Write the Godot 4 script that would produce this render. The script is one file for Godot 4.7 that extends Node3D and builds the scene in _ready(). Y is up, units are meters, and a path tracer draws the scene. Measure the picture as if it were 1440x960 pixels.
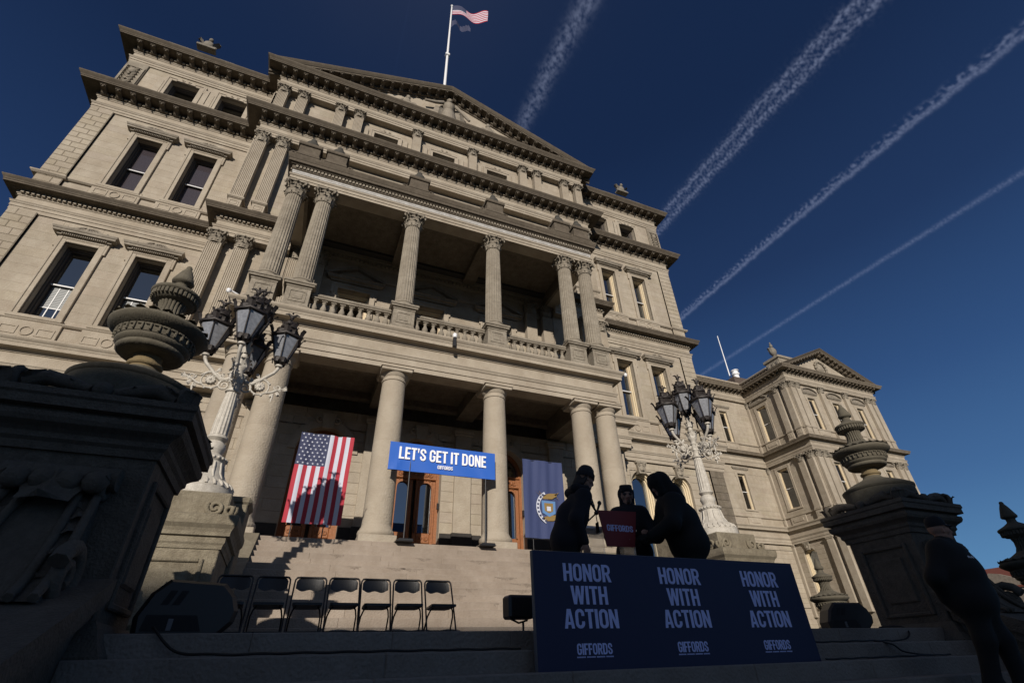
extends Node3D
# ---------------------------------------------------------------- mesh collector
class G:
	var v := PackedVector3Array()
	var n := PackedVector3Array()
	var c := PackedColorArray()
	var k := Color(1, 1, 1)
	var t := Transform3D.IDENTITY
	func tri(a: Vector3, b: Vector3, d: Vector3, na: Vector3, nb: Vector3, nd: Vector3) -> void:
		v.push_back(t * a); v.push_back(t * d); v.push_back(t * b)
		n.push_back((t.basis * na).normalized()); n.push_back((t.basis * nd).normalized()); n.push_back((t.basis * nb).normalized())
		c.push_back(k); c.push_back(k); c.push_back(k)
	func quad(a: Vector3, b: Vector3, d: Vector3, e: Vector3) -> void:
		var q := (d - a).cross(e - b)
		if q.length_squared() < 1e-16: return
		q = q.normalized()
		if a != b and b != d: tri(a, b, d, q, q, q)
		if a != e and e != d: tri(a, d, e, q, q, q)
	func quadn(a: Vector3, b: Vector3, d: Vector3, e: Vector3, na: Vector3, nb: Vector3, nd: Vector3, ne: Vector3) -> void:
		tri(a, b, d, na, nb, nd); tri(a, d, e, na, nd, ne)
	func box(p: Vector3, q: Vector3) -> void:
		var x := p.min(q); var y := p.max(q)
		quad(Vector3(x.x, x.y, y.z), Vector3(y.x, x.y, y.z), Vector3(y.x, y.y, y.z), Vector3(x.x, y.y, y.z))
		quad(Vector3(y.x, x.y, x.z), Vector3(x.x, x.y, x.z), Vector3(x.x, y.y, x.z), Vector3(y.x, y.y, x.z))
		quad(Vector3(x.x, x.y, x.z), Vector3(x.x, x.y, y.z), Vector3(x.x, y.y, y.z), Vector3(x.x, y.y, x.z))
		quad(Vector3(y.x, x.y, y.z), Vector3(y.x, x.y, x.z), Vector3(y.x, y.y, x.z), Vector3(y.x, y.y, y.z))
		quad(Vector3(x.x, y.y, y.z), Vector3(y.x, y.y, y.z), Vector3(y.x, y.y, x.z), Vector3(x.x, y.y, x.z))
		quad(Vector3(x.x, x.y, x.z), Vector3(y.x, x.y, x.z), Vector3(y.x, x.y, y.z), Vector3(x.x, x.y, y.z))
	# box with all its edges cut at 45 degrees
	func block(p: Vector3, q: Vector3, e: float) -> void:
		var a := p.min(q); var b := p.max(q)
		e = minf(e, 0.45 * minf(b.x - a.x, minf(b.y - a.y, b.z - a.z)))
		var o := (a + b) * 0.5; var h := (b - a) * 0.5
		for ax in 3:
			var u := (ax + 1) % 3; var w := (ax + 2) % 3
			for s in [-1.0, 1.0]:
				var f := []
				for uv in [[-1, -1], [1, -1], [1, 1], [-1, 1]]:
					var r := o
					r[ax] += s * h[ax]; r[u] += uv[0] * (h[u] - e) * s; r[w] += uv[1] * (h[w] - e)
					f.append(r)
				quad(f[0], f[1], f[2], f[3])
			for su in [-1.0, 1.0]:
				for sw in [-1.0, 1.0]:
					var r0 := o; var r1 := o; var r2 := o; var r3 := o
					r0[u] += su * h[u]; r0[w] += sw * (h[w] - e); r0[ax] -= h[ax] - e
					r1[u] += su * h[u]; r1[w] += sw * (h[w] - e); r1[ax] += h[ax] - e
					r2[u] += su * (h[u] - e); r2[w] += sw * h[w]; r2[ax] += h[ax] - e
					r3[u] += su * (h[u] - e); r3[w] += sw * h[w]; r3[ax] -= h[ax] - e
					if su * sw > 0: quad(r0, r3, r2, r1)
					else: quad(r0, r1, r2, r3)
		for sx in [-1.0, 1.0]:
			for sy in [-1.0, 1.0]:
				for sz in [-1.0, 1.0]:
					var s3 := Vector3(sx, sy, sz)
					var p0 := o + Vector3(sx * h.x, sy * (h.y - e), sz * (h.z - e))
					var p1 := o + Vector3(sx * (h.x - e), sy * h.y, sz * (h.z - e))
					var p2 := o + Vector3(sx * (h.x - e), sy * (h.y - e), sz * h.z)
					s3 = s3.normalized()
					if sx * sy * sz > 0: tri(p0, p1, p2, s3, s3, s3)
					else: tri(p0, p2, p1, s3, s3, s3)
	# a stone of a wall in the plane z = z1: face and four sloping edges
	func stone(x0: float, x1: float, y0: float, y1: float, z1: float, e: float) -> void:
		var z0 := z1 - e
		var f0 := Vector3(x0 + e, y0 + e, z1); var f1 := Vector3(x1 - e, y0 + e, z1); var f2 := Vector3(x1 - e, y1 - e, z1); var f3 := Vector3(x0 + e, y1 - e, z1)
		var b0 := Vector3(x0, y0, z0); var b1 := Vector3(x1, y0, z0); var b2 := Vector3(x1, y1, z0); var b3 := Vector3(x0, y1, z0)
		quad(f0, f1, f2, f3); quad(b0, b1, f1, f0); quad(b1, b2, f2, f1); quad(b2, b3, f3, f2); quad(b3, b0, f0, f3)
	# profile of (outward, up) carried along a plan path of (x, z)
	func sweep(prof: Array, path: Array, closed := false) -> void:
		var m := path.size()
		var off := []
		for i in m:
			var a: Vector2 = path[(i - 1 + m) % m]; var b: Vector2 = path[i]; var d: Vector2 = path[(i + 1) % m]
			var t0 := (b - a).normalized() if (closed or i > 0) else (d - b).normalized()
			var t1 := (d - b).normalized() if (closed or i < m - 1) else t0
			var n0 := Vector2(-t0.y, t0.x); var n1 := Vector2(-t1.y, t1.x)
			off.append((n0 + n1) / (1.0 + n0.dot(n1)))
		for i in (m if closed else m - 1):
			var j := (i + 1) % m
			for q in prof.size() - 1:
				var u: Vector2 = prof[q]; var w: Vector2 = prof[q + 1]
				var pa: Vector2 = path[i] + off[i] * u.x; var pb: Vector2 = path[j] + off[j] * u.x
				var pc: Vector2 = path[j] + off[j] * w.x; var pd: Vector2 = path[i] + off[i] * w.x
				quad(Vector3(pa.x, u.y, pa.y), Vector3(pb.x, u.y, pb.y), Vector3(pc.x, w.y, pc.y), Vector3(pd.x, w.y, pd.y))
		if not closed:
			for e in [0, m - 1]:
				var poly := PackedVector2Array()
				for q in prof: poly.push_back(q)
				var id := Geometry2D.triangulate_polygon(poly)
				for q in range(0, id.size(), 3):
					var p3 := []
					for r in 3:
						var w: Vector2 = prof[id[q + r]]
						var g: Vector2 = path[e] + off[e] * w.x
						p3.append(Vector3(g.x, w.y, g.y))
					var nn: Vector3 = (p3[1] - p3[0]).cross(p3[2] - p3[0]).normalized()
					tri(p3[0], p3[1], p3[2], nn, nn, nn)
	# profile of (radius, height) turned about the vertical through "at"; soft: rounded along the profile too
	func lathe(prof: Array, at: Vector3, seg := 24, soft := false, a0 := 0.0, a1 := TAU, wave := 0.0, waves := 0) -> void:
		for q in prof.size() - 1:
			var u: Vector2 = prof[q]; var w: Vector2 = prof[q + 1]
			var tq := (w - u)
			if tq.length() < 1e-6: continue
			var nu := Vector2(tq.y, -tq.x).normalized(); var nw := nu
			if soft:
				if q > 0:
					var t2: Vector2 = u - prof[q - 1]
					var n2 := Vector2(t2.y, -t2.x).normalized()
					if n2.dot(nu) > 0.6: nu = (nu + n2).normalized()
				if q < prof.size() - 2:
					var t3: Vector2 = prof[q + 2] - w
					var n3 := Vector2(t3.y, -t3.x).normalized()
					if n3.dot(nw) > 0.6: nw = (nw + n3).normalized()
			for i in seg:
				var b0 := a0 + (a1 - a0) * i / seg; var b1 := a0 + (a1 - a0) * (i + 1) / seg
				var f0 := 1.0; var f1 := 1.0
				if waves > 0:
					f0 = 1.0 - wave * absf(sin(b0 * waves * 0.5)); f1 = 1.0 - wave * absf(sin(b1 * waves * 0.5))
				var c0 := Vector2(sin(b0), cos(b0)); var c1 := Vector2(sin(b1), cos(b1))
				var p0 := at + Vector3(c0.x * u.x * f0, u.y, c0.y * u.x * f0); var p1 := at + Vector3(c1.x * u.x * f1, u.y, c1.y * u.x * f1)
				var p2 := at + Vector3(c1.x * w.x * f1, w.y, c1.y * w.x * f1); var p3 := at + Vector3(c0.x * w.x * f0, w.y, c0.y * w.x * f0)
				if waves > 0: quad(p0, p1, p2, p3)
				else:
					var m0 := Vector3(c0.x * nu.x, nu.y, c0.y * nu.x); var m1 := Vector3(c1.x * nu.x, nu.y, c1.y * nu.x)
					var m2 := Vector3(c1.x * nw.x, nw.y, c1.y * nw.x); var m3 := Vector3(c0.x * nw.x, nw.y, c0.y * nw.x)
					if u.x > 1e-5: tri(p0, p1, p2, m0, m1, m2)
					if w.x > 1e-5: tri(p0, p2, p3, m0, m2, m3)
	func tube(pts: Array, rad, seg := 8, caps := true) -> void:
		var m := pts.size()
		var up := Vector3.ZERO
		var rings := []; var nors := []
		for i in m:
			var p: Vector3 = pts[i]
			var d: Vector3 = (pts[mini(i + 1, m - 1)] - pts[maxi(i - 1, 0)])
			d = d.normalized() if d.length() > 1e-9 else Vector3.UP
			if up == Vector3.ZERO: up = Vector3.UP if absf(d.y) < 0.9 else Vector3.RIGHT
			var s := d.cross(up).normalized(); up = s.cross(d).normalized()
			var r: float = rad[i] if rad is Array else rad
			var ring := []; var nr := []
			for j in seg:
				var a := TAU * j / seg
				var q := s * cos(a) + up * sin(a)
				ring.append(p + q * r); nr.append(q)
			rings.append(ring); nors.append(nr)
		for i in m - 1:
			for j in seg:
				var l := (j + 1) % seg
				quadn(rings[i][l], rings[i][j], rings[i + 1][j], rings[i + 1][l], nors[i][l], nors[i][j], nors[i + 1][j], nors[i + 1][l])
		if caps:
			for e in [0, m - 1]:
				var ax: Vector3 = (pts[0] - pts[1]).normalized() if e == 0 else (pts[m - 1] - pts[m - 2]).normalized()
				for j in range(1, seg - 1):
					if e == 0: tri(rings[e][0], rings[e][j], rings[e][j + 1], ax, ax, ax)
					else: tri(rings[e][0], rings[e][j + 1], rings[e][j], ax, ax, ax)
	func ball(at: Vector3, r: Vector3, seg := 10) -> void:
		var hs := maxi(seg / 2, 3)
		for i in hs:
			for j in seg:
				var q := []; var m := []
				for e in [[i, j], [i, j + 1], [i + 1, j + 1], [i + 1, j]]:
					var a: float = -PI / 2 + PI * e[0] / hs; var b: float = TAU * e[1] / seg
					var d := Vector3(cos(a) * sin(b), sin(a), cos(a) * cos(b))
					q.append(at + d * r); m.append((d / r).normalized())
				if i > 0: tri(q[0], q[1], q[2], m[0], m[1], m[2])
				if i < hs - 1: tri(q[0], q[2], q[3], m[0], m[2], m[3])
	# flat outline (x, y) between two depths
	func prism(poly: Array, z0: float, z1: float) -> void:
		var pv := PackedVector2Array(poly)
		var area := 0.0
		for i in pv.size(): area += pv[i].cross(pv[(i + 1) % pv.size()])
		if area < 0: pv.reverse()
		var id := Geometry2D.triangulate_polygon(pv)
		for q in range(0, id.size(), 3):
			var a := pv[id[q]]; var b := pv[id[q + 1]]; var d := pv[id[q + 2]]
			if (b - a).cross(d - a) < 0: var s := b; b = d; d = s
			tri(Vector3(a.x, a.y, z1), Vector3(b.x, b.y, z1), Vector3(d.x, d.y, z1), Vector3.BACK, Vector3.BACK, Vector3.BACK)
			tri(Vector3(a.x, a.y, z0), Vector3(d.x, d.y, z0), Vector3(b.x, b.y, z0), Vector3.FORWARD, Vector3.FORWARD, Vector3.FORWARD)
		for i in pv.size():
			var a := pv[i]; var b := pv[(i + 1) % pv.size()]
			quad(Vector3(a.x, a.y, z1), Vector3(a.x, a.y, z0), Vector3(b.x, b.y, z0), Vector3(b.x, b.y, z1))
	# acanthus-like leaf: rises from p, bends outward along "out" at the tip
	func leaf(p: Vector3, out: Vector3, up: Vector3, wide: float, high: float, curl: float) -> void:
		var side := up.cross(out).normalized()
		var prev := []
		for i in 6:
			var f := i / 5.0
			var o := p + up * high * (f if f < 0.8 else 0.8 - (f - 0.8) * 0.55) + out * curl * pow(f, 2.4)
			var w := wide * (0.75 + 0.5 * sin(f * PI)) * (1.0 if i < 5 else 0.45) * (1.0 - 0.14 * (i % 2))
			var row := [o - side * w * 0.5, o - side * w * 0.25 + out * 0.1 * wide, o + out * 0.22 * wide, o + side * w * 0.25 + out * 0.1 * wide, o + side * w * 0.5]
			if i > 0:
				for j in 4: quad(prev[j], prev[j + 1], row[j + 1], row[j])
			prev = row
	# scroll in the plane (ux, uy)
	func spiral(at: Vector3, ux: Vector3, uy: Vector3, r0: float, r1: float, turns: float, a0: float, rad: float, seg := 6, steps := 22) -> void:
		var pts := []; var rr := []
		for i in steps + 1:
			var f := float(i) / steps
			var a := a0 + turns * TAU * f; var r := lerpf(r0, r1, f)
			pts.append(at + ux * cos(a) * r + uy * sin(a) * r); rr.append(lerpf(rad, rad * 0.55, f))
		tube(pts, rr, seg)

var M := {}
var taken := {}
var rng := RandomNumberGenerator.new()

func named(called: String, parent: Node) -> String:
	var key := str(parent.get_instance_id()) + called
	var i: int = taken.get(key, 0)
	taken[key] = i + 1
	return called if i == 0 else "%s_%03d" % [called, i]

func mesh_of(g: G, m: Material) -> ArrayMesh:
	var arr := []; arr.resize(Mesh.ARRAY_MAX)
	arr[Mesh.ARRAY_VERTEX] = g.v; arr[Mesh.ARRAY_NORMAL] = g.n; arr[Mesh.ARRAY_COLOR] = g.c
	var am := ArrayMesh.new()
	am.add_surface_from_arrays(Mesh.PRIMITIVE_TRIANGLES, arr)
	am.surface_set_material(0, m)
	return am

func inst(me: Mesh, called: String, parent: Node, tf := Transform3D.IDENTITY) -> MeshInstance3D:
	var o := MeshInstance3D.new()
	o.mesh = me; o.name = named(called, parent); o.transform = tf
	parent.add_child(o)
	return o

func put(g: G, called: String, parent: Node, m: Material) -> MeshInstance3D:
	return inst(mesh_of(g, m), called, parent)

func stuff(o: Node) -> void: o.set_meta("kind", "stuff")

func thing(called: String, label: String, category: String, at := Vector3.ZERO, group := "") -> Node3D:
	var o := Node3D.new()
	o.name = named(called, self); o.position = at
	add_child(o)
	o.set_meta("label", label); o.set_meta("category", category)
	if group: o.set_meta("group", group)
	return o

func ground_piece(g: G, called: String, m: Material) -> MeshInstance3D:
	var o := put(g, called, self, m)
	o.set_meta("kind", "structure")
	return o

func copy_of(o: Node3D, parent: Node, tf: Transform3D) -> Node3D:
	var d: Node3D = o.duplicate()
	var base := String(o.name)
	if base.length() > 4 and base.substr(base.length() - 4, 1) == "_" and base.substr(base.length() - 3).is_valid_int(): base = base.substr(0, base.length() - 4)
	d.name = named(base, parent)
	parent.add_child(d)
	d.transform = tf
	return d

func part(called: String, parent: Node, tf := Transform3D.IDENTITY) -> Node3D:
	var o := Node3D.new(); o.name = named(called, parent); o.transform = tf
	parent.add_child(o)
	return o

# ---------------------------------------------------------------- materials
func noise_image(size: int, freq: float, octaves: int, sd: int) -> Image:
	var f := FastNoiseLite.new()
	f.seed = sd; f.frequency = freq; f.fractal_octaves = octaves; f.noise_type = FastNoiseLite.TYPE_SIMPLEX_SMOOTH
	return f.get_seamless_image(size, size)

func grain(size: int, lo: float, hi: float, freqs: Array, weights: Array, sd: int, warm := 0.0) -> ImageTexture:
	var im := []
	for i in freqs.size(): im.append(noise_image(size, freqs[i], 4, sd + i * 17))
	var out := Image.create(size, size, false, Image.FORMAT_RGB8)
	for y in size:
		for x in size:
			var s := 0.0
			for i in im.size(): s += im[i].get_pixel(x, y).r * weights[i]
			s = clampf((s - 0.5) * 1.5 + 0.5, 0.0, 1.0)
			var q := lerpf(lo, hi, s)
			out.set_pixel(x, y, Color(q, q * (1.0 - warm * (1.0 - s)), q * (1.0 - 2.0 * warm * (1.0 - s))))
	return ImageTexture.create_from_image(out)

func bump(size: int, freq: float, sd: int, depth: float) -> ImageTexture:
	var im := noise_image(size, freq, 5, sd)
	im.convert(Image.FORMAT_RGBA8)
	im.bump_map_to_normal_map(depth)
	return ImageTexture.create_from_image(im)

func mat(called: String, lin: Color, rough: float, metal := 0.0, tex: Texture2D = null, scale := 0.25, nm: Texture2D = null, ns := 0.5, det: Texture2D = null) -> StandardMaterial3D:
	var m := StandardMaterial3D.new()
	m.resource_name = called
	m.albedo_color = lin.linear_to_srgb()
	m.roughness = rough; m.metallic = metal
	m.vertex_color_use_as_albedo = true
	if tex:
		m.albedo_texture = tex
		m.uv1_triplanar = true; m.uv1_world_triplanar = true
		m.uv1_scale = Vector3(scale, scale, scale)
	if nm:
		m.normal_enabled = true; m.normal_texture = nm; m.normal_scale = ns
		m.uv1_triplanar = true; m.uv1_world_triplanar = true
		m.uv1_scale = Vector3(scale, scale, scale)
	if det:
		m.detail_enabled = true; m.detail_albedo = det; m.detail_blend_mode = BaseMaterial3D.BLEND_MODE_MUL
		m.detail_uv_layer = BaseMaterial3D.DETAIL_UV_2
		m.uv2_triplanar = true; m.uv2_world_triplanar = true; m.uv2_scale = Vector3(0.07, 0.045, 0.07)
	M[called] = m
	return m

func make_materials() -> void:
	var fine := grain(512, 0.90, 1.0, [0.012, 0.05, 0.2], [0.45, 0.3, 0.25], 3, 0.02)
	var rough := grain(512, 0.72, 1.0, [0.01, 0.04, 0.16], [0.45, 0.35, 0.2], 40, 0.02)
	var blot := grain(512, 0.86, 1.0, [0.008, 0.02, 0.07], [0.5, 0.3, 0.2], 77, 0.015)
	var nb := bump(512, 0.12, 9, 6.0)
	mat("stone", Color(0.45, 0.4, 0.325), 0.9, 0.0, fine, 0.22, nb, 0.3, blot)
	mat("stone_trim", Color(0.38, 0.34, 0.28), 0.9, 0.0, rough, 0.3, nb, 0.3, blot)
	mat("stone_worn", Color(0.39, 0.35, 0.285), 0.92, 0.0, rough, 0.3, nb, 0.45, blot)
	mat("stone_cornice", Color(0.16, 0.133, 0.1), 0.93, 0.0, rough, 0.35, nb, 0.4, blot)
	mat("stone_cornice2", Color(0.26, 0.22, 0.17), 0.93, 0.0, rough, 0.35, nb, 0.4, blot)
	mat("stone_grey", Color(0.30, 0.28, 0.24), 0.9, 0.0, rough, 0.4, nb, 0.5, blot)
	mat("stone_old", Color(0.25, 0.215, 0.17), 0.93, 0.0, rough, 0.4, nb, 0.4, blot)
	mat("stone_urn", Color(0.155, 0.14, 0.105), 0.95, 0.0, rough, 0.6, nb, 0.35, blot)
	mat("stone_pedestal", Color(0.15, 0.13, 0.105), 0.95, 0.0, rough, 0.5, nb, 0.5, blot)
	mat("stone_lamp_base", Color(0.30, 0.265, 0.195), 0.93, 0.0, rough, 0.5, nb, 0.5, blot)
	mat("wall_foot_dark", Color(0.035, 0.031, 0.028), 0.85, 0.0, rough, 0.5)
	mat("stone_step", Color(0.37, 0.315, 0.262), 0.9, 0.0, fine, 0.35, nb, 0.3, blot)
	mat("step_stain", Color(0.285, 0.235, 0.19), 0.9, 0.0, rough, 0.9)
	mat("stone_stem", Color(0.22, 0.165, 0.085), 0.95, 0.0, rough, 0.8, nb, 0.5)
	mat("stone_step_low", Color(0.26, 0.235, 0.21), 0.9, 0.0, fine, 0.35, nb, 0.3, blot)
	mat("stone_finial", Color(0.075, 0.07, 0.06), 0.9, 0.0, rough, 0.6)
	mat("lead", Color(0.07, 0.065, 0.06), 0.8)
	mat("frieze_pale", Color(0.56, 0.55, 0.53), 0.7, 0.0, rough, 0.4)
	mat("roof", Color(0.10, 0.075, 0.06), 0.8, 0.0, fine, 0.3)
	mat("wood", Color(0.36, 0.135, 0.045), 0.5, 0.0, rough, 1.6, nb, 0.5)
	mat("sash_paint", Color(0.62, 0.52, 0.36), 0.6)
	mat("sash_shaded", Color(0.085, 0.07, 0.058), 0.6)  # sash paint with the shade of the deep reveals put into its colour
	mat("white_bar", Color(0.62, 0.62, 0.62), 0.5)
	mat("pane_dark", Color(0.26, 0.28, 0.30), 0.03, 1.0)
	var gl2 := mat("pane_curtain", Color(0.075, 0.062, 0.072), 0.12, 0.0, grain(256, 0.6, 1.0, [0.06, 0.2], [0.6, 0.4], 90), 1.2)
	gl2.metallic_specular = 0.8
	mat("pane_grey", Color(0.13, 0.135, 0.14), 0.05, 1.0)
	mat("blind", Color(0.19, 0.20, 0.20), 0.5)
	mat("iron_white", Color(0.60, 0.565, 0.50), 0.6, 0.0, rough, 1.3)
	mat("iron_dark", Color(0.028, 0.022, 0.020), 0.6, 0.2)
	var lg := mat("lamp_glass", Color(0.30, 0.31, 0.34), 0.25, 0.0, grain(256, 0.7, 1.0, [0.03, 0.15], [0.7, 0.3], 120), 1.5)
	lg.metallic_specular = 0.6
	mat("black_plastic", Color(0.012, 0.012, 0.014), 0.42)
	mat("black_steel", Color(0.010, 0.010, 0.012), 0.45)
	mat("grille", Color(0.008, 0.008, 0.009), 0.8)
	mat("cable", Color(0.006, 0.006, 0.006), 0.6)
	mat("steel", Color(0.35, 0.35, 0.36), 0.35, 0.8)
	mat("white_metal", Color(0.75, 0.75, 0.76), 0.4)
	mat("banner_blue", Color(0.012, 0.10, 0.46), 0.65)
	mat("banner_navy", Color(0.0065, 0.008, 0.05), 0.55)
	mat("banner_side", Color(0.12, 0.12, 0.13), 0.6)
	mat("letter_white", Color(0.82, 0.82, 0.84), 0.7)
	mat("letter_blue", Color(0.55, 0.6, 0.95), 0.7)
	mat("sign_red", Color(0.20, 0.018, 0.020), 0.6)
	mat("flag_red", Color(0.36, 0.022, 0.040), 0.8)
	mat("flag_white", Color(0.50, 0.52, 0.60), 0.8)
	mat("flag_navy", Color(0.030, 0.036, 0.085), 0.8)
	mat("flag_state", Color(0.032, 0.046, 0.125), 0.8)
	mat("gold", Color(0.22, 0.14, 0.04), 0.7)
	mat("sky_blue", Color(0.09, 0.2, 0.4), 0.7)
	var ac := mat("acrylic", Color(0.85, 0.88, 0.9), 0.05)
	ac.transparency = BaseMaterial3D.TRANSPARENCY_ALPHA; ac.albedo_color.a = 0.22
	mat("paper", Color(0.8, 0.8, 0.8), 0.8)
	mat("cloth_black", Color(0.0065, 0.0065, 0.0085), 0.9)
	mat("cloth_hood", Color(0.004, 0.004, 0.005), 0.95)
	mat("cloth_grey", Color(0.016, 0.016, 0.018), 0.95)
	mat("person", Color(1, 1, 1), 0.85)
	mat("cloth_knit", Color(0.022, 0.021, 0.023), 0.95)
	mat("skin", Color(0.34, 0.19, 0.13), 0.55)
	mat("hair", Color(0.02, 0.013, 0.009), 0.7)
	mat("shoe", Color(0.008, 0.008, 0.008), 0.5)
	mat("red_tile", Color(0.22, 0.06, 0.035), 0.85, 0.0, rough, 0.8)
	mat("grass", Color(0.045, 0.055, 0.022), 1.0, 0.0, rough, 0.5)
	mat("paving", Color(0.24, 0.225, 0.2), 0.9, 0.0, rough, 0.4)
	mat("brick_far", Color(0.30, 0.25, 0.2), 0.9, 0.0, rough, 0.3)

const SUN := Vector3(0.3766, -0.3410, -0.8613)   # the way the light travels

# condensation trails: from, to, half widths, strengths, seed, kind (2: two strands, 3: puffs along one side)
const TRAILS := [
	[Vector3(0.2805, 0.9302, -0.2368), Vector3(0.2379, 0.8380, -0.4911), 0.0185, 0.0135, 0.095, 0.075, 11, 1, 0.0],
	[Vector3(0.6166, 0.7859, -0.0471), Vector3(0.5150, 0.6819, -0.5194), 0.0165, 0.012, 0.10, 0.085, 12, 2, 0.25],
	[Vector3(0.7475, 0.6638, 0.0232), Vector3(0.5955, 0.5423, -0.5927), 0.0105, 0.0065, 0.115, 0.12, 13, 3, 0.7],
	[Vector3(0.8346, 0.5464, -0.0698), Vector3(0.6521, 0.4512, -0.6092), 0.004, 0.0028, 0.075, 0.07, 14, 1, 0.4],
]

# the air: deep winter blue, paler towards the horizon, with four long condensation trails
func sky_image() -> Image:
	var small := Image.create(256, 128, false, Image.FORMAT_RGBF)
	var veil := FastNoiseLite.new(); veil.seed = 5; veil.frequency = 1.4; veil.fractal_octaves = 4
	var stops := [[0.0, Color(0.1188, 0.2655, 0.4606)], [0.10, Color(0.0950, 0.2316, 0.4312)], [0.22, Color(0.0554, 0.1412, 0.3136)], [0.38, Color(0.0308, 0.0814, 0.2107)], [0.58, Color(0.0154, 0.0384, 0.1098)], [0.8, Color(0.0084, 0.0215, 0.0657)], [1.0, Color(0.0075, 0.0192, 0.0588)]]
	for y in 128:
		for x in 256:
			var d := dir_of((x + 0.5) / 256.0, (y + 0.5) / 128.0)
			var e := maxf(d.y, 0.0)
			var cl: Color = stops[0][1]
			for i in stops.size() - 1:
				if e >= stops[i][0]: cl = stops[i][1].lerp(stops[i + 1][1], (e - stops[i][0]) / (stops[i + 1][0] - stops[i][0]))
			var toward := d.dot(-SUN)
			var v := (0.75 + 0.5 * veil.get_noise_3d(d.x, d.y, d.z)) * (0.016 * exp(-pow((d - Vector3(0.02, 0.965, -0.26)).length() / 0.19, 2.0)) + 0.006 * exp(-pow((d - Vector3(-0.15, 0.97, 0.1)).length() / 0.4, 2.0)))
			cl += Color(v, v * 0.95, v * 0.95)
			# the sky grows brighter and whiter towards the sun
			var near := smoothstep(-0.1, 1.0, toward)
			cl = cl.lerp(Color(0.42, 0.46, 0.52), 0.27 * near * near)
			small.set_pixel(x, y, cl)
	small.resize(4096, 2048, Image.INTERPOLATE_CUBIC)
	# trails: two directions that they run between, half width at each (radians), strength at each, strands
	for tr in TRAILS:
		var a: Vector3 = tr[0]; var b: Vector3 = tr[1]
		var pole := a.cross(b).normalized(); var fwd := pole.cross(a).normalized()
		var span := atan2(b.dot(fwd), b.dot(a))
		var x0 := 4096; var x1 := 0; var y0 := 2048; var y1 := 0
		for i in 41:
			var q := span * (-0.02 + 1.04 * i / 40.0)
			var d := a * cos(q) + fwd * sin(q)
			var p := pixel_of(d)
			x0 = mini(x0, int(p.x) - 40); x1 = maxi(x1, int(p.x) + 40); y0 = mini(y0, int(p.y) - 40); y1 = maxi(y1, int(p.y) + 40)
		var nz := FastNoiseLite.new(); nz.seed = tr[6]; nz.frequency = 1.0; nz.fractal_octaves = 3
		for y in range(maxi(y0, 0), mini(y1, 1023)):
			for x in range(maxi(x0, 0), mini(x1, 4095)):
				var d := dir_of((x + 0.5) / 4096.0, (y + 0.5) / 2048.0)
				var off := d.dot(pole)
				if absf(off) > 0.06: continue
				var q := atan2(d.dot(fwd), d.dot(a)) / span
				if q < -0.02 or q > 1.04: continue
				var w: float = lerpf(tr[2], tr[3], q)
				var sx := q * span
				var u: float = off / w - tr[8] * sin(q * PI) + 0.3 * nz.get_noise_2d(sx / (w * 3.0), 7.0)
				var n1 := nz.get_noise_2d(sx / (w * 1.1), off / (w * 1.1)); var n2 := nz.get_noise_2d(sx / (w * 0.5) + 30.0, off / (w * 0.5))
				var body := exp(-u * u * 1.3) * clampf(0.85 + 1.1 * n1 + 0.8 * n2, 0.1, 1.5)
				if tr[7] == 2: body = exp(-pow((u - 0.7 - 0.25 * n1) / 0.34, 2.0)) * clampf(0.8 + 1.2 * n2, 0.1, 1.4) + exp(-pow((u + 0.7 + 0.25 * n1) / 0.36, 2.0)) * clampf(0.75 + 1.2 * n2, 0.1, 1.4) + 0.5 * exp(-u * u * 0.9) * clampf(0.5 + 1.8 * n2, 0.0, 1.3)
				elif tr[7] == 3: body = 0.95 * exp(-pow((u + 0.35) / 0.4, 2.0)) * clampf(0.9 + 0.8 * n2, 0.2, 1.3) + 0.9 * exp(-pow((u - 0.5) / 0.55, 2.0)) * clampf(0.3 + 2.0 * n1, 0.0, 1.3)
				var s: float = body * lerpf(tr[4], tr[5], q) * smoothstep(-0.02, 0.0, q) * smoothstep(1.04, 0.98, q)
				var o := small.get_pixel(x, y)
				small.set_pixel(x, y, o + Color(0.66, 0.74, 1.0) * s)
	return small

func dir_of(u: float, v: float) -> Vector3:
	var ph := u * TAU; var th := v * PI
	return Vector3(sin(ph) * sin(th), cos(th), -cos(ph) * sin(th))

func pixel_of(d: Vector3) -> Vector2:
	d = d.normalized()
	return Vector2(fposmod(atan2(d.x, -d.z) / TAU, 1.0) * 4096.0, acos(d.y) / PI * 2048.0)

# ---------------------------------------------------------------- the building: profiles and repeated pieces
func up_by(prof: Array, dy: float, dd := 0.0) -> Array:
	var o := []
	for p in prof: o.append(Vector2(p.x + dd, p.y + dy))
	return o

func V(a: Array) -> Array:
	var o := []
	for i in range(0, a.size(), 2): o.append(Vector2(a[i], a[i + 1]))
	return o

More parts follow.
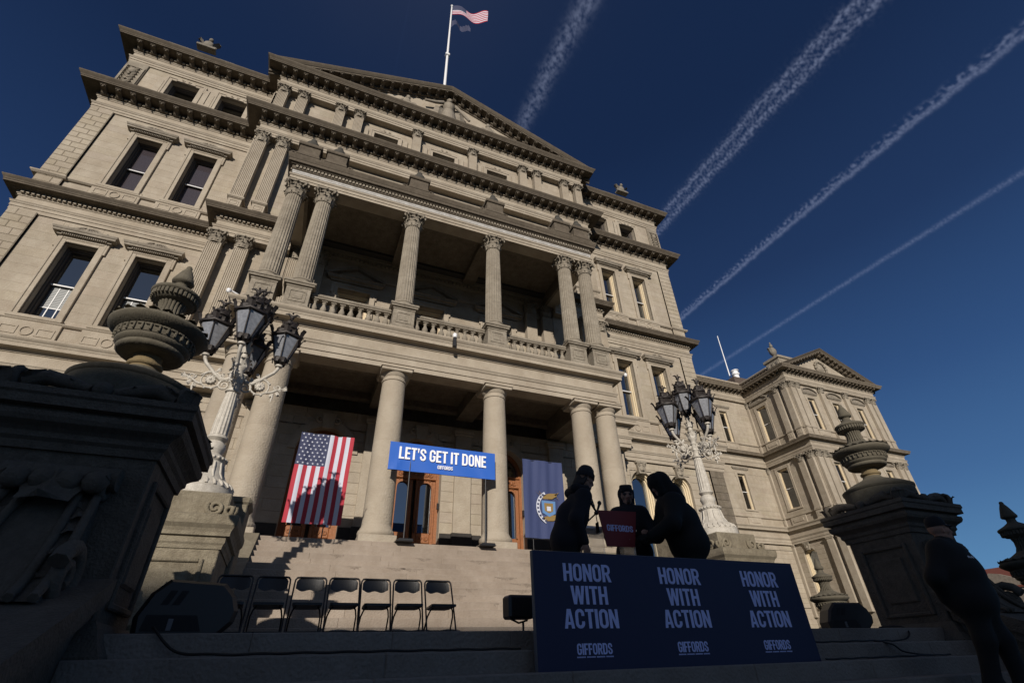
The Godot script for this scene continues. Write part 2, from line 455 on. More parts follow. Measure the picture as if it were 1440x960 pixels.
# heights from the underside of the architrave
func prof_ground() -> Array: return V([-0.5, 0, 0.12, 0, 0.12, 0.19, 0.16, 0.2, 0.16, 0.44, 0.2, 0.47, 0.22, 0.53, 0.25, 0.56, 0.25, 0.61, 0.1, 0.63, 0.1, 1.06, 0.14, 1.08, 0.17, 1.14, 0.22, 1.19, 0.25, 1.2, 0.43, 1.21, 0.43, 1.36, 0.45, 1.37, 0.47, 1.43, 0.53, 1.49, 0.56, 1.54, 0.56, 1.6, 0.5, 1.62, -0.3, 1.66])
func prof_belt() -> Array: return V([-0.5, 0, 0.06, 0, 0.06, 0.18, 0.09, 0.19, 0.09, 0.35, 0.12, 0.37, 0.14, 0.43, 0.17, 0.47, 0.04, 0.49, 0.04, 0.84, 0.07, 0.85, 0.1, 0.91, 0.13, 0.92, 0.13, 1.07])
func crown_belt() -> Array: return V([0.1, 1.06, 0.24, 1.07, 0.28, 1.1, 0.32, 1.11, 0.55, 1.12, 0.55, 1.2, 0.57, 1.21, 0.58, 1.26, 0.63, 1.33, 0.66, 1.38, 0.66, 1.42, 0.6, 1.44, -0.4, 1.56])
func prof_main() -> Array: return V([-0.5, 0, 0.06, 0, 0.06, 0.15, 0.09, 0.16, 0.09, 0.31, 0.12, 0.33, 0.14, 0.38, 0.17, 0.42, 0.04, 0.44, 0.04, 0.84, 0.07, 0.86, 0.1, 0.92, 0.13, 0.93, 0.13, 1.0])
func crown_main() -> Array: return V([0.1, 0.99, 0.15, 1.0, 0.15, 1.29, 0.8, 1.3, 0.8, 1.38, 0.82, 1.39, 0.84, 1.45, 0.91, 1.54, 0.95, 1.6, 0.95, 1.67, 0.88, 1.69, -0.4, 1.84])

func modillion_mesh(m: Material) -> ArrayMesh:
	var g := G.new()
	# in its own axes: wide along x, out along z, top at y = 0
	g.t = Transform3D(Basis(Vector3(0, 0, 1), Vector3(0, 1, 0), Vector3(-1, 0, 0)), Vector3.ZERO)
	g.prism(V([0, 0, 0, -0.29, 0.07, -0.3, 0.15, -0.26, 0.22, -0.19, 0.34, -0.14, 0.45, -0.15, 0.52, -0.12, 0.54, -0.06, 0.52, 0]), -0.12, 0.12)
	g.prism(V([0.36, -0.015, 0.36, -0.05, 0.57, -0.05, 0.57, -0.015]), -0.15, 0.15)
	g.t = Transform3D.IDENTITY
	g.k = Color(1.5, 1.5, 1.5)
	g.ball(Vector3(-0.065, -0.08, 0.53), Vector3(0.045, 0.045, 0.03), 6); g.ball(Vector3(0.065, -0.08, 0.53), Vector3(0.045, 0.045, 0.03), 6)
	g.ball(Vector3(0, -0.15, 0.5), Vector3(0.05, 0.07, 0.03), 6)
	return mesh_of(g, m)

# rows of toothed blocks along a path
func dentils(parent: Node, path: Array, d0: float, d1: float, y0: float, y1: float, pitch: float, m: Material) -> void:
	var g := G.new()
	for i in path.size() - 1:
		var a: Vector2 = path[i]; var b: Vector2 = path[i + 1]
		var tn := (b - a).normalized(); var nn := Vector2(-tn.y, tn.x)
		var len := (b - a).length()
		var num := int(len / pitch)
		for q in num:
			var c := a + tn * (len * (q + 0.5) / num)
			g.t = Transform3D(Basis(Vector3(tn.x, 0, tn.y), Vector3.UP, Vector3(nn.x, 0, nn.y)), Vector3(c.x, 0, c.y))
			g.box(Vector3(-pitch * 0.29, y0, d0), Vector3(pitch * 0.29, y1, d1))
	stuff(put(g, "dentil_row", parent, m))

func modillions(parent: Node, me: Mesh, path: Array, y: float, pitch: float, skip_back := true) -> void:
	for i in path.size() - 1:
		var a: Vector2 = path[i]; var b: Vector2 = path[i + 1]
		if skip_back and absf(a.x - b.x) < 0.01 and (b - a).length() < 3.0: continue
		var tn := (b - a).normalized(); var nn := Vector2(-tn.y, tn.x)
		var len := (b - a).length()
		var num := maxi(int(round(len / pitch)), 1)
		for q in num:
			var c := a + tn * (len * (q + 0.5) / num) + nn * 0.15
			inst(me, "modillion", parent, Transform3D(Basis(Vector3(tn.x, 0, tn.y), Vector3.UP, Vector3(nn.x, 0, nn.y)), Vector3(c.x, y, c.y)))

# a wall in the plane z = 0 of "tf", laid in courses of stones round its openings. single: each stone is a piece of its own
func wall(called: String, parent: Node, tf: Transform3D, x0: float, x1: float, y0: float, y1: float, holes: Array, course: float, long: float, e: float, m: Material, single: bool, vary := 0.07) -> Node3D:
	var o := part(called, parent, tf)
	var g := G.new()
	var rows := maxi(int(round((y1 - y0) / course)), 1)
	var h := (y1 - y0) / rows
	for r in rows:
		var a := y0 + r * h; var b := a + h
		# split this course at the tops and bottoms of the openings
		var cuts := [a, b]
		for q in holes:
			for yy in [q.position.y, q.end.y]:
				if yy > a + 0.03 and yy < b - 0.03 and q.position.x < x1 and q.end.x > x0: cuts.append(yy)
		cuts.sort()
		for s in cuts.size() - 1:
			var ya: float = cuts[s]; var yb: float = cuts[s + 1]
			var free := [[x0, x1]]
			for q in holes:
				if q.position.y < yb - 0.02 and q.end.y > ya + 0.02:
					var nf := []
					for iv in free:
						if q.end.x <= iv[0] or q.position.x >= iv[1]: nf.append(iv); continue
						if q.position.x > iv[0] + 0.01: nf.append([iv[0], q.position.x])
						if q.end.x < iv[1] - 0.01: nf.append([q.end.x, iv[1]])
					free = nf
			for iv in free:
				var w: float = iv[1] - iv[0]
				var num := maxi(int(round(w / long)), 1)
				var edges := [iv[0]]
				for i in range(1, num): edges.append(iv[0] + w * (i + (0.24 if r % 2 == 0 else -0.24) + rng.randf_range(-0.06, 0.06)) / num)
				edges.append(iv[1])
				for i in edges.size() - 1:
					var k := 1.0 + rng.randf_range(-vary, vary)
					g.k = Color(k, k * rng.randf_range(0.985, 1.01), k * rng.randf_range(0.965, 1.01))
					g.stone(edges[i], edges[i + 1], ya, yb, 0.0, e)
					if single:
						put(g, "stone_block", o, m)
						g = G.new()
	if not single:
		var p := put(g, "stone_courses", o, m)
		stuff(p)
	return o

func fluted(g: G, at: Vector3, r0: float, r1: float, h: float, flutes: int, a0 := 0.0, a1 := TAU) -> void:
	var pts := []
	for i in flutes:
		var b := a0 + (a1 - a0) * i / flutes; var s := (a1 - a0) / flutes
		pts.append([b, 1.0]); pts.append([b + s * 0.22, 1.0]); pts.append([b + s * 0.4, 0.945]); pts.append([b + s * 0.61, 0.925]); pts.append([b + s * 0.82, 0.945])
	pts.append([a1, 1.0])
	var rings := 7
	for q in rings - 1:
		var f0 := float(q) / (rings - 1); var f1 := float(q + 1) / (rings - 1)
		var ra := lerpf(r0, r1, pow(f0, 1.6)); var rb := lerpf(r0, r1, pow(f1, 1.6))
		for i in pts.size() - 1:
			var u: Array = pts[i]; var w: Array = pts[i + 1]
			var c0: Vector3 = Vector3(sin(u[0]), 0, cos(u[0])) * u[1]; var c1: Vector3 = Vector3(sin(w[0]), 0, cos(w[0])) * w[1]
			g.quad(at + c0 * ra + Vector3(0, h * f0, 0), at + c1 * ra + Vector3(0, h * f0, 0), at + c1 * rb + Vector3(0, h * f1, 0), at + c0 * rb + Vector3(0, h * f1, 0))

# leafy capital of neck radius 1 and height 2.05, foot at y = 0
func capital_mesh(m: Material) -> ArrayMesh:
	var g := G.new()
	g.lathe(V([1.0, -0.06, 1.1, -0.03, 1.1, 0.05, 0.98, 0.08, 0.96, 0.6, 1.0, 1.2, 1.16, 1.6, 1.36, 1.78]), Vector3.ZERO, 20, true)
	for i in 8:
		var a := TAU * i / 8
		var out := Vector3(sin(a), 0, cos(a))
		g.k = Color(1.05, 1.05, 1.05); g.leaf(out * 0.98 + Vector3(0, 0.06, 0), out, Vector3.UP, 0.72, 0.95, 0.42)
		a += TAU / 16
		out = Vector3(sin(a), 0, cos(a))
		g.k = Color(0.95, 0.95, 0.95); g.leaf(out * 0.99 + Vector3(0, 0.3, 0), out, Vector3.UP, 0.7, 1.3, 0.5)
	g.k = Color(1, 1, 1)
	for i in 4:
		var a := TAU * (i + 0.5) / 4
		var out := Vector3(sin(a), 0, cos(a))
		for s in [-1.0, 1.0]:
			var o2: Vector3 = (out * 1.0 + out.cross(Vector3.UP) * 0.14 * s).normalized()
			g.tube([o2 * 1.02 + Vector3(0, 0.95, 0), o2 * 1.2 + Vector3(0, 1.35, 0), o2 * 1.48 + Vector3(0, 1.66, 0), o2 * 1.72 + Vector3(0, 1.72, 0), o2 * 1.86 + Vector3(0, 1.6, 0), o2 * 1.83 + Vector3(0, 1.45, 0), o2 * 1.7 + Vector3(0, 1.43, 0)], [0.07, 0.1, 0.12, 0.13, 0.13, 0.12, 0.11], 6)
	for i in 4:
		var a := TAU * i / 4
		var out := Vector3(sin(a), 0, cos(a)); var sd := out.cross(Vector3.UP)
		g.ball(out * 1.42 + Vector3(0, 1.88, 0), Vector3(0.2, 0.2, 0.2), 8)
		for s in [-1.0, 1.0]: g.spiral(out * 1.2 + sd * 0.33 * s + Vector3(0, 1.42, 0), sd * s, Vector3.UP, 0.2, 0.04, 1.3, 2.2, 0.07, 5, 12)
	var ab := []
	for i in 4:
		var a := TAU * (i + 0.5) / 4
		for s in [-0.09, 0.09]: ab.append(Vector2(sin(a + s), cos(a + s)) * 1.86)
		for f in [0.25, 0.5, 0.75]:
			var b: float = a + TAU / 4 * f
			ab.append(Vector2(sin(b), cos(b)) * (1.42 if f == 0.5 else 1.5))
	g.t = Transform3D(Basis(Vector3(1, 0, 0), Vector3(0, 0, -1), Vector3(0, 1, 0)), Vector3.ZERO)
	g.prism(ab, 1.8, 2.05)
	return mesh_of(g, m)

func pedestal(g: G, w: float, h: float, d: float, at: Vector3) -> void:
	# a square pedestal with base, sunk panel on its front and cap; "at" is the middle of its foot
	g.block(at + Vector3(-w * 0.5, 0.0, -d * 0.5), at + Vector3(w * 0.5, h * 0.14, d * 0.5), 0.012)
	g.block(at + Vector3(-w * 0.46, h * 0.14, -d * 0.46), at + Vector3(w * 0.46, h * 0.2, d * 0.46), 0.02)
	g.box(at + Vector3(-w * 0.42, h * 0.2, -d * 0.42), at + Vector3(w * 0.42, h * 0.8, d * 0.42))
	g.block(at + Vector3(-w * 0.45, h * 0.8, -d * 0.45), at + Vector3(w * 0.45, h * 0.86, d * 0.45), 0.015)
	g.block(at + Vector3(-w * 0.53, h * 0.86, -d * 0.53), at + Vector3(w * 0.53, h * 0.93, d * 0.53), 0.02)
	g.block(at + Vector3(-w * 0.56, h * 0.93, -d * 0.56), at + Vector3(w * 0.56, h, d * 0.56), 0.015)
	for s in [[-0.29, -0.25, 0.3, 0.7], [0.25, 0.29, 0.3, 0.7], [-0.25, 0.25, 0.66, 0.7], [-0.25, 0.25, 0.3, 0.34]]:
		g.box(at + Vector3(w * s[0], h * s[2], d * 0.42 - 0.01), at + Vector3(w * s[1], h * s[3], d * 0.42 + 0.025))
	g.box(at + Vector3(-w * 0.17, h * 0.4, d * 0.42 - 0.01), at + Vector3(w * 0.17, h * 0.6, d * 0.42 + 0.02))

# rectangular window, foot of the opening at the origin of its own axes, wall face z = 0
func window(parent: Node, called: String, tf: Transform3D, w: float, h: float, hood: int, glass: String, muntin := false, paint := "sash_paint") -> Node3D:
	var o := part(called, parent, tf)
	var hw := w * 0.5
	var s := G.new()   # stone surround and reveal
	for x in [-1.0, 1.0]:
		s.block(Vector3(x * hw, 0, -0.05), Vector3(x * (hw + 0.24), h + 0.24, 0.08), 0.012)
		s.block(Vector3(x * (hw + 0.16), 0, -0.05), Vector3(x * (hw + 0.262), h + 0.262, 0.115), 0.015)
		if hood != 3: s.block(Vector3(x * (hw + 0.2), h - 0.35, -0.05), Vector3(x * (hw + 0.34), h + 0.26, 0.1), 0.012)
		s.box(Vector3(x * hw, 0, -0.3), Vector3(x * (hw + 0.02), h, 0.0))
	s.block(Vector3(-hw, h, -0.05), Vector3(hw, h + 0.238, 0.08), 0.012)
	s.block(Vector3(-hw - 0.156, h + 0.16, -0.05), Vector3(hw + 0.156, h + 0.258, 0.117), 0.015)
	s.box(Vector3(-hw, h, -0.3), Vector3(hw, h + 0.02, 0.0))
	s.block(Vector3(-hw - 0.3, -0.16, -0.6), Vector3(hw + 0.3, 0.0, 0.17), 0.02)
	put(s, "surround", o, M.stone)
	var f := G.new()   # painted frame: a box lining, stepped twice
	for q in [[0.0, 0.07, -0.66, -0.3], [0.07, 0.13, -0.66, -0.4]]:
		for x in [-1.0, 1.0]: f.block(Vector3(x * (hw - q[0]), 0, q[2]), Vector3(x * (hw - q[1]), h, q[3]), 0.01)
		f.block(Vector3(-hw + q[1], h - q[1], q[2]), Vector3(hw - q[1], h - q[0], q[3]), 0.01)
	f.block(Vector3(-hw + 0.13, 0.0, -0.66), Vector3(hw - 0.13, 0.1, -0.42), 0.01)
	put(f, "frame", o, M[paint])
	var mid := h * 0.5
	for q in [[0.1, mid, -0.56], [mid, h - 0.13, -0.49]]:
		var b := G.new()
		b.k = Color(0.55, 0.5, 0.48)
		var xa := hw - 0.13
		for x in [-1.0, 1.0]: b.box(Vector3(x * xa, q[0], q[2] - 0.04), Vector3(x * (xa - 0.05), q[1], q[2]))
		b.box(Vector3(-xa + 0.05, q[0], q[2] - 0.04), Vector3(xa - 0.05, q[0] + 0.055, q[2]))
		b.box(Vector3(-xa + 0.05, q[1] - 0.05, q[2] - 0.04), Vector3(xa - 0.05, q[1], q[2]))
		put(b, "sash", o, M[paint])
		var p := G.new()
		p.quad(Vector3(-xa + 0.04, q[0] + 0.03, q[2] - 0.02), Vector3(xa - 0.04, q[0] + 0.03, q[2] - 0.02), Vector3(xa - 0.04, q[1] - 0.03, q[2] - 0.02), Vector3(-xa + 0.04, q[1] - 0.03, q[2] - 0.02))
		put(p, "pane", o, M[glass])
	var bar := G.new()
	bar.block(Vector3(-hw + 0.13, mid - 0.035, -0.5), Vector3(hw - 0.13, mid + 0.035, -0.44), 0.01)
	put(bar, "meeting_rail", o, M.white_bar)
	if muntin:
		var mu := G.new()
		var xa := hw - 0.2
		for x in [-0.333 * xa, 0.45 * xa]: mu.box(Vector3(x - 0.018, 0.12, -0.572), Vector3(x + 0.018, mid - 0.05, -0.555))
		mu.box(Vector3(-xa, mid * 0.42, -0.571), Vector3(xa, mid * 0.42 + 0.035, -0.556))
		put(mu, "muntin", o, M.white_bar)
		var bl := G.new()
		for i in 13: bl.box(Vector3(-xa, mid * 0.44 + i * 0.083, -0.5735), Vector3(xa, mid * 0.44 + i * 0.083 + 0.066, -0.5705))
		put(bl, "blind", o, M.blind)
	if hood == 1:   # cornice with carved crest
		var c := G.new()
		var pr := V([-0.05, 0, 0.1, 0.0, 0.12, 0.06, 0.2, 0.07, 0.2, 0.16, 0.34, 0.17, 0.34, 0.26, 0.37, 0.28, 0.4, 0.35, 0.4, 0.39, -0.05, 0.44])
		var yb := h + 0.2
		c.sweep(up_by(pr, yb), V([-hw - 0.2, -0.1, -hw - 0.2, 0.0, hw + 0.2, 0.0, hw + 0.2, -0.1]))
		for i in 22: c.box(Vector3(-hw - 0.24 + (w + 0.48) * (i + 0.2) / 22.0, yb + 0.075, 0.19), Vector3(-hw - 0.24 + (w + 0.48) * (i + 0.75) / 22.0, yb + 0.155, 0.255))
		put(c, "hood", o, M.stone_trim)
		var k := G.new()
		var y := yb + 0.42
		k.ball(Vector3(0, y + 0.12, 0.2), Vector3(0.13, 0.17, 0.1), 8)
		k.ball(Vector3(0, y + 0.12, 0.27), Vector3(0.06, 0.09, 0.06), 6)
		for x in [-1.0, 1.0]:
			k.spiral(Vector3(x * 0.21, y + 0.1, 0.2), Vector3(x, 0, 0), Vector3.UP, 0.11, 0.03, 1.4, 2.6, 0.035, 5, 14)
			k.tube([Vector3(x * 0.12, y + 0.25, 0.2), Vector3(x * 0.3, y + 0.2, 0.2), Vector3(x * 0.5, y + 0.06, 0.2), Vector3(x * 0.72, y + 0.03, 0.2), Vector3(x * 0.92, y - 0.01, 0.2)], [0.05, 0.055, 0.05, 0.04, 0.02], 6)
			k.spiral(Vector3(x * 0.5, y + 0.05, 0.22), Vector3(x, 0, 0), Vector3.UP, 0.07, 0.02, 1.2, 0.5, 0.028, 5, 10)
			k.leaf(Vector3(x * 0.66, y - 0.02, 0.2), Vector3(x, 0.4, 0.3).normalized(), Vector3(x * 0.4, 1, 0).normalized(), 0.12, 0.14, 0.08)
		put(k, "crest", o, M.stone_trim)
	elif hood == 2:   # plain cornice
		var c := G.new()
		c.sweep(up_by(V([-0.05, 0, 0.08, 0.0, 0.12, 0.06, 0.24, 0.1, 0.24, 0.18, 0.3, 0.24, 0.3, 0.28, -0.05, 0.32]), h + 0.4), V([-hw - 0.3, -0.1, -hw - 0.3, 0.0, hw + 0.3, 0.0, hw + 0.3, -0.1]))
		put(c, "hood", o, M.stone_trim)
	elif hood == 4 or hood == 5:   # small pediment, rounded (4) or pointed (5)
		var c := G.new()
		var yb := h + 0.42
		var pr := V([-0.05, 0, 0.1, 0.0, 0.14, 0.06, 0.28, 0.1, 0.28, 0.18, 0.34, 0.24, -0.05, 0.26])
		c.sweep(up_by(pr, yb), V([-hw - 0.32, -0.1, -hw - 0.32, 0.0, hw + 0.32, 0.0, hw + 0.32, -0.1]))
		var n := 12 if hood == 4 else 2
		var wd := hw + 0.64
		for i in n:
			var pa := []
			for fq in [float(i) / n, float(i + 1) / n]:
				var x: float = lerpf(-wd, wd, fq)
				var rise: float = 0.52 * (cos(asin(clampf(x / wd, -1, 1) * 0.94)) - 0.34) / 0.66 if hood == 4 else 0.62 * (1.0 - absf(x / wd))
				pa.append(Vector2(x, yb + 0.24 + maxf(rise, 0.0)))
			c.prism([pa[0], pa[1], pa[1] + Vector2(0, 0.16), pa[0] + Vector2(0, 0.16)], -0.05, 0.34)
			c.prism([Vector2(pa[0].x, yb + 0.22), Vector2(pa[1].x, yb + 0.22), pa[1], pa[0]], -0.05, 0.03)
		c.ball(Vector3(0, yb + 0.42, 0.05), Vector3(0.2, 0.12, 0.06), 8)
		put(c, "hood", o, M.stone_trim)
	return o

# ring-shaped filling between a square-headed hole and its round arch, with reveal; origin: middle of the springing line
func arch_fill(g: G, r: float, top: float, depth: float, n := 14) -> void:
	for i in n:
		var a := PI * i / n; var b := PI * (i + 1) / n
		var pa := Vector3(-cos(a) * r, sin(a) * r, 0); var pb := Vector3(-cos(b) * r, sin(b) * r, 0)
		g.quad(pa, pb, Vector3(pb.x, top, 0), Vector3(pa.x, top, 0))
		g.quad(pa + Vector3(0, 0, -depth), pb + Vector3(0, 0, -depth), pb, pa)

func arch_band(g: G, r0: float, r1: float, z0: float, z1: float, n := 16, foot := 0.0) -> void:
	for i in n:
		var a := PI * i / n; var b := PI * (i + 1) / n
		var c0 := Vector2(-cos(a), sin(a)); var c1 := Vector2(-cos(b), sin(b))
		g.prism([c0 * r0, c1 * r0, c1 * r1, c0 * r1], z0, z1)
	if foot > 0.0:
		for s in [-1.0, 1.0]: g.box(Vector3(s * r0, -foot, z0), Vector3(s * r1, 0, z1))

# round-headed window of the ground floor; origin: middle of the sill at the wall face
func arch_window(parent: Node, tf: Transform3D, r: float, spring: float, key: bool) -> Node3D:
	var o := part("arched_window", parent, tf)
	var s := G.new()
	s.t = Transform3D(Basis.IDENTITY, Vector3(0, spring, 0))
	arch_fill(s, r, r + 0.02, 0.4)
	s.t = Transform3D.IDENTITY
	for x in [-1.0, 1.0]: s.box(Vector3(x * r, 0, -0.4), Vector3(x * (r + 0.02), spring, -0.001))
	s.block(Vector3(-r - 0.25, -0.2, -0.6), Vector3(r + 0.25, 0, 0.15), 0.02)
	put(s, "reveal", o, M.stone)
	var f := G.new()
	for q in [[0.0, 0.09, -0.42, -0.2], [0.09, 0.17, -0.5, -0.29], [0.17, 0.24, -0.55, -0.38]]:
		f.t = Transform3D(Basis.IDENTITY, Vector3(0, spring, 0))
		arch_band(f, r - q[1], r - q[0], q[2], q[3], 14, spring)
	put(f, "frame", o, M.sash_paint)
	var p := G.new()
	var poly := [Vector2(-r + 0.2, 0.05), Vector2(r - 0.2, 0.05)]
	for i in 13: poly.append(Vector2(cos(PI * i / 12), sin(PI * i / 12)) * (r - 0.2) + Vector2(0, spring))
	p.prism(poly, -0.52, -0.5)
	put(p, "pane", o, M.pane_dark)
	var b := G.new()
	b.box(Vector3(-r + 0.2, spring * 0.55, -0.49), Vector3(r - 0.2, spring * 0.55 + 0.07, -0.44))
	put(b, "meeting_rail", o, M.sash_paint)
	if key:
		var k := G.new()
		k.prism(V([-0.2, spring + r - 0.18, 0.2, spring + r - 0.18, 0.3, spring + r + 0.5, -0.3, spring + r + 0.5]), -0.15, 0.16)
		k.prism(V([-0.34, spring + r + 0.4, 0.34, spring + r + 0.4, 0.36, spring + r + 0.52, -0.36, spring + r + 0.52]), -0.1, 0.2)
		for x in [-1.0, 1.0]: k.spiral(Vector3(x * 0.17, spring + r + 0.3, 0.18), Vector3(x, 0, 0), Vector3.UP, 0.09, 0.02, 1.4, 1.0, 0.03, 5, 12)
		k.leaf(Vector3(0, spring + r + 0.3, 0.15), Vector3(0, 0, 1), Vector3.DOWN, 0.24, 0.42, 0.1)
		put(k, "keystone", o, M.stone_worn)
	return o

# ---------------------------------------------------------------- the capitol
const ZW := -5.2     # wall of the side bays
const ZP := -3.65    # plane of the middle bay's pilasters and entablatures
const ZB := -4.0     # wall of the middle bay
const ATT := 31.58    # underside of the attic architrave
const ZG := -4.4     # back wall of the gallery
const ID := Transform3D.IDENTITY

func at3(x: float, y: float, z: float) -> Transform3D: return Transform3D(Basis.IDENTITY, Vector3(x, y, z))

func quoins(o: Node, x0: float, x1: float, y0: float, y1: float, z: float, course: float, m: Material) -> void:
	# corner strip of heavy alternating blocks, each a stone of its own
	var s := part("quoin_strip", o)
	var rows := int(round((y1 - y0) / course)); var h := (y1 - y0) / rows
	for r in rows:
		var cut := lerpf(x0, x1, 0.36 if r % 2 == 0 else 0.64)
		for iv in [[x0, cut], [cut, x1]]:
			var g := G.new()
			var k := rng.randf_range(0.9, 1.06); g.k = Color(k, k, k * rng.randf_range(0.96, 1.0))
			g.stone(iv[0], iv[1], y0 + r * h, y0 + (r + 1) * h, z, 0.03)
			put(g, "quoin_block", s, m)

func pilaster(o: Node, x: float, z: float, y0: float, y1: float, w: float, cap: Mesh, cap_h: float, ped: float, tf := ID) -> void:
	var p := part("pilaster", o, tf * at3(x, y0, z))
	var h := y1 - y0
	var sh := G.new()
	var hw := w * 0.5
	var n := 7
	sh.box(Vector3(-hw, ped + 0.16, -0.36), Vector3(hw, h - cap_h, -0.03))
	for i in n + 1:   # raised fillets between the flutes
		var xx := -hw + 0.012 + (w - 0.024) * i / n
		sh.block(Vector3(xx - 0.017, ped + 0.16, -0.05), Vector3(xx + 0.017, h - cap_h, 0.0), 0.006)
	sh.box(Vector3(-hw, h - cap_h - 0.07, -0.04), Vector3(hw, h - cap_h, 0.004))
	put(sh, "shaft", p, M.stone)
	var b := G.new()
	b.block(Vector3(-hw - 0.07, ped, -0.36), Vector3(hw + 0.07, ped + 0.07, 0.07), 0.015)
	b.block(Vector3(-hw - 0.04, ped + 0.07, -0.36), Vector3(hw + 0.04, ped + 0.16, 0.04), 0.03)
	if ped > 0.1:
		b.t = Transform3D(Basis.IDENTITY.scaled(Vector3(1, 1, 0.8)), Vector3(0, 0, -0.22))
		pedestal(b, w * 1.24, ped, w * 1.24, Vector3.ZERO)
	put(b, "base", p, M.stone)
	var r := w * 0.5
	inst(cap, "capital", p, Transform3D(Basis.IDENTITY.scaled(Vector3(r, cap_h / 2.05, 0.27)), Vector3(0, h - cap_h, -0.2)))

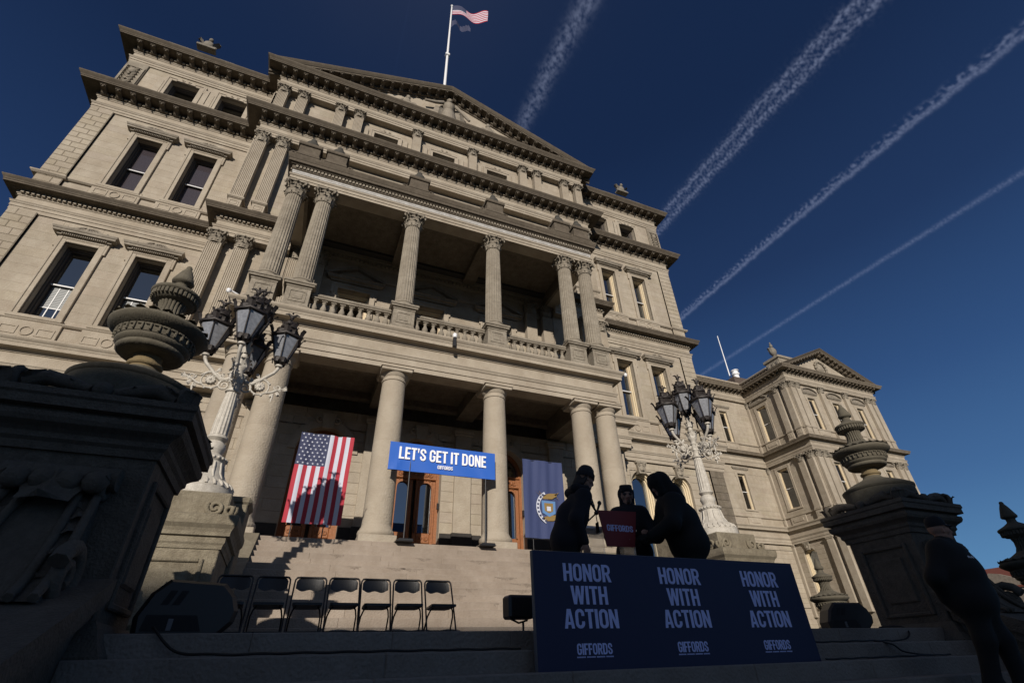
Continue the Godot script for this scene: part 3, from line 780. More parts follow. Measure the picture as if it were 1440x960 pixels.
func build_capitol() -> void:
	var o := thing("capitol_building", "tall pale sandstone capitol building with pedimented front, two-storey portico and long side wing", "building")
	var cap := capital_mesh(M.stone_worn)
	var modi := modillion_mesh(M.stone_cornice)
	# ---- solid cores behind the windows
	var g := G.new()
	g.box(Vector3(-18.3, -0.5, -40), Vector3(18.3, 33.0, -5.95))
	g.box(Vector3(-10.6, -0.5, -6.0), Vector3(10.6, 33.0, -5.0))
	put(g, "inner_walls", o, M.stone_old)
	# ---- side bays
	for s in [-1.0, 1.0]:
		var near: bool = s < 0
		var xa: float = -17.6 if near else 10.8; var xb: float = -10.8 if near else 17.6
		var qa: float = -18.6 if near else 17.6; var qb: float = -17.6 if near else 18.6
		var hole := func(w: float, y0: float, y1: float) -> Array: return [Rect2(s * 12.92 - w * 0.5, y0, w, y1 - y0), Rect2(s * 15.53 - w * 0.5, y0, w, y1 - y0)]
		# ground storey
		var gh := [Rect2(s * 12.65 - 0.72, 5.4, 1.44, 10.42 - 5.4), Rect2(s * 15.28 - 0.72, 5.4, 1.44, 10.42 - 5.4)]
		wall("ground_floor_wall", o, at3(0, 0, ZW), xa, xb, 3.2, 10.96, gh, 0.43, 1.15, 0.022, M.stone, true)
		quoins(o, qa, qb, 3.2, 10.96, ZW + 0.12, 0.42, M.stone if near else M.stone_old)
		for x in [12.65, 15.28]: arch_window(o, at3(s * x, 5.4, ZW), 0.72, 4.3, true)
		# first and second storeys
		wall("wall_panel", o, at3(0, 0, ZW), xa, xb, 12.4, 18.9, hole.call(1.2, 13.72, 17.68), 0.45, 1.3, 0.007, M.stone, true)
		wall("wall_panel", o, at3(0, 0, ZW), xa, xb, 20.4, 26.76, hole.call(1.16, 21.5, 25.42), 0.45, 1.3, 0.007, M.stone, near)
		for lv in [[12.4, 18.9], [20.4, 26.76]]: quoins(o, qa, qb, lv[0], lv[1], ZW + 0.13, 0.38, M.stone)
		for x in [12.92, 15.53]:
			window(o, "window", at3(s * x, 13.72, ZW), 1.2, 3.96, 1, "pane_dark", near, "sash_shaded" if near else "sash_paint")
			window(o, "window", at3(s * x, 21.5, ZW), 1.16, 3.92, 1, "pane_curtain" if near else "pane_dark", false, "sash_shaded" if near else "sash_paint")  # left frames: their shade is in the paint colour
			for y in [12.52, 20.5]:   # panel under the sill: two sunk fields and a ring
				var a := G.new()
				a.t = at3(s * x, y, ZW)
				a.block(Vector3(-0.98, 0.0, -0.1), Vector3(0.98, 1.0, 0.1), 0.015)
				for q in [-1.0, 1.0]:
					for r in [[0.3, 0.86, 0.62, 0.68], [0.3, 0.86, 0.3, 0.36], [0.8, 0.86, 0.36, 0.62], [0.3, 0.36, 0.36, 0.62]]:
						a.box(Vector3(q * r[0], r[2], 0.09), Vector3(q * r[1], r[3], 0.125))
				var ring := []
				for i in 17: ring.append(Vector3(cos(TAU * i / 16) * 0.19, 0.49 + sin(TAU * i / 16) * 0.19, 0.11))
				a.tube(ring, 0.035, 6, false)
				put(a, "sill_panel", o, M.stone)
		for y in [[13.42, 13.56], [21.2, 21.36]]:
			var a := G.new()
			a.sweep(V([-0.1, y[0], 0.08, y[0] + 0.02, 0.15, y[0] + 0.08, 0.15, y[1] - 0.02, 0.1, y[1], -0.1, y[1] + 0.02]), V([s * 10.8, ZW, s * 18.0, ZW]) if s > 0 else V([-18.0, ZW, -10.8, ZW]))
			put(a, "sill_course", o, M.stone)
			a = G.new()
			var pr := V([-0.1, y[0] - 0.02, 0.16, y[0], 0.24, y[0] + 0.08, 0.24, y[1] - 0.02, 0.14, y[1] + 0.02, -0.1, y[1] + 0.05])
			a.sweep(pr, V([17.5, ZW, 18.62, ZW, 18.62, -12]) if s > 0 else V([-18.62, -12, -18.62, ZW, -17.5, ZW]))
			put(a, "sill_course", o, M.stone)
		# attic
		wall("attic_wall", o, at3(0, 0, ZW), xa, xb, 28.2, 31.6, [Rect2(s * 12.95 - 0.72, 29.2, 1.44, 1.8), Rect2(s * 15.55 - 0.72, 29.2, 1.44, 1.8)], 0.5, 1.4, 0.007, M.stone, false)
		for x in [12.95, 15.55]:
			window(o, "attic_window", at3(s * x, 29.2, ZW), 1.44, 1.8, 0, "pane_dark", false, "sash_shaded")  # recess shade painted into the frame
			var a := G.new()
			a.t = at3(s * x, 31.02, ZW)
			a.prism(V([-0.5, 0.0, 0.5, 0.0, 0.42, 0.18, 0.2, 0.26, 0, 0.28, -0.2, 0.26, -0.42, 0.18]), 0.0, 0.12)
			a.spiral(Vector3(-0.16, 0.1, 0.13), Vector3(-1, 0, 0), Vector3.UP, 0.1, 0.03, 1.2, 0.5, 0.03, 5, 10); a.spiral(Vector3(0.16, 0.1, 0.13), Vector3(1, 0, 0), Vector3.UP, 0.1, 0.03, 1.2, 0.5, 0.03, 5, 10)
			put(a, "crest", o, M.stone)
			a = G.new()
			for q in [-1.0, 1.0]: a.block(Vector3(s * x + q * 1.0, 28.3, ZW - 0.1), Vector3(s * x + q * 1.34, 31.0, ZW + 0.09), 0.02)
			put(a, "attic_strip", o, M.stone)
		var c := G.new()   # carved corner of the attic
		c.t = at3(s * 18.1, 28.2, ZW)
		c.block(Vector3(-0.5, 0, -0.5), Vector3(0.5, 3.38, 0.1), 0.02)
		for q in [[-0.46, -0.36, 0.2, 2.9], [0.36, 0.46, 0.2, 2.9], [-0.36, 0.36, 2.8, 2.9]]: c.box(Vector3(q[0], q[2], 0.09), Vector3(q[1], q[3], 0.15))
		for i in 9:
			var y := 0.5 + i * 0.25; var w := 0.3 - 0.02 * absf(i - 6)
			for q in [-1.0, 1.0]:
				c.leaf(Vector3(q * 0.05, y, 0.1), Vector3(q * 0.8, 0.1, 0.7).normalized(), Vector3(q * 0.6, 0.8, 0.1).normalized(), 0.2, w, 0.14)
			c.ball(Vector3(0.06 * (i % 2 * 2 - 1), y, 0.17), Vector3(0.09, 0.09, 0.09), 6)
		c.ball(Vector3(0, 2.35, 0.16), Vector3(0.2, 0.24, 0.14), 8)
		put(c, "carved_corner", o, M.stone_worn)
		# return walls
		g = G.new()
		g.box(Vector3(s * 18.58, -0.5, -40), Vector3(s * 18.2, 31.4, ZW + 0.02))
		g.box(Vector3(s * 18.2, -0.5, ZW - 0.06), Vector3(s * 10.6, 3.3, ZW - 0.02))
		g.box(Vector3(s * 10.8, -0.5, ZW - 0.05), Vector3(s * 10.5, 31.4, ZB))
		put(g, "return_wall", o, M.stone)
		g = G.new()
		g.block(Vector3(s * 10.6, 0, ZW - 0.1), Vector3(s * 18.75, 3.9, ZW + 0.2), 0.05)
		put(g, "plinth", o, M.stone)
		# corner piece on the attic cornice
		g = G.new()
		g.t = at3(s * 15.6, 33.3, -5.0)
		g.block(Vector3(-1.7, 0, -1.2), Vector3(1.7, 0.8, 0.0), 0.04); g.block(Vector3(-1.85, 0.8, -1.3), Vector3(1.85, 0.98, 0.12), 0.04)
		put(g, "roof_block", o, M.stone_grey)
		var e := G.new()
		e.t = Transform3D(Basis.IDENTITY.scaled(Vector3(0.75, 0.8, 0.75)), Vector3(s * 15.4, 34.3, -4.6))
		e.block(Vector3(-0.7, 0, -0.3), Vector3(0.7, 0.2, 0.3), 0.03)
		e.ball(Vector3(0, 0.6, 0), Vector3(0.42, 0.5, 0.3), 10); e.ball(Vector3(0.05, 1.2, 0.12), Vector3(0.18, 0.22, 0.18), 8)
		for q in [-1.0, 1.0]:
			e.leaf(Vector3(q * 0.25, 0.4, 0), Vector3(q, 0.1, 0.2).normalized(), Vector3(q * 0.45, 0.9, 0).normalized(), 0.4, 0.85, 0.3)
			e.spiral(Vector3(q * 0.5, 0.32, 0.1), Vector3(q, 0, 0), Vector3.UP, 0.22, 0.05, 1.4, 2.6, 0.08, 6, 14)
		put(e, "roof_ornament", o, M.stone_grey)
	# ---- entablatures round the whole front
	var around := V([-18.6, -20, -18.6, ZW, -10.6, ZW, -10.6, ZP, 10.6, ZP, 10.6, ZW, 18.6, ZW, 18.6, -20])
	var front := around.slice(1, 7)
	var low := V([-18.6, -20, -18.6, ZW, -10.9, ZW, -10.9, ZP, -7.45, ZP, -7.45, 0.26, 7.45, 0.26, 7.45, ZP, 10.9, ZP, 10.9, ZW, 18.6, ZW, 18.6, -20])
	g = G.new(); g.sweep(prof_ground_at(10.94), low); put(g, "ground_entablature", o, M.stone)
	# inside the gallery the belt stops: the wall there has its own small cornice
	var belts := [V([-18.6, -20, -18.6, ZW, -10.6, ZW, -10.6, ZP, -7.3, ZP]), V([7.3, ZP, 10.6, ZP, 10.6, ZW, 18.6, ZW, 18.6, -20])]
	for q in belts:
		g = G.new(); g.sweep(up_by(prof_belt(), 18.84), q); put(g, "belt_entablature", o, M.stone)
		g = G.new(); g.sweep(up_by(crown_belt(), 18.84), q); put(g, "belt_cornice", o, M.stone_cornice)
		dentils(o, q, 0.12, 0.22, 18.84 + 0.94, 18.84 + 1.06, 0.19, M.stone)
	for y in [26.73, ATT]:
		g = G.new(); g.sweep(up_by(prof_main(), y), around); put(g, "main_entablature", o, M.stone)
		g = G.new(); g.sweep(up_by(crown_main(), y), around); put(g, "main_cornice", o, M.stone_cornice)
		dentils(o, front, 0.14, 0.23, y + 1.05, y + 1.18, 0.21, M.stone)
	g = G.new()
	g.sweep(V([-0.1, 18.7, 0.08, 18.7, 0.12, 18.8, 0.12, 19.5, 0.2, 19.55, 0.24, 19.62, 0.24, 19.8, 0.4, 19.85, 0.4, 19.95, 0.48, 20.1, -0.1, 20.15]), V([-7.3, ZG, 7.3, ZG])); put(g, "gallery_inner_cornice", o, M.stone)
	dentils(o, V([-7.3, ZG, 7.3, ZG]), 0.22, 0.34, 19.64, 19.8, 0.22, M.stone)
	for y in [26.73 + 1.3, ATT + 1.3]:
		modillions(o, modi, V([-18.75, ZW, -11.35, ZW]), y, 0.67); modillions(o, modi, V([-10.85, ZP, 10.85, ZP]), y, 0.628); modillions(o, modi, V([11.35, ZW, 18.75, ZW]), y, 0.67)
	g = G.new()
	for y in [12.5, 20.35, 28.4]: g.box(Vector3(-18.5, y - 0.3, -20), Vector3(18.5, y, -4.9))
	g.box(Vector3(-10.55, 28.0, -5), Vector3(10.55, 28.42, -3.6)); g.box(Vector3(-10.55, 20.0, -5), Vector3(10.55, 20.36, -3.6))
	g.box(Vector3(-18.6, 33.1, -40), Vector3(18.6, 33.3, -5.0)); g.box(Vector3(-10.6, 33.1, -6), Vector3(10.6, 33.3, -3.6))
	put(g, "ledge", o, M.lead)
	# ---- middle bay
	var doors := []
	for x in [-3.95, 0.0, 3.95]: doors.append(Rect2(x - 1.05, 4.5, 2.1, 10.16 - 4.5))
	wall("portico_wall", o, at3(0, 0, ZB), -10.7, 10.7, 3.2, 10.96, doors, 0.42, 1.0, 0.02, M.stone, false)
	var rear := []
	for x in [-3.95, 0.0, 3.95]: rear.append(Rect2(x - 0.8, 12.6, 1.6, 5.2))
	wall("gallery_wall", o, at3(0, 0, ZB), -10.75, -7.3, 12.4, 18.9, [], 0.45, 1.2, 0.007, M.stone, true)
	wall("gallery_wall", o, at3(0, 0, ZB), 7.3, 10.75, 12.4, 18.9, [], 0.45, 1.2, 0.007, M.stone, true)
	wall("gallery_wall", o, at3(0, 0, ZG), -7.3, 7.3, 12.4, 18.9, rear, 0.45, 1.2, 0.007, M.stone, false)
	g = G.new()
	for q in [-1.0, 1.0]: g.box(Vector3(q * 7.3, 12.4, ZG - 0.1), Vector3(q * 7.36, 20.3, ZB + 0.01))
	put(g, "gallery_return", o, M.stone)
	wall("wall_panel", o, at3(0, 0, ZB), -10.75, 10.75, 20.4, 26.76, [], 0.45, 1.3, 0.007, M.stone, false)
	var wa := [Rect2(-3.87 - 0.76, 29.0, 1.52, 1.6), Rect2(-0.76, 29.0, 1.52, 1.6), Rect2(3.87 - 0.76, 29.0, 1.52, 1.6)]
	wall("attic_wall", o, at3(0, 0, ZB), -10.75, 10.75, 28.2, 31.6, wa, 0.5, 1.5, 0.007, M.stone, false)
	for x in [-3.87, 0.0, 3.87]:
		window(o, "attic_window", at3(x, 29.0, ZB), 1.52, 1.6, 3, "pane_dark", false, "sash_shaded")  # frame colour darkened to stand for shade under the window head
		var a := G.new()
		a.t = at3(x, 30.86, ZB)
		a.prism(V([-0.5, 0.0, 0.5, 0.0, 0.42, 0.16, 0.2, 0.24, 0, 0.26, -0.2, 0.24, -0.42, 0.16]), 0.0, 0.13)
		for q in [-1.0, 1.0]:
			a.spiral(Vector3(q * 0.16, 0.09, 0.14), Vector3(q, 0, 0), Vector3.UP, 0.09, 0.03, 1.2, 0.5, 0.03, 5, 10)
			a.block(Vector3(q * 1.14, -2.3, -0.1), Vector3(q * 1.4, -0.1, 0.1), 0.02)
		put(a, "crest", o, M.stone)
	for x in [-10.28, -9.22, 9.22, 10.28]: pilaster(o, x, ZP + 0.14, 20.5, 26.75, 0.56, cap, 0.72, 0.86)
	for x in [-10.36, -9.24, 9.24, 10.36]: pilaster(o, x, ZP + 0.14, 12.56, 18.89, 0.58, cap, 0.66, 0.86)
	for x in [-10.22, -9.1, -6.87, -5.72, -1.95, 1.95, 5.72, 6.87, 9.1, 10.22]:
		pilaster(o, x, ZP + 0.14, 28.42, 31.6, 0.54, cap, 0.5, 0.3)
	# small carved pieces over the gallery, on the frieze of the second storey
	for x in [-3.9, -0.9, 0.9, 3.9, 5.6]:
		var a := G.new()
		a.t = at3(x, 24.9, ZB)
		for q in [-1.0, 1.0]: a.spiral(Vector3(q * 0.3, 0, 0.1), Vector3(q, 0, 0), Vector3.UP, 0.24, 0.06, 1.4, 2.6, 0.07, 6, 14)
		a.ball(Vector3(0, 0.06, 0.1), Vector3(0.16, 0.2, 0.1), 8)
		put(a, "carved_scroll", o, M.stone_worn)
	# ---- pediment
	var ped := part("pediment", o)
	g = G.new()
	g.prism(V([-10.9, 33.1, 10.9, 33.1, 0, 36.95]), -6.5, -3.66)
	put(g, "tympanum", ped, M.stone)
	var slope := atan2(37.36 - 33.24, 11.35)
	var pr := V([0, -0.72, 0.07, -0.7, 0.12, -0.6, 0.2, -0.58, 0.22, -0.36, 0.7, -0.35, 0.7, -0.23, 0.74, -0.2, 0.82, -0.08, 0.86, 0.0, 0.86, 0.05, -3.0, 0.06])
	for s in [-1.0, 1.0]:
		g = G.new()
		# slanting cornice from the tip up to the ridge
		var pa := []
		for q in pr: pa.append(Vector3(0, q.y / cos(slope), q.x))
		for i in pr.size() - 1:
			var tip := Vector3(s * 11.4, 33.22, ZP); var ridge := Vector3(0, 37.36, ZP)
			if s < 0: g.quad(tip + pa[i], ridge + pa[i], ridge + pa[i + 1], tip + pa[i + 1])
			else: g.quad(ridge + pa[i], tip + pa[i], tip + pa[i + 1], ridge + pa[i + 1])
		put(g, "raking_cornice", ped, M.stone_cornice)
		for i in 17:
			var x := 0.33 + i * 0.638
			if x > 9.9: continue
			var y := 37.36 - x * tan(slope) - 0.36 / cos(slope)
			inst(modi, "raking_modillion", ped, Transform3D(Basis(Vector3(1, -s * tan(slope) * 1.0, 0), Vector3.UP, Vector3.BACK), Vector3(s * x, y + 0.015, ZP + 0.18)))
	g = G.new()
	g.quad(Vector3(-11.4, 33.2, ZP + 0.7), Vector3(0, 37.4, ZP + 0.7), Vector3(0, 37.4, -16), Vector3(-11.4, 33.2, -16)); g.quad(Vector3(0, 37.4, ZP + 0.7), Vector3(11.4, 33.2, ZP + 0.7), Vector3(11.4, 33.2, -16), Vector3(0, 37.4, -16))
	put(g, "gable_roof", ped, M.roof)
	build_tympanum(ped)
	build_portico(o, cap)
	build_wing(o, cap, modillion_mesh(M.stone_cornice2))

func prof_ground_at(y: float) -> Array: return up_by(prof_ground(), y)

func build_tympanum(ped: Node) -> void:
	# standing robed woman with outspread arms between seated figures and heaps of goods
	var g := G.new()
	g.t = Transform3D(Basis.IDENTITY.scaled(Vector3(1.25, 1.18, 0.75)), Vector3(0, 33.35, -3.5))
	g.lathe(V([0.62, 0, 0.56, 0.5, 0.42, 1.2, 0.31, 1.6, 0.36, 1.9, 0.38, 2.15, 0.26, 2.36, 0.11, 2.44, 0.11, 2.52]), Vector3(0, 0, 0), 22, false, 0, TAU, 0.09, 22)
	g.ball(Vector3(0, 2.66, 0.05), Vector3(0.19, 0.24, 0.2), 10); g.ball(Vector3(0, 2.76, -0.02), Vector3(0.22, 0.2, 0.2), 8)
	g.tube([Vector3(-0.36, 2.2, 0.1), Vector3(-0.85, 1.75, 0.3), Vector3(-1.45, 1.55, 0.35)], [0.15, 0.13, 0.09], 8)
	g.tube([Vector3(0.36, 2.2, 0.1), Vector3(0.75, 1.55, 0.3), Vector3(1.2, 0.95, 0.35)], [0.15, 0.13, 0.09], 8)
	g.leaf(Vector3(-0.7, 0.3, 0.2), Vector3(0, 0, 1), Vector3(0.1, 1, 0).normalized(), 0.5, 1.4, 0.1)
	g.leaf(Vector3(0.7, 0.3, 0.2), Vector3(0, 0, 1), Vector3(-0.1, 1, 0).normalized(), 0.5, 1.4, 0.1)
	put(g, "standing_figure", ped, M.stone_trim)
	for s in [-1.0, 1.0]:
		g = G.new()
		g.t = at3(s * 3.1, 33.4, -3.5)
		g.tube([Vector3(0, 0.25, 0.1), Vector3(-s * 0.1, 0.8, 0.1), Vector3(-s * 0.12, 1.15, 0.1)], [0.4, 0.34, 0.22], 10)
		g.ball(Vector3(-s * 0.14, 1.42, 0.15), Vector3(0.18, 0.22, 0.19), 9)
		g.tube([Vector3(0, 0.35, 0.25), Vector3(-s * 0.65, 0.5, 0.3), Vector3(-s * 0.95, 0.1, 0.3)], [0.26, 0.2, 0.13], 9)
		g.tube([Vector3(s * 0.2, 1.0, 0.15), Vector3(s * 0.5, 0.6, 0.2), Vector3(s * 0.7, 0.3, 0.2)], [0.13, 0.11, 0.08], 7)
		put(g, "seated_figure", ped, M.stone_trim)
		g = G.new()
		g.t = at3(s * 5.0, 33.4, -3.5)
		for i in 9: g.ball(Vector3(-s * 1.0 + s * i * 0.3, 0.22 + 0.1 * (i % 2) - i * 0.012, 0.05), Vector3(0.22, 0.26 - i * 0.014, 0.2), 7)
		put(g, "carved_goods", ped, M.stone_trim)

func tuscan_column(o: Node, x: float) -> void:
	var c := part("column", o, at3(x, 4.8, 0))
	var b := G.new()
	b.block(Vector3(-0.57, 0, -0.57), Vector3(0.57, 0.26, 0.57), 0.02)
	b.lathe(V([0.52, 0.26, 0.56, 0.3, 0.57, 0.37, 0.55, 0.44, 0.5, 0.48, 0.5, 0.52, 0.475, 0.54, 0.462, 0.6]), Vector3.ZERO, 40, true)
	put(b, "base", c, M.stone)
	var s := G.new()
	var pr := []
	for i in 7: pr.append(Vector2(0.462 - 0.008 * i / 6.0, 0.6 + 2.72 * i / 6.0))
	pr.append(Vector2(0.448, 3.335)); pr.append(Vector2(0.454, 3.35))
	for i in 9: pr.append(Vector2(0.454 - 0.036 * pow(i / 8.0, 1.5), 3.35 + 2.33 * i / 8.0))
	s.lathe(pr, Vector3.ZERO, 48, true)
	put(s, "shaft", c, M.stone)
	var k := G.new()
	k.lathe(V([0.418, 5.66, 0.45, 5.67, 0.455, 5.71, 0.418, 5.73, 0.418, 5.84, 0.44, 5.85, 0.45, 5.88, 0.5, 5.94, 0.52, 5.99]), Vector3.ZERO, 40, true)
	k.block(Vector3(-0.56, 5.98, -0.56), Vector3(0.56, 6.1, 0.56), 0.02)
	k.block(Vector3(-0.6, 6.095, -0.6), Vector3(0.6, 6.14, 0.6), 0.01)
	put(k, "capital", c, M.stone)

func build_portico(o: Node, cap: Mesh) -> void:
	var xs := [-7.16, -5.96, -2.0, 2.0, 5.96, 7.16]
	for x in xs: tuscan_column(o, x)
	# podium
	var g := G.new()
	g.box(Vector3(-8.4, -0.3, -4.0), Vector3(8.4, 4.795, 0.56))
	put(g, "portico_floor", o, M.stone_step)
	# dark blocks along the foot of the wall, beside the doorways
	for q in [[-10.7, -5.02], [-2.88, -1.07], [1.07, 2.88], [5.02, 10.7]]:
		g = G.new(); g.block(Vector3(q[0], 4.5, ZB - 0.2), Vector3(q[1], 6.22, ZB + 0.04), 0.02); put(g, "wall_foot_block", o, M.wall_foot_dark)
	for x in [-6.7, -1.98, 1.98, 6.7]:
		g = G.new(); g.block(Vector3(x - 0.44, 4.5, ZB - 0.2), Vector3(x + 0.44, 6.25, ZB + 0.18), 0.02); put(g, "pier_base", o, M.wall_foot_dark)
	for x in [-6.7, -1.98, 1.98, 6.7]:   # smooth piers between the doorways
		g = G.new()
		g.block(Vector3(x - 0.38, 6.1, ZB - 0.1), Vector3(x + 0.38, 10.5, ZB + 0.14), 0.015)
		g.block(Vector3(x - 0.44, 10.5, ZB - 0.1), Vector3(x + 0.44, 10.62, ZB + 0.2), 0.02); g.block(Vector3(x - 0.48, 10.62, ZB - 0.1), Vector3(x + 0.48, 10.8, ZB + 0.24), 0.03)
		put(g, "pier", o, M.stone)
	for x in [-3.95, 0.0, 3.95]: doorway(o, x)
	# ceiling and beams behind the columns
	g = G.new()
	g.box(Vector3(-7.6, 11.9, ZB - 0.1), Vector3(7.6, 12.56, 0.2))
	for s in [-1.0, 1.0]: g.box(Vector3(s * 6.3, 10.943, ZB), Vector3(s * 7.44, 11.95, 0.24))
	g.box(Vector3(-7.4, 10.946, -0.42), Vector3(7.4, 11.95, 0.25))
	for x in [-2.0, 2.0]: g.box(Vector3(x - 0.4, 11.3, ZB), Vector3(x + 0.4, 11.95, -0.4))
	g.sweep(V([0, 11.5, 0.14, 11.5, 0.2, 11.6, 0.2, 11.9, -0.05, 11.92]), V([-7.4, ZB + 0.02, 7.4, ZB + 0.02]))
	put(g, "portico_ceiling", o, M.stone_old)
	# ---- gallery above
	for x in xs:
		var p := G.new()
		pedestal(p, 1.02, 1.3, 1.02, Vector3(x, 12.62, 0))
		put(p, "column_pedestal", o, M.stone_worn)
		var c := part("gallery_column", o, at3(x, 13.92, 0))
		var b := G.new()
		b.lathe(V([0.47, 0, 0.5, 0.04, 0.5, 0.09, 0.46, 0.13, 0.42, 0.15, 0.4, 0.2, 0.43, 0.22, 0.44, 0.26, 0.41, 0.3, 0.37, 0.32]), Vector3.ZERO, 32, true)
		put(b, "base", c, M.stone_worn)
		var s := G.new()
		fluted(s, Vector3(0, 0.32, 0), 0.372, 0.325, 4.42, 22)
		put(s, "shaft", c, M.stone_worn)
		inst(cap, "capital", c, Transform3D(Basis.IDENTITY.scaled(Vector3(0.325, 0.345, 0.325)), Vector3(0, 4.74, 0)))
	# balustrades between the pedestals
	var bal := G.new()
	bal.lathe(V([0.075, 0, 0.105, 0.0, 0.105, 0.06, 0.075, 0.08, 0.06, 0.11, 0.1, 0.17, 0.125, 0.24, 0.115, 0.31, 0.07, 0.42, 0.055, 0.5, 0.06, 0.53, 0.085, 0.55, 0.085, 0.58, 0.06, 0.6]), Vector3.ZERO, 12, true)
	bal.block(Vector3(-0.11, 0.595, -0.11), Vector3(0.11, 0.65, 0.11), 0.01)
	var bm := mesh_of(bal, M.stone_worn)
	for q in [[-5.5, -2.46], [-1.54, 1.54], [2.46, 5.5]]:
		var b := part("balustrade", o)
		g = G.new()
		g.block(Vector3(q[0], 12.58, -0.18), Vector3(q[1], 12.9, 0.16), 0.03); put(g, "foot_rail", b, M.stone_worn)
		g = G.new()
		g.block(Vector3(q[0], 13.55, -0.17), Vector3(q[1], 13.62, 0.17), 0.015); g.block(Vector3(q[0], 13.62, -0.2), Vector3(q[1], 13.75, 0.2), 0.03); put(g, "hand_rail", b, M.stone_worn)
		for i in 9: inst(bm, "baluster", b, at3(q[0] + (q[1] - q[0]) * (i + 0.5) / 9.0, 12.9, 0))
	for s in [-1.0, 1.0]:
		var b := part("balustrade", o)
		g = G.new()
		g.block(Vector3(s * 7.0, 12.58, ZB), Vector3(s * 7.32, 12.9, -0.5), 0.03); put(g, "foot_rail", b, M.stone_worn)
		g = G.new()
		g.block(Vector3(s * 6.98, 13.56, ZB), Vector3(s * 7.34, 13.75, -0.5), 0.03); put(g, "hand_rail", b, M.stone_worn)
		for i in 9: inst(bm, "baluster", b, at3(s * 7.16, 12.9, ZB + 0.3 + i * 0.34))
		pilaster(o, s * 6.95, ZG + 0.42, 12.6, 19.4, 0.62, cap, 0.68, 1.3)
		pilaster(o, s * 5.9, ZG + 0.42, 12.6, 19.4, 0.62, cap, 0.68, 1.3)
	# tall windows at the back of the gallery, each under a gable
	for x in [-3.95, 0.0, 3.95]:
		window(o, "gallery_window", at3(x, 12.6, ZG), 1.6, 5.2, 5, "pane_dark")
	# entablature of the gallery
	var path := V([-7.45, ZB, -7.45, 0.26, 7.45, 0.26, 7.45, ZB])
	g = G.new()
	g.sweep(up_by(V([-0.6, 0, 0.06, 0, 0.06, 0.13, 0.09, 0.14, 0.09, 0.27, 0.13, 0.3, 0.15, 0.36, 0.05, 0.38]), 19.4), path); put(g, "gallery_architrave", o, M.stone)
	g = G.new(); g.sweep(V([0.05, 19.78, 0.05, 19.88, 0.065, 19.885, 0.065, 19.97, 0.08, 19.975, 0.08, 20.06]), path); put(g, "gallery_frieze", o, M.frieze_pale)
	g = G.new()
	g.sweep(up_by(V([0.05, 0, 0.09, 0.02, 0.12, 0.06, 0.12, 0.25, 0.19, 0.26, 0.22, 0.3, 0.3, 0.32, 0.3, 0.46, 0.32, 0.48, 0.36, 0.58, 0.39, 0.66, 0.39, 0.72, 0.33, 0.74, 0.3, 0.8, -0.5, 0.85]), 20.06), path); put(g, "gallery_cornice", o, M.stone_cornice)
	dentils(o, path, 0.1, 0.18, 20.16, 20.29, 0.15, M.stone_worn)
	g = G.new()
	g.box(Vector3(-7.4, 19.404, -0.4), Vector3(7.4, 20.3, 0.2))
	for s in [-1.0, 1.0]: g.box(Vector3(s * 6.7, 19.402, ZB), Vector3(s * 7.42, 20.3, 0.19))
	g.box(Vector3(-7.3, 20.15, ZG), Vector3(7.3, 20.9, 0.2))
	for x in [-2.0, 2.0]: g.box(Vector3(x - 0.35, 19.8, ZB), Vector3(x + 0.35, 20.2, -0.39))
	put(g, "gallery_ceiling", o, M.stone_old)
	g = G.new(); g.sweep(V([0.08, 20.85, 0.08, 21.1, 0.0, 21.12, -0.6, 21.14]), path); put(g, "blocking_course", o, M.stone_cornice)
	for x in [-7.1, -5.9, -2.0, 2.0, 5.9, 7.1]:
		var a := part("roof_pedestal", o, at3(x, 21.05, 0.1))
		g = G.new()
		g.block(Vector3(-0.45, 0, -0.42), Vector3(0.45, 0.72, 0.3), 0.02); g.block(Vector3(-0.52, 0.72, -0.5), Vector3(0.52, 0.92, 0.38), 0.03); g.block(Vector3(-0.5, 0, -0.45), Vector3(0.5, 0.16, 0.36), 0.03)
		for s in [-1.0, 1.0]: g.spiral(Vector3(s * 0.62, 0.24, 0.1), Vector3(s, 0, 0), Vector3.UP, 0.2, 0.05, 1.2, 2.6, 0.07, 6, 12)
		put(g, "block", a, M.stone_cornice)
		g = G.new()
		g.lathe(V([0.34, 0.92, 0.38, 0.98, 0.37, 1.08, 0.22, 1.14, 0.27, 1.2, 0.29, 1.32, 0.2, 1.44, 0.12, 1.5, 0.16, 1.57, 0.13, 1.68, 0.0, 1.8]), Vector3(0, 0, -0.06), 18, true)
		put(g, "finial", a, M.stone_finial)

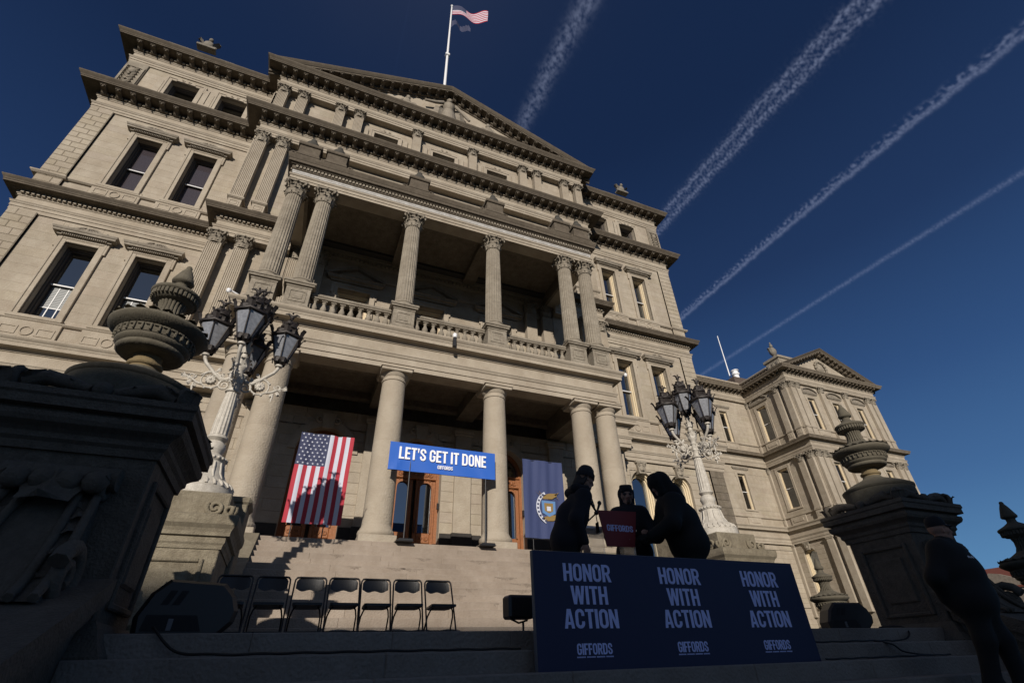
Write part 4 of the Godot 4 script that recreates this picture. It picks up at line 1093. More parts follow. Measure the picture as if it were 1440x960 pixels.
func doorway(o: Node, x: float) -> void:
	var d := part("doorway", o, at3(x, 4.8, ZB))
	var r := 1.05
	var sp := 10.16 - 4.8 - 1.05
	var s := G.new()
	s.t = at3(0, sp, 0)
	arch_fill(s, r, r + 0.02, 0.75, 20)
	arch_band(s, r + 0.001, r + 0.3, 0.0, 0.07, 20)
	s.t = ID
	for q in [-1.0, 1.0]: s.box(Vector3(q * r, 0, -0.75), Vector3(q * (r + 0.02), sp, -0.002))
	s.prism(V([-0.2, sp + r - 0.1, 0.2, sp + r - 0.1, 0.28, sp + r + 0.55, -0.28, sp + r + 0.55]), 0.0, 0.2)
	for q in [-1.0, 1.0]: s.spiral(Vector3(q * 0.34, sp + r + 0.3, 0.12), Vector3(q, 0, 0), Vector3.UP, 0.18, 0.04, 1.4, 2.6, 0.06, 6, 14)
	put(s, "stone_arch", d, M.stone)
	var f := G.new()   # wooden frame
	f.t = at3(0, sp, 0)
	arch_band(f, r - 0.14, r, -0.62, -0.38, 20, sp)
	f.t = ID
	f.block(Vector3(-r + 0.1, sp - 0.62, -0.62), Vector3(r - 0.1, sp - 0.2, -0.36), 0.03)
	f.block(Vector3(-r + 0.1, sp - 0.2, -0.64), Vector3(r - 0.1, sp - 0.1, -0.3), 0.03)
	for q in [-1.0, 0.0, 1.0]:
		f.spiral(Vector3(q * 0.55 - 0.12, sp - 0.42, -0.35), Vector3(-1, 0, 0), Vector3.UP, 0.11, 0.03, 1.3, 2.6, 0.035, 5, 12); f.spiral(Vector3(q * 0.55 + 0.12, sp - 0.42, -0.35), Vector3(1, 0, 0), Vector3.UP, 0.11, 0.03, 1.3, 2.6, 0.035, 5, 12)
		f.ball(Vector3(q * 0.55, sp - 0.4, -0.34), Vector3(0.07, 0.1, 0.05), 6)
	put(f, "frame", d, M.wood)
	var t := G.new()
	var poly := [Vector2(-r + 0.14, sp - 0.1), Vector2(r - 0.14, sp - 0.1)]
	for i in 15: poly.append(Vector2(cos(PI * i / 14), sin(PI * i / 14)) * (r - 0.14) + Vector2(0, sp))
	t.prism(poly, -0.56, -0.54)
	put(t, "fanlight", d, M.pane_dark)
	for q in [-1.0, 1.0]:
		var l := G.new()   # a leaf with a round-headed light above a carved panel
		var cx: float = q * 0.5; var hw := 0.29; var y0 := 1.5; var y1 := sp - 1.0
		l.t = at3(cx, 0, 0)
		for e in [-1.0, 1.0]: l.block(Vector3(e * 0.43, 0, -0.6), Vector3(e * hw, sp - 0.62, -0.48), 0.02)
		l.block(Vector3(-hw, 0, -0.6), Vector3(hw, 0.35, -0.48), 0.02); l.block(Vector3(-hw, 1.1, -0.6), Vector3(hw, y0, -0.47), 0.03)
		l.block(Vector3(-hw, 0.35, -0.6), Vector3(hw, 1.1, -0.54), 0.02); l.block(Vector3(-hw + 0.08, 0.45, -0.56), Vector3(hw - 0.08, 1.0, -0.5), 0.04)
		l.t = at3(cx, y1, 0)
		arch_fill2(l, hw, sp - 0.62 - y1, -0.6, -0.48)
		arch_band(l, hw - 0.035, hw + 0.03, -0.52, -0.43, 12, y1 - y0)
		l.t = at3(cx, 0, 0)
		for e in [-1.0, 1.0]:
			l.spiral(Vector3(e * 0.12, y1 + 0.4, -0.46), Vector3(e, 0, 0), Vector3.UP, 0.1, 0.03, 1.3, 2.6, 0.03, 5, 12)
			l.spiral(Vector3(e * 0.14, y0 - 0.2, -0.46), Vector3(e, 0, 0), Vector3.UP, 0.1, 0.03, 1.3, 2.6, 0.03, 5, 12)
			l.spiral(Vector3(e * 0.14, 0.75, -0.5), Vector3(e, 0, 0), Vector3.UP, 0.1, 0.03, 1.3, 2.6, 0.03, 5, 12)
		put(l, "door_leaf", d, M.wood)
		var p := G.new()
		var pl := [Vector2(cx - hw, y0), Vector2(cx + hw, y0)]
		for i in 11: pl.append(Vector2(cx + cos(PI * i / 10) * hw, y1 + sin(PI * i / 10) * hw))
		p.prism(pl, -0.565, -0.55)
		put(p, "pane", d, M.pane_dark)
	var hd := G.new()
	hd.tube([Vector3(0.1, 1.5, -0.44), Vector3(0.1, 1.5, -0.38), Vector3(0.1, 2.0, -0.38), Vector3(0.1, 2.0, -0.44)], 0.02, 6)
	put(hd, "handle", d, M.black_steel)
	hd = G.new(); hd.block(Vector3(r - 0.02, 2.4, -0.2), Vector3(r - 0.1, 2.66, -0.1), 0.01); put(hd, "card_reader", d, M.black_steel)

func arch_fill2(g: G, r: float, top: float, z0: float, z1: float, n := 12) -> void:
	for i in n:
		var a := PI * i / n; var b := PI * (i + 1) / n
		g.prism([Vector2(-cos(a) * r, sin(a) * r), Vector2(-cos(b) * r, sin(b) * r), Vector2(-cos(b) * r, top), Vector2(-cos(a) * r, top)], z0, z1)

# ---------------------------------------------------------------- the wing on the right and the wall that joins it
var SHAL := Transform3D(Basis.IDENTITY.scaled(Vector3(1, 1, 0.55)), Vector3.ZERO)   # the wing's windows lie less deep

func plain_pilaster(o: Node, tf: Transform3D, w: float, h: float, cap: Mesh, cap_h: float, ped: float) -> void:
	var p := part("wing_pilaster", o, tf)
	var g := G.new()
	g.block(Vector3(-w * 0.5, ped + 0.15, -0.3), Vector3(w * 0.5, h - cap_h, 0.0), 0.012)
	g.block(Vector3(-w * 0.5 - 0.05, ped, -0.3), Vector3(w * 0.5 + 0.05, ped + 0.15, 0.05), 0.03)
	if ped > 0.1:
		g.block(Vector3(-w * 0.5 - 0.05, 0, -0.3), Vector3(w * 0.5 + 0.05, 0.14, 0.07), 0.02)
		g.block(Vector3(-w * 0.5 - 0.01, 0.14, -0.3), Vector3(w * 0.5 + 0.01, ped - 0.12, 0.02), 0.01)
		g.block(Vector3(-w * 0.3, 0.28, 0.0), Vector3(w * 0.3, ped - 0.26, 0.045), 0.02)
		g.block(Vector3(-w * 0.5 - 0.06, ped - 0.12, -0.3), Vector3(w * 0.5 + 0.06, ped, 0.08), 0.02)
	put(g, "shaft", p, M.stone)
	if cap_h > 0.3: inst(cap, "capital", p, Transform3D(Basis.IDENTITY.scaled(Vector3(w * 0.5, cap_h / 2.05, 0.22)), Vector3(0, h - cap_h, -0.16)))
	else:
		g = G.new()
		g.block(Vector3(-w * 0.5 - 0.05, h - cap_h, -0.3), Vector3(w * 0.5 + 0.05, h - cap_h * 0.5, 0.05), 0.02); g.block(Vector3(-w * 0.5 - 0.09, h - cap_h * 0.5, -0.3), Vector3(w * 0.5 + 0.09, h, 0.09), 0.02)
		put(g, "capital", p, M.stone)

func build_wing(o: Node, cap: Mesh, modi: Mesh) -> void:
	var zr := -20.9; var xl := 42.1; var zf := -15.0; var xr := 56.2
	var left := Transform3D(Basis(Vector3(0, 0, 1), Vector3(0, 1, 0), Vector3(-1, 0, 0)), Vector3(xl, 0, 0))   # own x runs along the world's z
	var g := G.new()
	g.box(Vector3(18.4, -0.5, -40), Vector3(xl, 28.4, zr - 0.65)); g.box(Vector3(xl + 0.65, -0.5, -40), Vector3(xr - 0.1, 28.4, zf - 0.65))
	put(g, "wing_core", o, M.stone_old)
	# joining wall: windows stand evenly, the last one next to the wing
	var rx := []
	for x in [21.2, 24.6, 27.9, 31.3, 34.6, 38.0]: rx.append(x)
	var lev := [[3.2, 10.96, 5.4, 10.42, 0.43, 1.1, 0.02], [12.4, 18.9, 14.2, 17.92, 0.45, 1.3, 0.007], [20.4, 26.76, 21.5, 25.2, 0.45, 1.3, 0.007]]
	for l in lev:
		var hs := []
		var hw: float = 0.72 if l[0] < 5 else 0.56
		for x in rx: hs.append(Rect2(x - hw, l[2], hw * 2, l[3] - l[2]))
		wall("joining_wall", o, at3(0, 0, zr), 18.3, xl + 0.1, l[0], l[1], hs, l[4], l[5], l[6], M.stone, false)
		var hz := -17.9 if l[0] < 5 else -17.9
		var sh := [Rect2(-19.1 + 0.0 - hw * 1.15, l[2], hw * 2.3, l[3] - l[2] + (0.35 if l[0] > 5 else 0.0))]
		if l[0] < 5: sh = [Rect2(-19.2 - 0.72, 5.4, 1.44, 5.02)]
		wall("wing_side_wall", o, left, zr, zf, l[0], l[1], sh, l[4], l[5], l[6], M.stone, false)
		var fh := []
		for x in [45.1, 49.0, 53.0]: fh.append(Rect2(x - hw, l[2], hw * 2, l[3] - l[2]))
		wall("wing_front_wall", o, at3(0, 0, zf), xl, xr, l[0], l[1], fh, l[4], l[5], l[6], M.stone, false)
		for x in rx.slice(4):
			if l[0] < 5: arch_window(o, at3(x, l[2], zr), 0.72, 4.3, false)
			else: window(o, "wing_window", at3(x, l[2], zr) * SHAL, 1.12, l[3] - l[2], 2, "pane_grey")
		for x in [45.1, 49.0, 53.0]:
			if l[0] < 5: arch_window(o, at3(x, l[2], zf), 0.72, 4.3, true)
			else: window(o, "wing_window", at3(x, l[2], zf) * SHAL, 1.12, l[3] - l[2], 5 if l[0] < 15 else 4, "pane_grey")
		if l[0] < 5: arch_window(o, left * at3(-19.2, 5.4, 0), 0.72, 4.3, true)
		else: window(o, "wing_window", left * at3(-19.1, l[2], 0) * SHAL, 1.29, l[3] - l[2] + 0.35, 5 if l[0] < 15 else 4, "pane_grey")
		# pilasters
		var y0: float = [4.6, 12.56, 20.5][lev.find(l)]; var y1: float = l[1]
		var ch: float = 0.22 if l[0] < 5 else 0.7
		var pd: float = 0.0 if l[0] < 5 else 0.95
		for x in [42.5, 43.35, 47.05, 51.0, 54.8, 55.75]: plain_pilaster(o, at3(x, y0, zf + 0.3), 0.66, y1 - y0, cap, ch, pd)
		for z in [-16.5, -15.4]: plain_pilaster(o, left * at3(z, y0, 0.3), 0.66, y1 - y0, cap, ch, pd)
		plain_pilaster(o, left * at3(-20.75, y0, 0.2), 0.3, y1 - y0, cap, ch, pd)
		if l[0] > 5:
			g = G.new()
			g.sweep(V([-0.1, y0 + 0.8, 0.08, y0 + 0.82, 0.14, y0 + 0.88, 0.14, y0 + 0.96, -0.1, y0 + 1.0]), V([18.6, zr, xl, zr, xl, zf, xr, zf]))
			put(g, "wing_sill_course", o, M.stone)
			var spots := []
			for x in [45.1, 49.0, 53.0]: spots.append(at3(x, y0, zf))
			spots.append(left * at3(-19.1, y0, 0))
			for x in rx.slice(4): spots.append(at3(x, y0, zr))
			for t in spots:
				g = G.new(); g.t = t
				g.block(Vector3(-0.9, 0.1, -0.1), Vector3(0.9, 0.82, 0.09), 0.02); g.block(Vector3(-0.6, 0.3, 0.05), Vector3(0.6, 0.62, 0.14), 0.03)
				put(g, "wing_sill_panel", o, M.stone)
	# cornices
	var path := V([18.6, zr, xl, zr, xl, zf, xr, zf, xr, -30])
	var fpath := path.slice(0, 4)
	g = G.new(); g.sweep(up_by(prof_ground_at(10.94), 0, 0.1), path); put(g, "wing_ground_entablature", o, M.stone)
	g = G.new(); g.sweep(up_by(prof_belt(), 18.84, 0.2), path); put(g, "wing_belt_entablature", o, M.stone)
	g = G.new(); g.sweep(up_by(crown_belt(), 18.84, 0.2), path); put(g, "wing_belt_cornice", o, M.stone_cornice2)
	g = G.new(); g.sweep(up_by(prof_main(), 26.73, 0.2), path); put(g, "wing_main_entablature", o, M.stone)
	g = G.new(); g.sweep(up_by(crown_main(), 26.73, 0.2), path); put(g, "wing_main_cornice", o, M.stone_cornice2)
	dentils(o, fpath, 0.34, 0.43, 26.73 + 1.05, 26.73 + 1.18, 0.21, M.stone)
	for q in [V([30.0, zr + 0.2, xl - 0.5, zr + 0.2]), V([xl - 0.2, zr + 0.5, xl - 0.2, zf - 0.2]), V([xl - 0.2, zf + 0.2, xr + 0.2, zf + 0.2])]: modillions(o, modi, q, 28.03, 0.6, false)
	g = G.new(); g.box(Vector3(18.6, 28.2, -40), Vector3(xl, 28.45, zr)); g.box(Vector3(xl, 28.2, -40), Vector3(xr, 28.45, zf)); put(g, "wing_roof", o, M.roof)
	# parapet of little piers
	var parapets := [V([18.7, zr - 0.1, xl - 0.2, zr - 0.1]), V([xl + 0.2, zr, xl + 0.2, -16.7])]
	for q in parapets:
		g = G.new()
		g.sweep(V([-0.25, 28.4, 0.22, 28.4, 0.22, 28.62, 0.15, 28.66, -0.2, 28.66]), q); g.sweep(V([-0.2, 29.3, 0.2, 29.3, 0.28, 29.4, 0.28, 29.5, -0.25, 29.56]), q)
		put(g, "parapet_rail", o, M.stone)
		var a: Vector2 = q[0]; var b: Vector2 = q[1]
		var num := int((b - a).length() / 0.42)
		g = G.new()
		for i in num:
			var c := a.lerp(b, (i + 0.5) / num)
			g.block(Vector3(c.x - 0.1, 28.6, c.y - 0.1), Vector3(c.x + 0.1, 29.34, c.y + 0.1), 0.02)
		g.k = Color(0.75, 0.68, 0.5)
		if q == parapets[0]: g.box(Vector3(18.7, 28.5, zr - 0.35), Vector3(xl - 0.2, 29.3, zr - 0.25))
		else: g.box(Vector3(xl + 0.4, 28.5, zr), Vector3(xl + 0.5, 29.3, -16.7))
		stuff(put(g, "parapet_piers", o, M.stone))
	g = G.new()   # corner block with the seated figure
	g.block(Vector3(xl - 0.05, 28.45, -16.6), Vector3(xl + 2.2, 29.75, -14.75), 0.04); g.block(Vector3(xl - 0.2, 29.75, -16.75), Vector3(xl + 2.4, 30.1, -14.6), 0.05)
	for i in 3: g.block(Vector3(xl - 0.12, 28.8, -16.4 + i * 0.6), Vector3(xl - 0.04, 29.45, -16.1 + i * 0.6), 0.03)
	put(g, "roof_block", o, M.stone_worn)
	g = G.new()
	g.t = at3(xl + 0.5, 30.1, -15.5)
	g.lathe(V([0.3, 0, 0.26, 0.15, 0.12, 0.3, 0.16, 0.45]), Vector3.ZERO, 12, true)
	g.ball(Vector3(0, 0.95, 0), Vector3(0.42, 0.6, 0.4), 10); g.ball(Vector3(-0.1, 1.65, 0.1), Vector3(0.2, 0.26, 0.2), 8); g.ball(Vector3(-0.1, 2.0, 0.1), Vector3(0.1, 0.2, 0.1), 6)
	for s in [-1.0, 1.0]: g.leaf(Vector3(s * 0.3, 0.7, 0), Vector3(s, 0, 0.2).normalized(), Vector3(s * 0.2, 1, 0).normalized(), 0.4, 0.8, 0.2)
	put(g, "roof_ornament", o, M.stone_grey)
	# gable over the front
	var cx := 49.15; var hw := 7.75
	var gab := part("wing_gable", o)
	g = G.new(); g.prism(V([cx - hw, 28.4, cx + hw, 28.4, cx, 31.6]), zf - 1.2, zf - 0.1); put(g, "tympanum", gab, M.stone)
	var sl := atan2(32.1 - 28.5, hw + 0.1)
	var pr := V([0, -0.62, 0.1, -0.55, 0.2, -0.52, 0.22, -0.34, 0.72, -0.33, 0.72, -0.22, 0.84, -0.06, 0.9, 0.0, 0.9, 0.05, -1.2, 0.06])
	for s in [-1.0, 1.0]:
		g = G.new()
		for i in pr.size() - 1:
			var a := Vector3(0, pr[i].y / cos(sl), pr[i].x); var b := Vector3(0, pr[i + 1].y / cos(sl), pr[i + 1].x)
			var tip := Vector3(cx + s * (hw + 0.3), 28.42, zf); var rd := Vector3(cx, 32.14, zf)
			if s < 0: g.quad(tip + a, rd + a, rd + b, tip + b)
			else: g.quad(rd + a, tip + a, tip + b, rd + b)
		put(g, "raking_cornice", gab, M.stone_cornice)
		for i in 12:
			var x := 0.3 + i * 0.6
			inst(modi, "raking_modillion", gab, Transform3D(Basis(Vector3(1, -s * tan(sl), 0), Vector3.UP, Vector3.BACK), Vector3(cx + s * x, 32.14 - x * tan(sl) - 0.35, zf + 0.18)))
	g = G.new()
	g.quad(Vector3(cx - hw - 0.2, 28.6, zf + 0.6), Vector3(cx, 32.2, zf + 0.6), Vector3(cx, 32.2, -30), Vector3(cx - hw - 0.2, 28.6, -30)); g.quad(Vector3(cx, 32.2, zf + 0.6), Vector3(cx + hw + 0.2, 28.6, zf + 0.6), Vector3(cx + hw + 0.2, 28.6, -30), Vector3(cx, 32.2, -30))
	put(g, "gable_roof", gab, M.roof)
	g = G.new()   # emblem in the gable: wreathed shield
	g.t = at3(cx, 29.75, zf - 0.05)
	g.ball(Vector3(0, 0.1, 0), Vector3(0.5, 0.62, 0.25), 12)
	for i in 14:
		var a := PI * 0.1 + (TAU - PI * 0.2) * i / 13.0 + PI / 2
		g.ball(Vector3(cos(a) * 0.85, sin(a) * 0.85 + 0.1, 0.1), Vector3(0.2, 0.2, 0.16), 6)
	for s in [-1.0, 1.0]: g.tube([Vector3(s * 0.7, -0.6, 0.1), Vector3(s * 1.3, -0.85, 0.1), Vector3(s * 2.0, -0.9, 0.08)], [0.22, 0.16, 0.08], 7)
	put(g, "emblem", gab, M.stone_worn)
	# white vent on the roof
	g = G.new()
	g.lathe(V([0.5, 0, 0.5, 0.1, 0.4, 0.2, 0.36, 1.0, 0.5, 1.15, 0.5, 1.3, 0.38, 1.35, 0.38, 1.6, 0.5, 1.65, 0.5, 1.75, 0.0, 1.85]), Vector3(44.7, 31.3, -23), 20, false)
	put(g, "roof_vent", o, M.white_metal)
	g = G.new(); g.box(Vector3(43.0, 28.4, -26), Vector3(47.0, 31.4, -22)); put(g, "roof_house", o, M.roof)

# ---------------------------------------------------------------- stairs, pedestals, urns, lamp posts
const TOP_Y := 4.79
const RISE := 0.188
const TREAD := 0.335
const LAND_Y := 1.97
const LAND_Z := 10.6

func build_ground() -> void:
	var g := G.new()
	g.quad(Vector3(-1500, 0, 1500), Vector3(1500, 0, 1500), Vector3(1500, 0, -1500), Vector3(-1500, 0, -1500))
	ground_piece(g, "lawn", M.grass)
	g = G.new()
	g.box(Vector3(-14, -0.3, 12.5), Vector3(14, 0.012, 60))
	ground_piece(g, "plaza_pavement", M.paving)
	var st := Node3D.new(); st.name = named("staircase", self); add_child(st); st.set_meta("kind", "structure")
	for i in 15:   # upper flight
		var s := G.new()
		var y := TOP_Y - RISE * i; var z := 0.9 + TREAD * i
		var cuts := [-5.4]
		while cuts.back() < 4.2: cuts.append(cuts.back() + rng.randf_range(1.5, 2.4))
		cuts.append(5.4)
		for c in cuts.size() - 1:
			var k := rng.randf_range(0.92, 1.05); s.k = Color(k, k, k)
			s.block(Vector3(cuts[c], y - RISE - 0.06, z - TREAD - 0.1), Vector3(cuts[c + 1], y - rng.randf_range(0.0, 0.004), z), 0.012)
		put(s, "step", st, M.stone_step)
	var l := G.new()
	for i in 9: l.block(Vector3(-5.7 + 11.4 * i / 9.0, 1.6, 5.2), Vector3(-5.7 + 11.4 * (i + 1) / 9.0, LAND_Y, LAND_Z), 0.008)
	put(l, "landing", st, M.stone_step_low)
	for i in range(1, 11):   # lower flight
		var s := G.new()
		var y := LAND_Y - RISE * i; var z := LAND_Z + TREAD * i
		var cuts := [-5.7]
		while cuts.back() < 4.4: cuts.append(cuts.back() + rng.randf_range(1.8, 2.8))
		cuts.append(5.7)
		for c in cuts.size() - 1:
			var k := rng.randf_range(0.9, 1.06); s.k = Color(k, k, k)
			s.block(Vector3(cuts[c], y - RISE - 0.05, z - TREAD - 0.1), Vector3(cuts[c + 1], y, z), 0.012)
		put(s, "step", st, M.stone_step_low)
	var m := G.new()
	m.box(Vector3(-5.6, -0.3, 0.3), Vector3(5.6, 1.59, 10.4)); m.box(Vector3(-5.35, 1.0, 0.4), Vector3(5.35, 2.2, 4.9))
	put(m, "stair_core", st, M.stone_step_low)
	# water marks on the risers: broken, ragged patches
	for q in [[1.15, 6, 0.3], [1.7, 7, 0.55], [2.35, 7, 0.35], [-0.1, 8, 0.2], [1.35, 8, 0.4], [-1.75, 5, 0.22], [-1.35, 5, 0.26], [-3.2, 3, 0.16], [-2.8, 5, 0.14], [-0.5, 9, 0.2], [0.75, 3, 0.4], [2.3, 3, 0.22], [-0.9, 3, 0.2], [0.3, 10, 0.07], [1.0, 10, 0.06]]:
		var w := G.new()
		var z: float = 0.9 + TREAD * q[1] + 0.003
		var y: float = TOP_Y - RISE * q[1] - 0.015
		var x: float = q[0] - q[2]
		while x < q[0] + q[2]:
			var f: float = 1.0 - absf(x - q[0]) / q[2]
			var wd := rng.randf_range(0.03, 0.09)
			var h0 := 0.02 + 0.09 * f * rng.randf_range(0.5, 1.0); var h1 := 0.02 + 0.09 * f * rng.randf_range(0.5, 1.0)
			w.prism([Vector2(x, y - h0), Vector2(x + wd, y - h1), Vector2(x + wd, y - rng.randf_range(0.0, 0.012)), Vector2(x, y - rng.randf_range(0.0, 0.012))], z - 0.002, z)
			x += wd
		put(w, "water_mark", st, M.step_stain)

func big_pedestal(s: float, label: String) -> void:
	var o := thing("urn_pedestal", label, "pedestal", Vector3(s * 6.25, 0, 10.15), "great stone pedestals with urns beside the steps")
	var g := G.new()
	g.block(Vector3(-0.78, 0, -0.74), Vector3(0.78, 1.75, 0.74), 0.02)
	g.sweep(V([0.0, 1.75, 0.0, 1.8, -0.06, 1.9, -0.1, 2.0, -0.14, 2.05]), V([-0.78, -0.74, -0.78, 0.74, 0.78, 0.74, 0.78, -0.74]), true)
	put(g, "base", o, M.stone_pedestal)
	g = G.new()
	g.block(Vector3(-0.62, 1.9, -0.58), Vector3(0.62, 3.5, 0.58), 0.012)
	for q in [-1.0, 1.0]:   # sunk panels with raised borders on the sides
		for r in [[-0.42, -0.36, 2.15, 3.25], [0.36, 0.42, 2.15, 3.25], [-0.36, 0.36, 3.19, 3.25], [-0.36, 0.36, 2.15, 2.21]]:
			g.block(Vector3(q * 0.6, r[2], r[0]), Vector3(q * 0.66, r[3], r[1]), 0.015)
		g.block(Vector3(q * 0.6, 2.35, -0.26), Vector3(q * 0.65, 3.05, 0.26), 0.025)
		for r in [[-0.44, -0.38, 2.15, 3.25], [0.38, 0.44, 2.15, 3.25], [-0.38, 0.38, 3.19, 3.25], [-0.38, 0.38, 2.15, 2.21]]:
			g.block(Vector3(r[0], r[2], -0.56 * 1.0), Vector3(r[1], r[3], -0.63), 0.015)
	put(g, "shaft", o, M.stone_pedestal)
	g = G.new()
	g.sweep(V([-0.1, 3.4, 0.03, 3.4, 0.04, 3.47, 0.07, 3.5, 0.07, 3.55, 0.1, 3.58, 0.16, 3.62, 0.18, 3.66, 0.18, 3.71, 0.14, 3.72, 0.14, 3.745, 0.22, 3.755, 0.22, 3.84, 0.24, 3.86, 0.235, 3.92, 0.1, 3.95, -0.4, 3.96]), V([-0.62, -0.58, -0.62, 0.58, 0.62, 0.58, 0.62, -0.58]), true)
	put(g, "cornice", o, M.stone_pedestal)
	g = G.new()   # carved crest: scrolls and leaves lying along each edge of the top
	for f in 4:
		g.t = Transform3D(Basis(Vector3.UP, PI * 0.5 * f), Vector3(0, 3.93, 0))
		for e in [-1.0, 1.0]:
			g.spiral(Vector3(e * 0.68, 0.1, 0.68), Vector3(e, 0, 0), Vector3.UP, 0.13, 0.03, 1.5, 2.7, 0.05, 7, 16)
			g.tube([Vector3(e * 0.62, 0.05, 0.7), Vector3(e * 0.45, 0.13, 0.7), Vector3(e * 0.28, 0.1, 0.7), Vector3(e * 0.1, 0.06, 0.7)], [0.05, 0.08, 0.07, 0.04], 8)
			g.leaf(Vector3(e * 0.5, 0.0, 0.68), Vector3(0, 0.1, 1).normalized(), Vector3(e * 0.5, 0.85, 0).normalized(), 0.2, 0.2, 0.1)
			g.leaf(Vector3(e * 0.3, 0.0, 0.68), Vector3(0, 0.1, 1).normalized(), Vector3(-e * 0.4, 0.9, 0).normalized(), 0.16, 0.16, 0.08)
			g.leaf(Vector3(e * 0.74, 0.0, 0.72), Vector3(e, 0.2, 1).normalized(), Vector3(e * 0.1, 0.95, 0.1).normalized(), 0.16, 0.16, 0.06)
		g.ball(Vector3(0, 0.06, 0.72), Vector3(0.09, 0.09, 0.08), 8)
	put(g, "crest", o, M.stone_pedestal)
	g = G.new()   # leaf console on the front: it sweeps down from the shaft onto the sloping wall
	var prof := []
	for i in 15:
		var f := i / 14.0
		prof.append(Vector2(0.58 + 0.34 * f + 0.34 * f * f, 3.12 - 1.0 * f + 0.06 * sin(f * PI * 2.0)))
	for i in 14:
		var a: Vector2 = prof[i]; var b: Vector2 = prof[i + 1]
		var wa := 0.3 + 0.1 * i / 14.0; var wb := 0.3 + 0.1 * (i + 1) / 14.0
		g.quad(Vector3(-wb, b.y, b.x), Vector3(wb, b.y, b.x), Vector3(wa, a.y, a.x), Vector3(-wa, a.y, a.x))
		for e in [-1.0, 1.0]: g.quad(Vector3(e * wa, a.y, a.x), Vector3(e * wb, b.y, b.x), Vector3(e * wb, b.y, 0.5), Vector3(e * wa, a.y, 0.5))
	for e in [-1.0, 1.0]:
		for w in [0.16, 0.3]:
			var pts := []
			for i in 15: pts.append(Vector3(e * (w + 0.1 * i / 14.0), prof[i].y + 0.02, prof[i].x + 0.03))
			g.tube(pts, 0.035, 6)
		g.spiral(Vector3(e * 0.42, 2.3, 0.98), Vector3(0, 0, 1), Vector3.UP, 0.24, 0.05, 1.6, 0.4, 0.07, 7, 20)
		g.spiral(Vector3(e * 0.33, 3.08, 0.66), Vector3(0, 0, 1), Vector3.UP, 0.12, 0.03, 1.4, 0.4, 0.05, 6, 14)
		for i in 5:
			var q: Vector2 = prof[2 + i * 2]
			g.leaf(Vector3(e * 0.04, q.y - 0.12, q.x + 0.02), Vector3(0, 0.55, 0.83), Vector3(e * 0.75, 0.5, -0.3).normalized(), 0.15, 0.3, 0.07)
			g.leaf(Vector3(e * 0.2, q.y - 0.1, q.x + 0.02), Vector3(0, 0.55, 0.83), Vector3(e * 0.4, -0.75, 0.5).normalized(), 0.13, 0.26, 0.06)
	g.tube([Vector3(-0.42, 3.16, 0.66), Vector3(0.42, 3.16, 0.66)], 0.1, 10)
	for e in [-0.28, -0.09, 0.09, 0.28]: g.ball(Vector3(e, 3.1, 0.76), Vector3(0.11, 0.1, 0.08), 8)
	g.leaf(Vector3(0, 3.18, 0.72), Vector3(0, 0.1, 1), Vector3(0, -1, 0.15).normalized(), 0.36, 0.36, 0.16)
	put(g, "leaf_console", o, M.stone_pedestal)

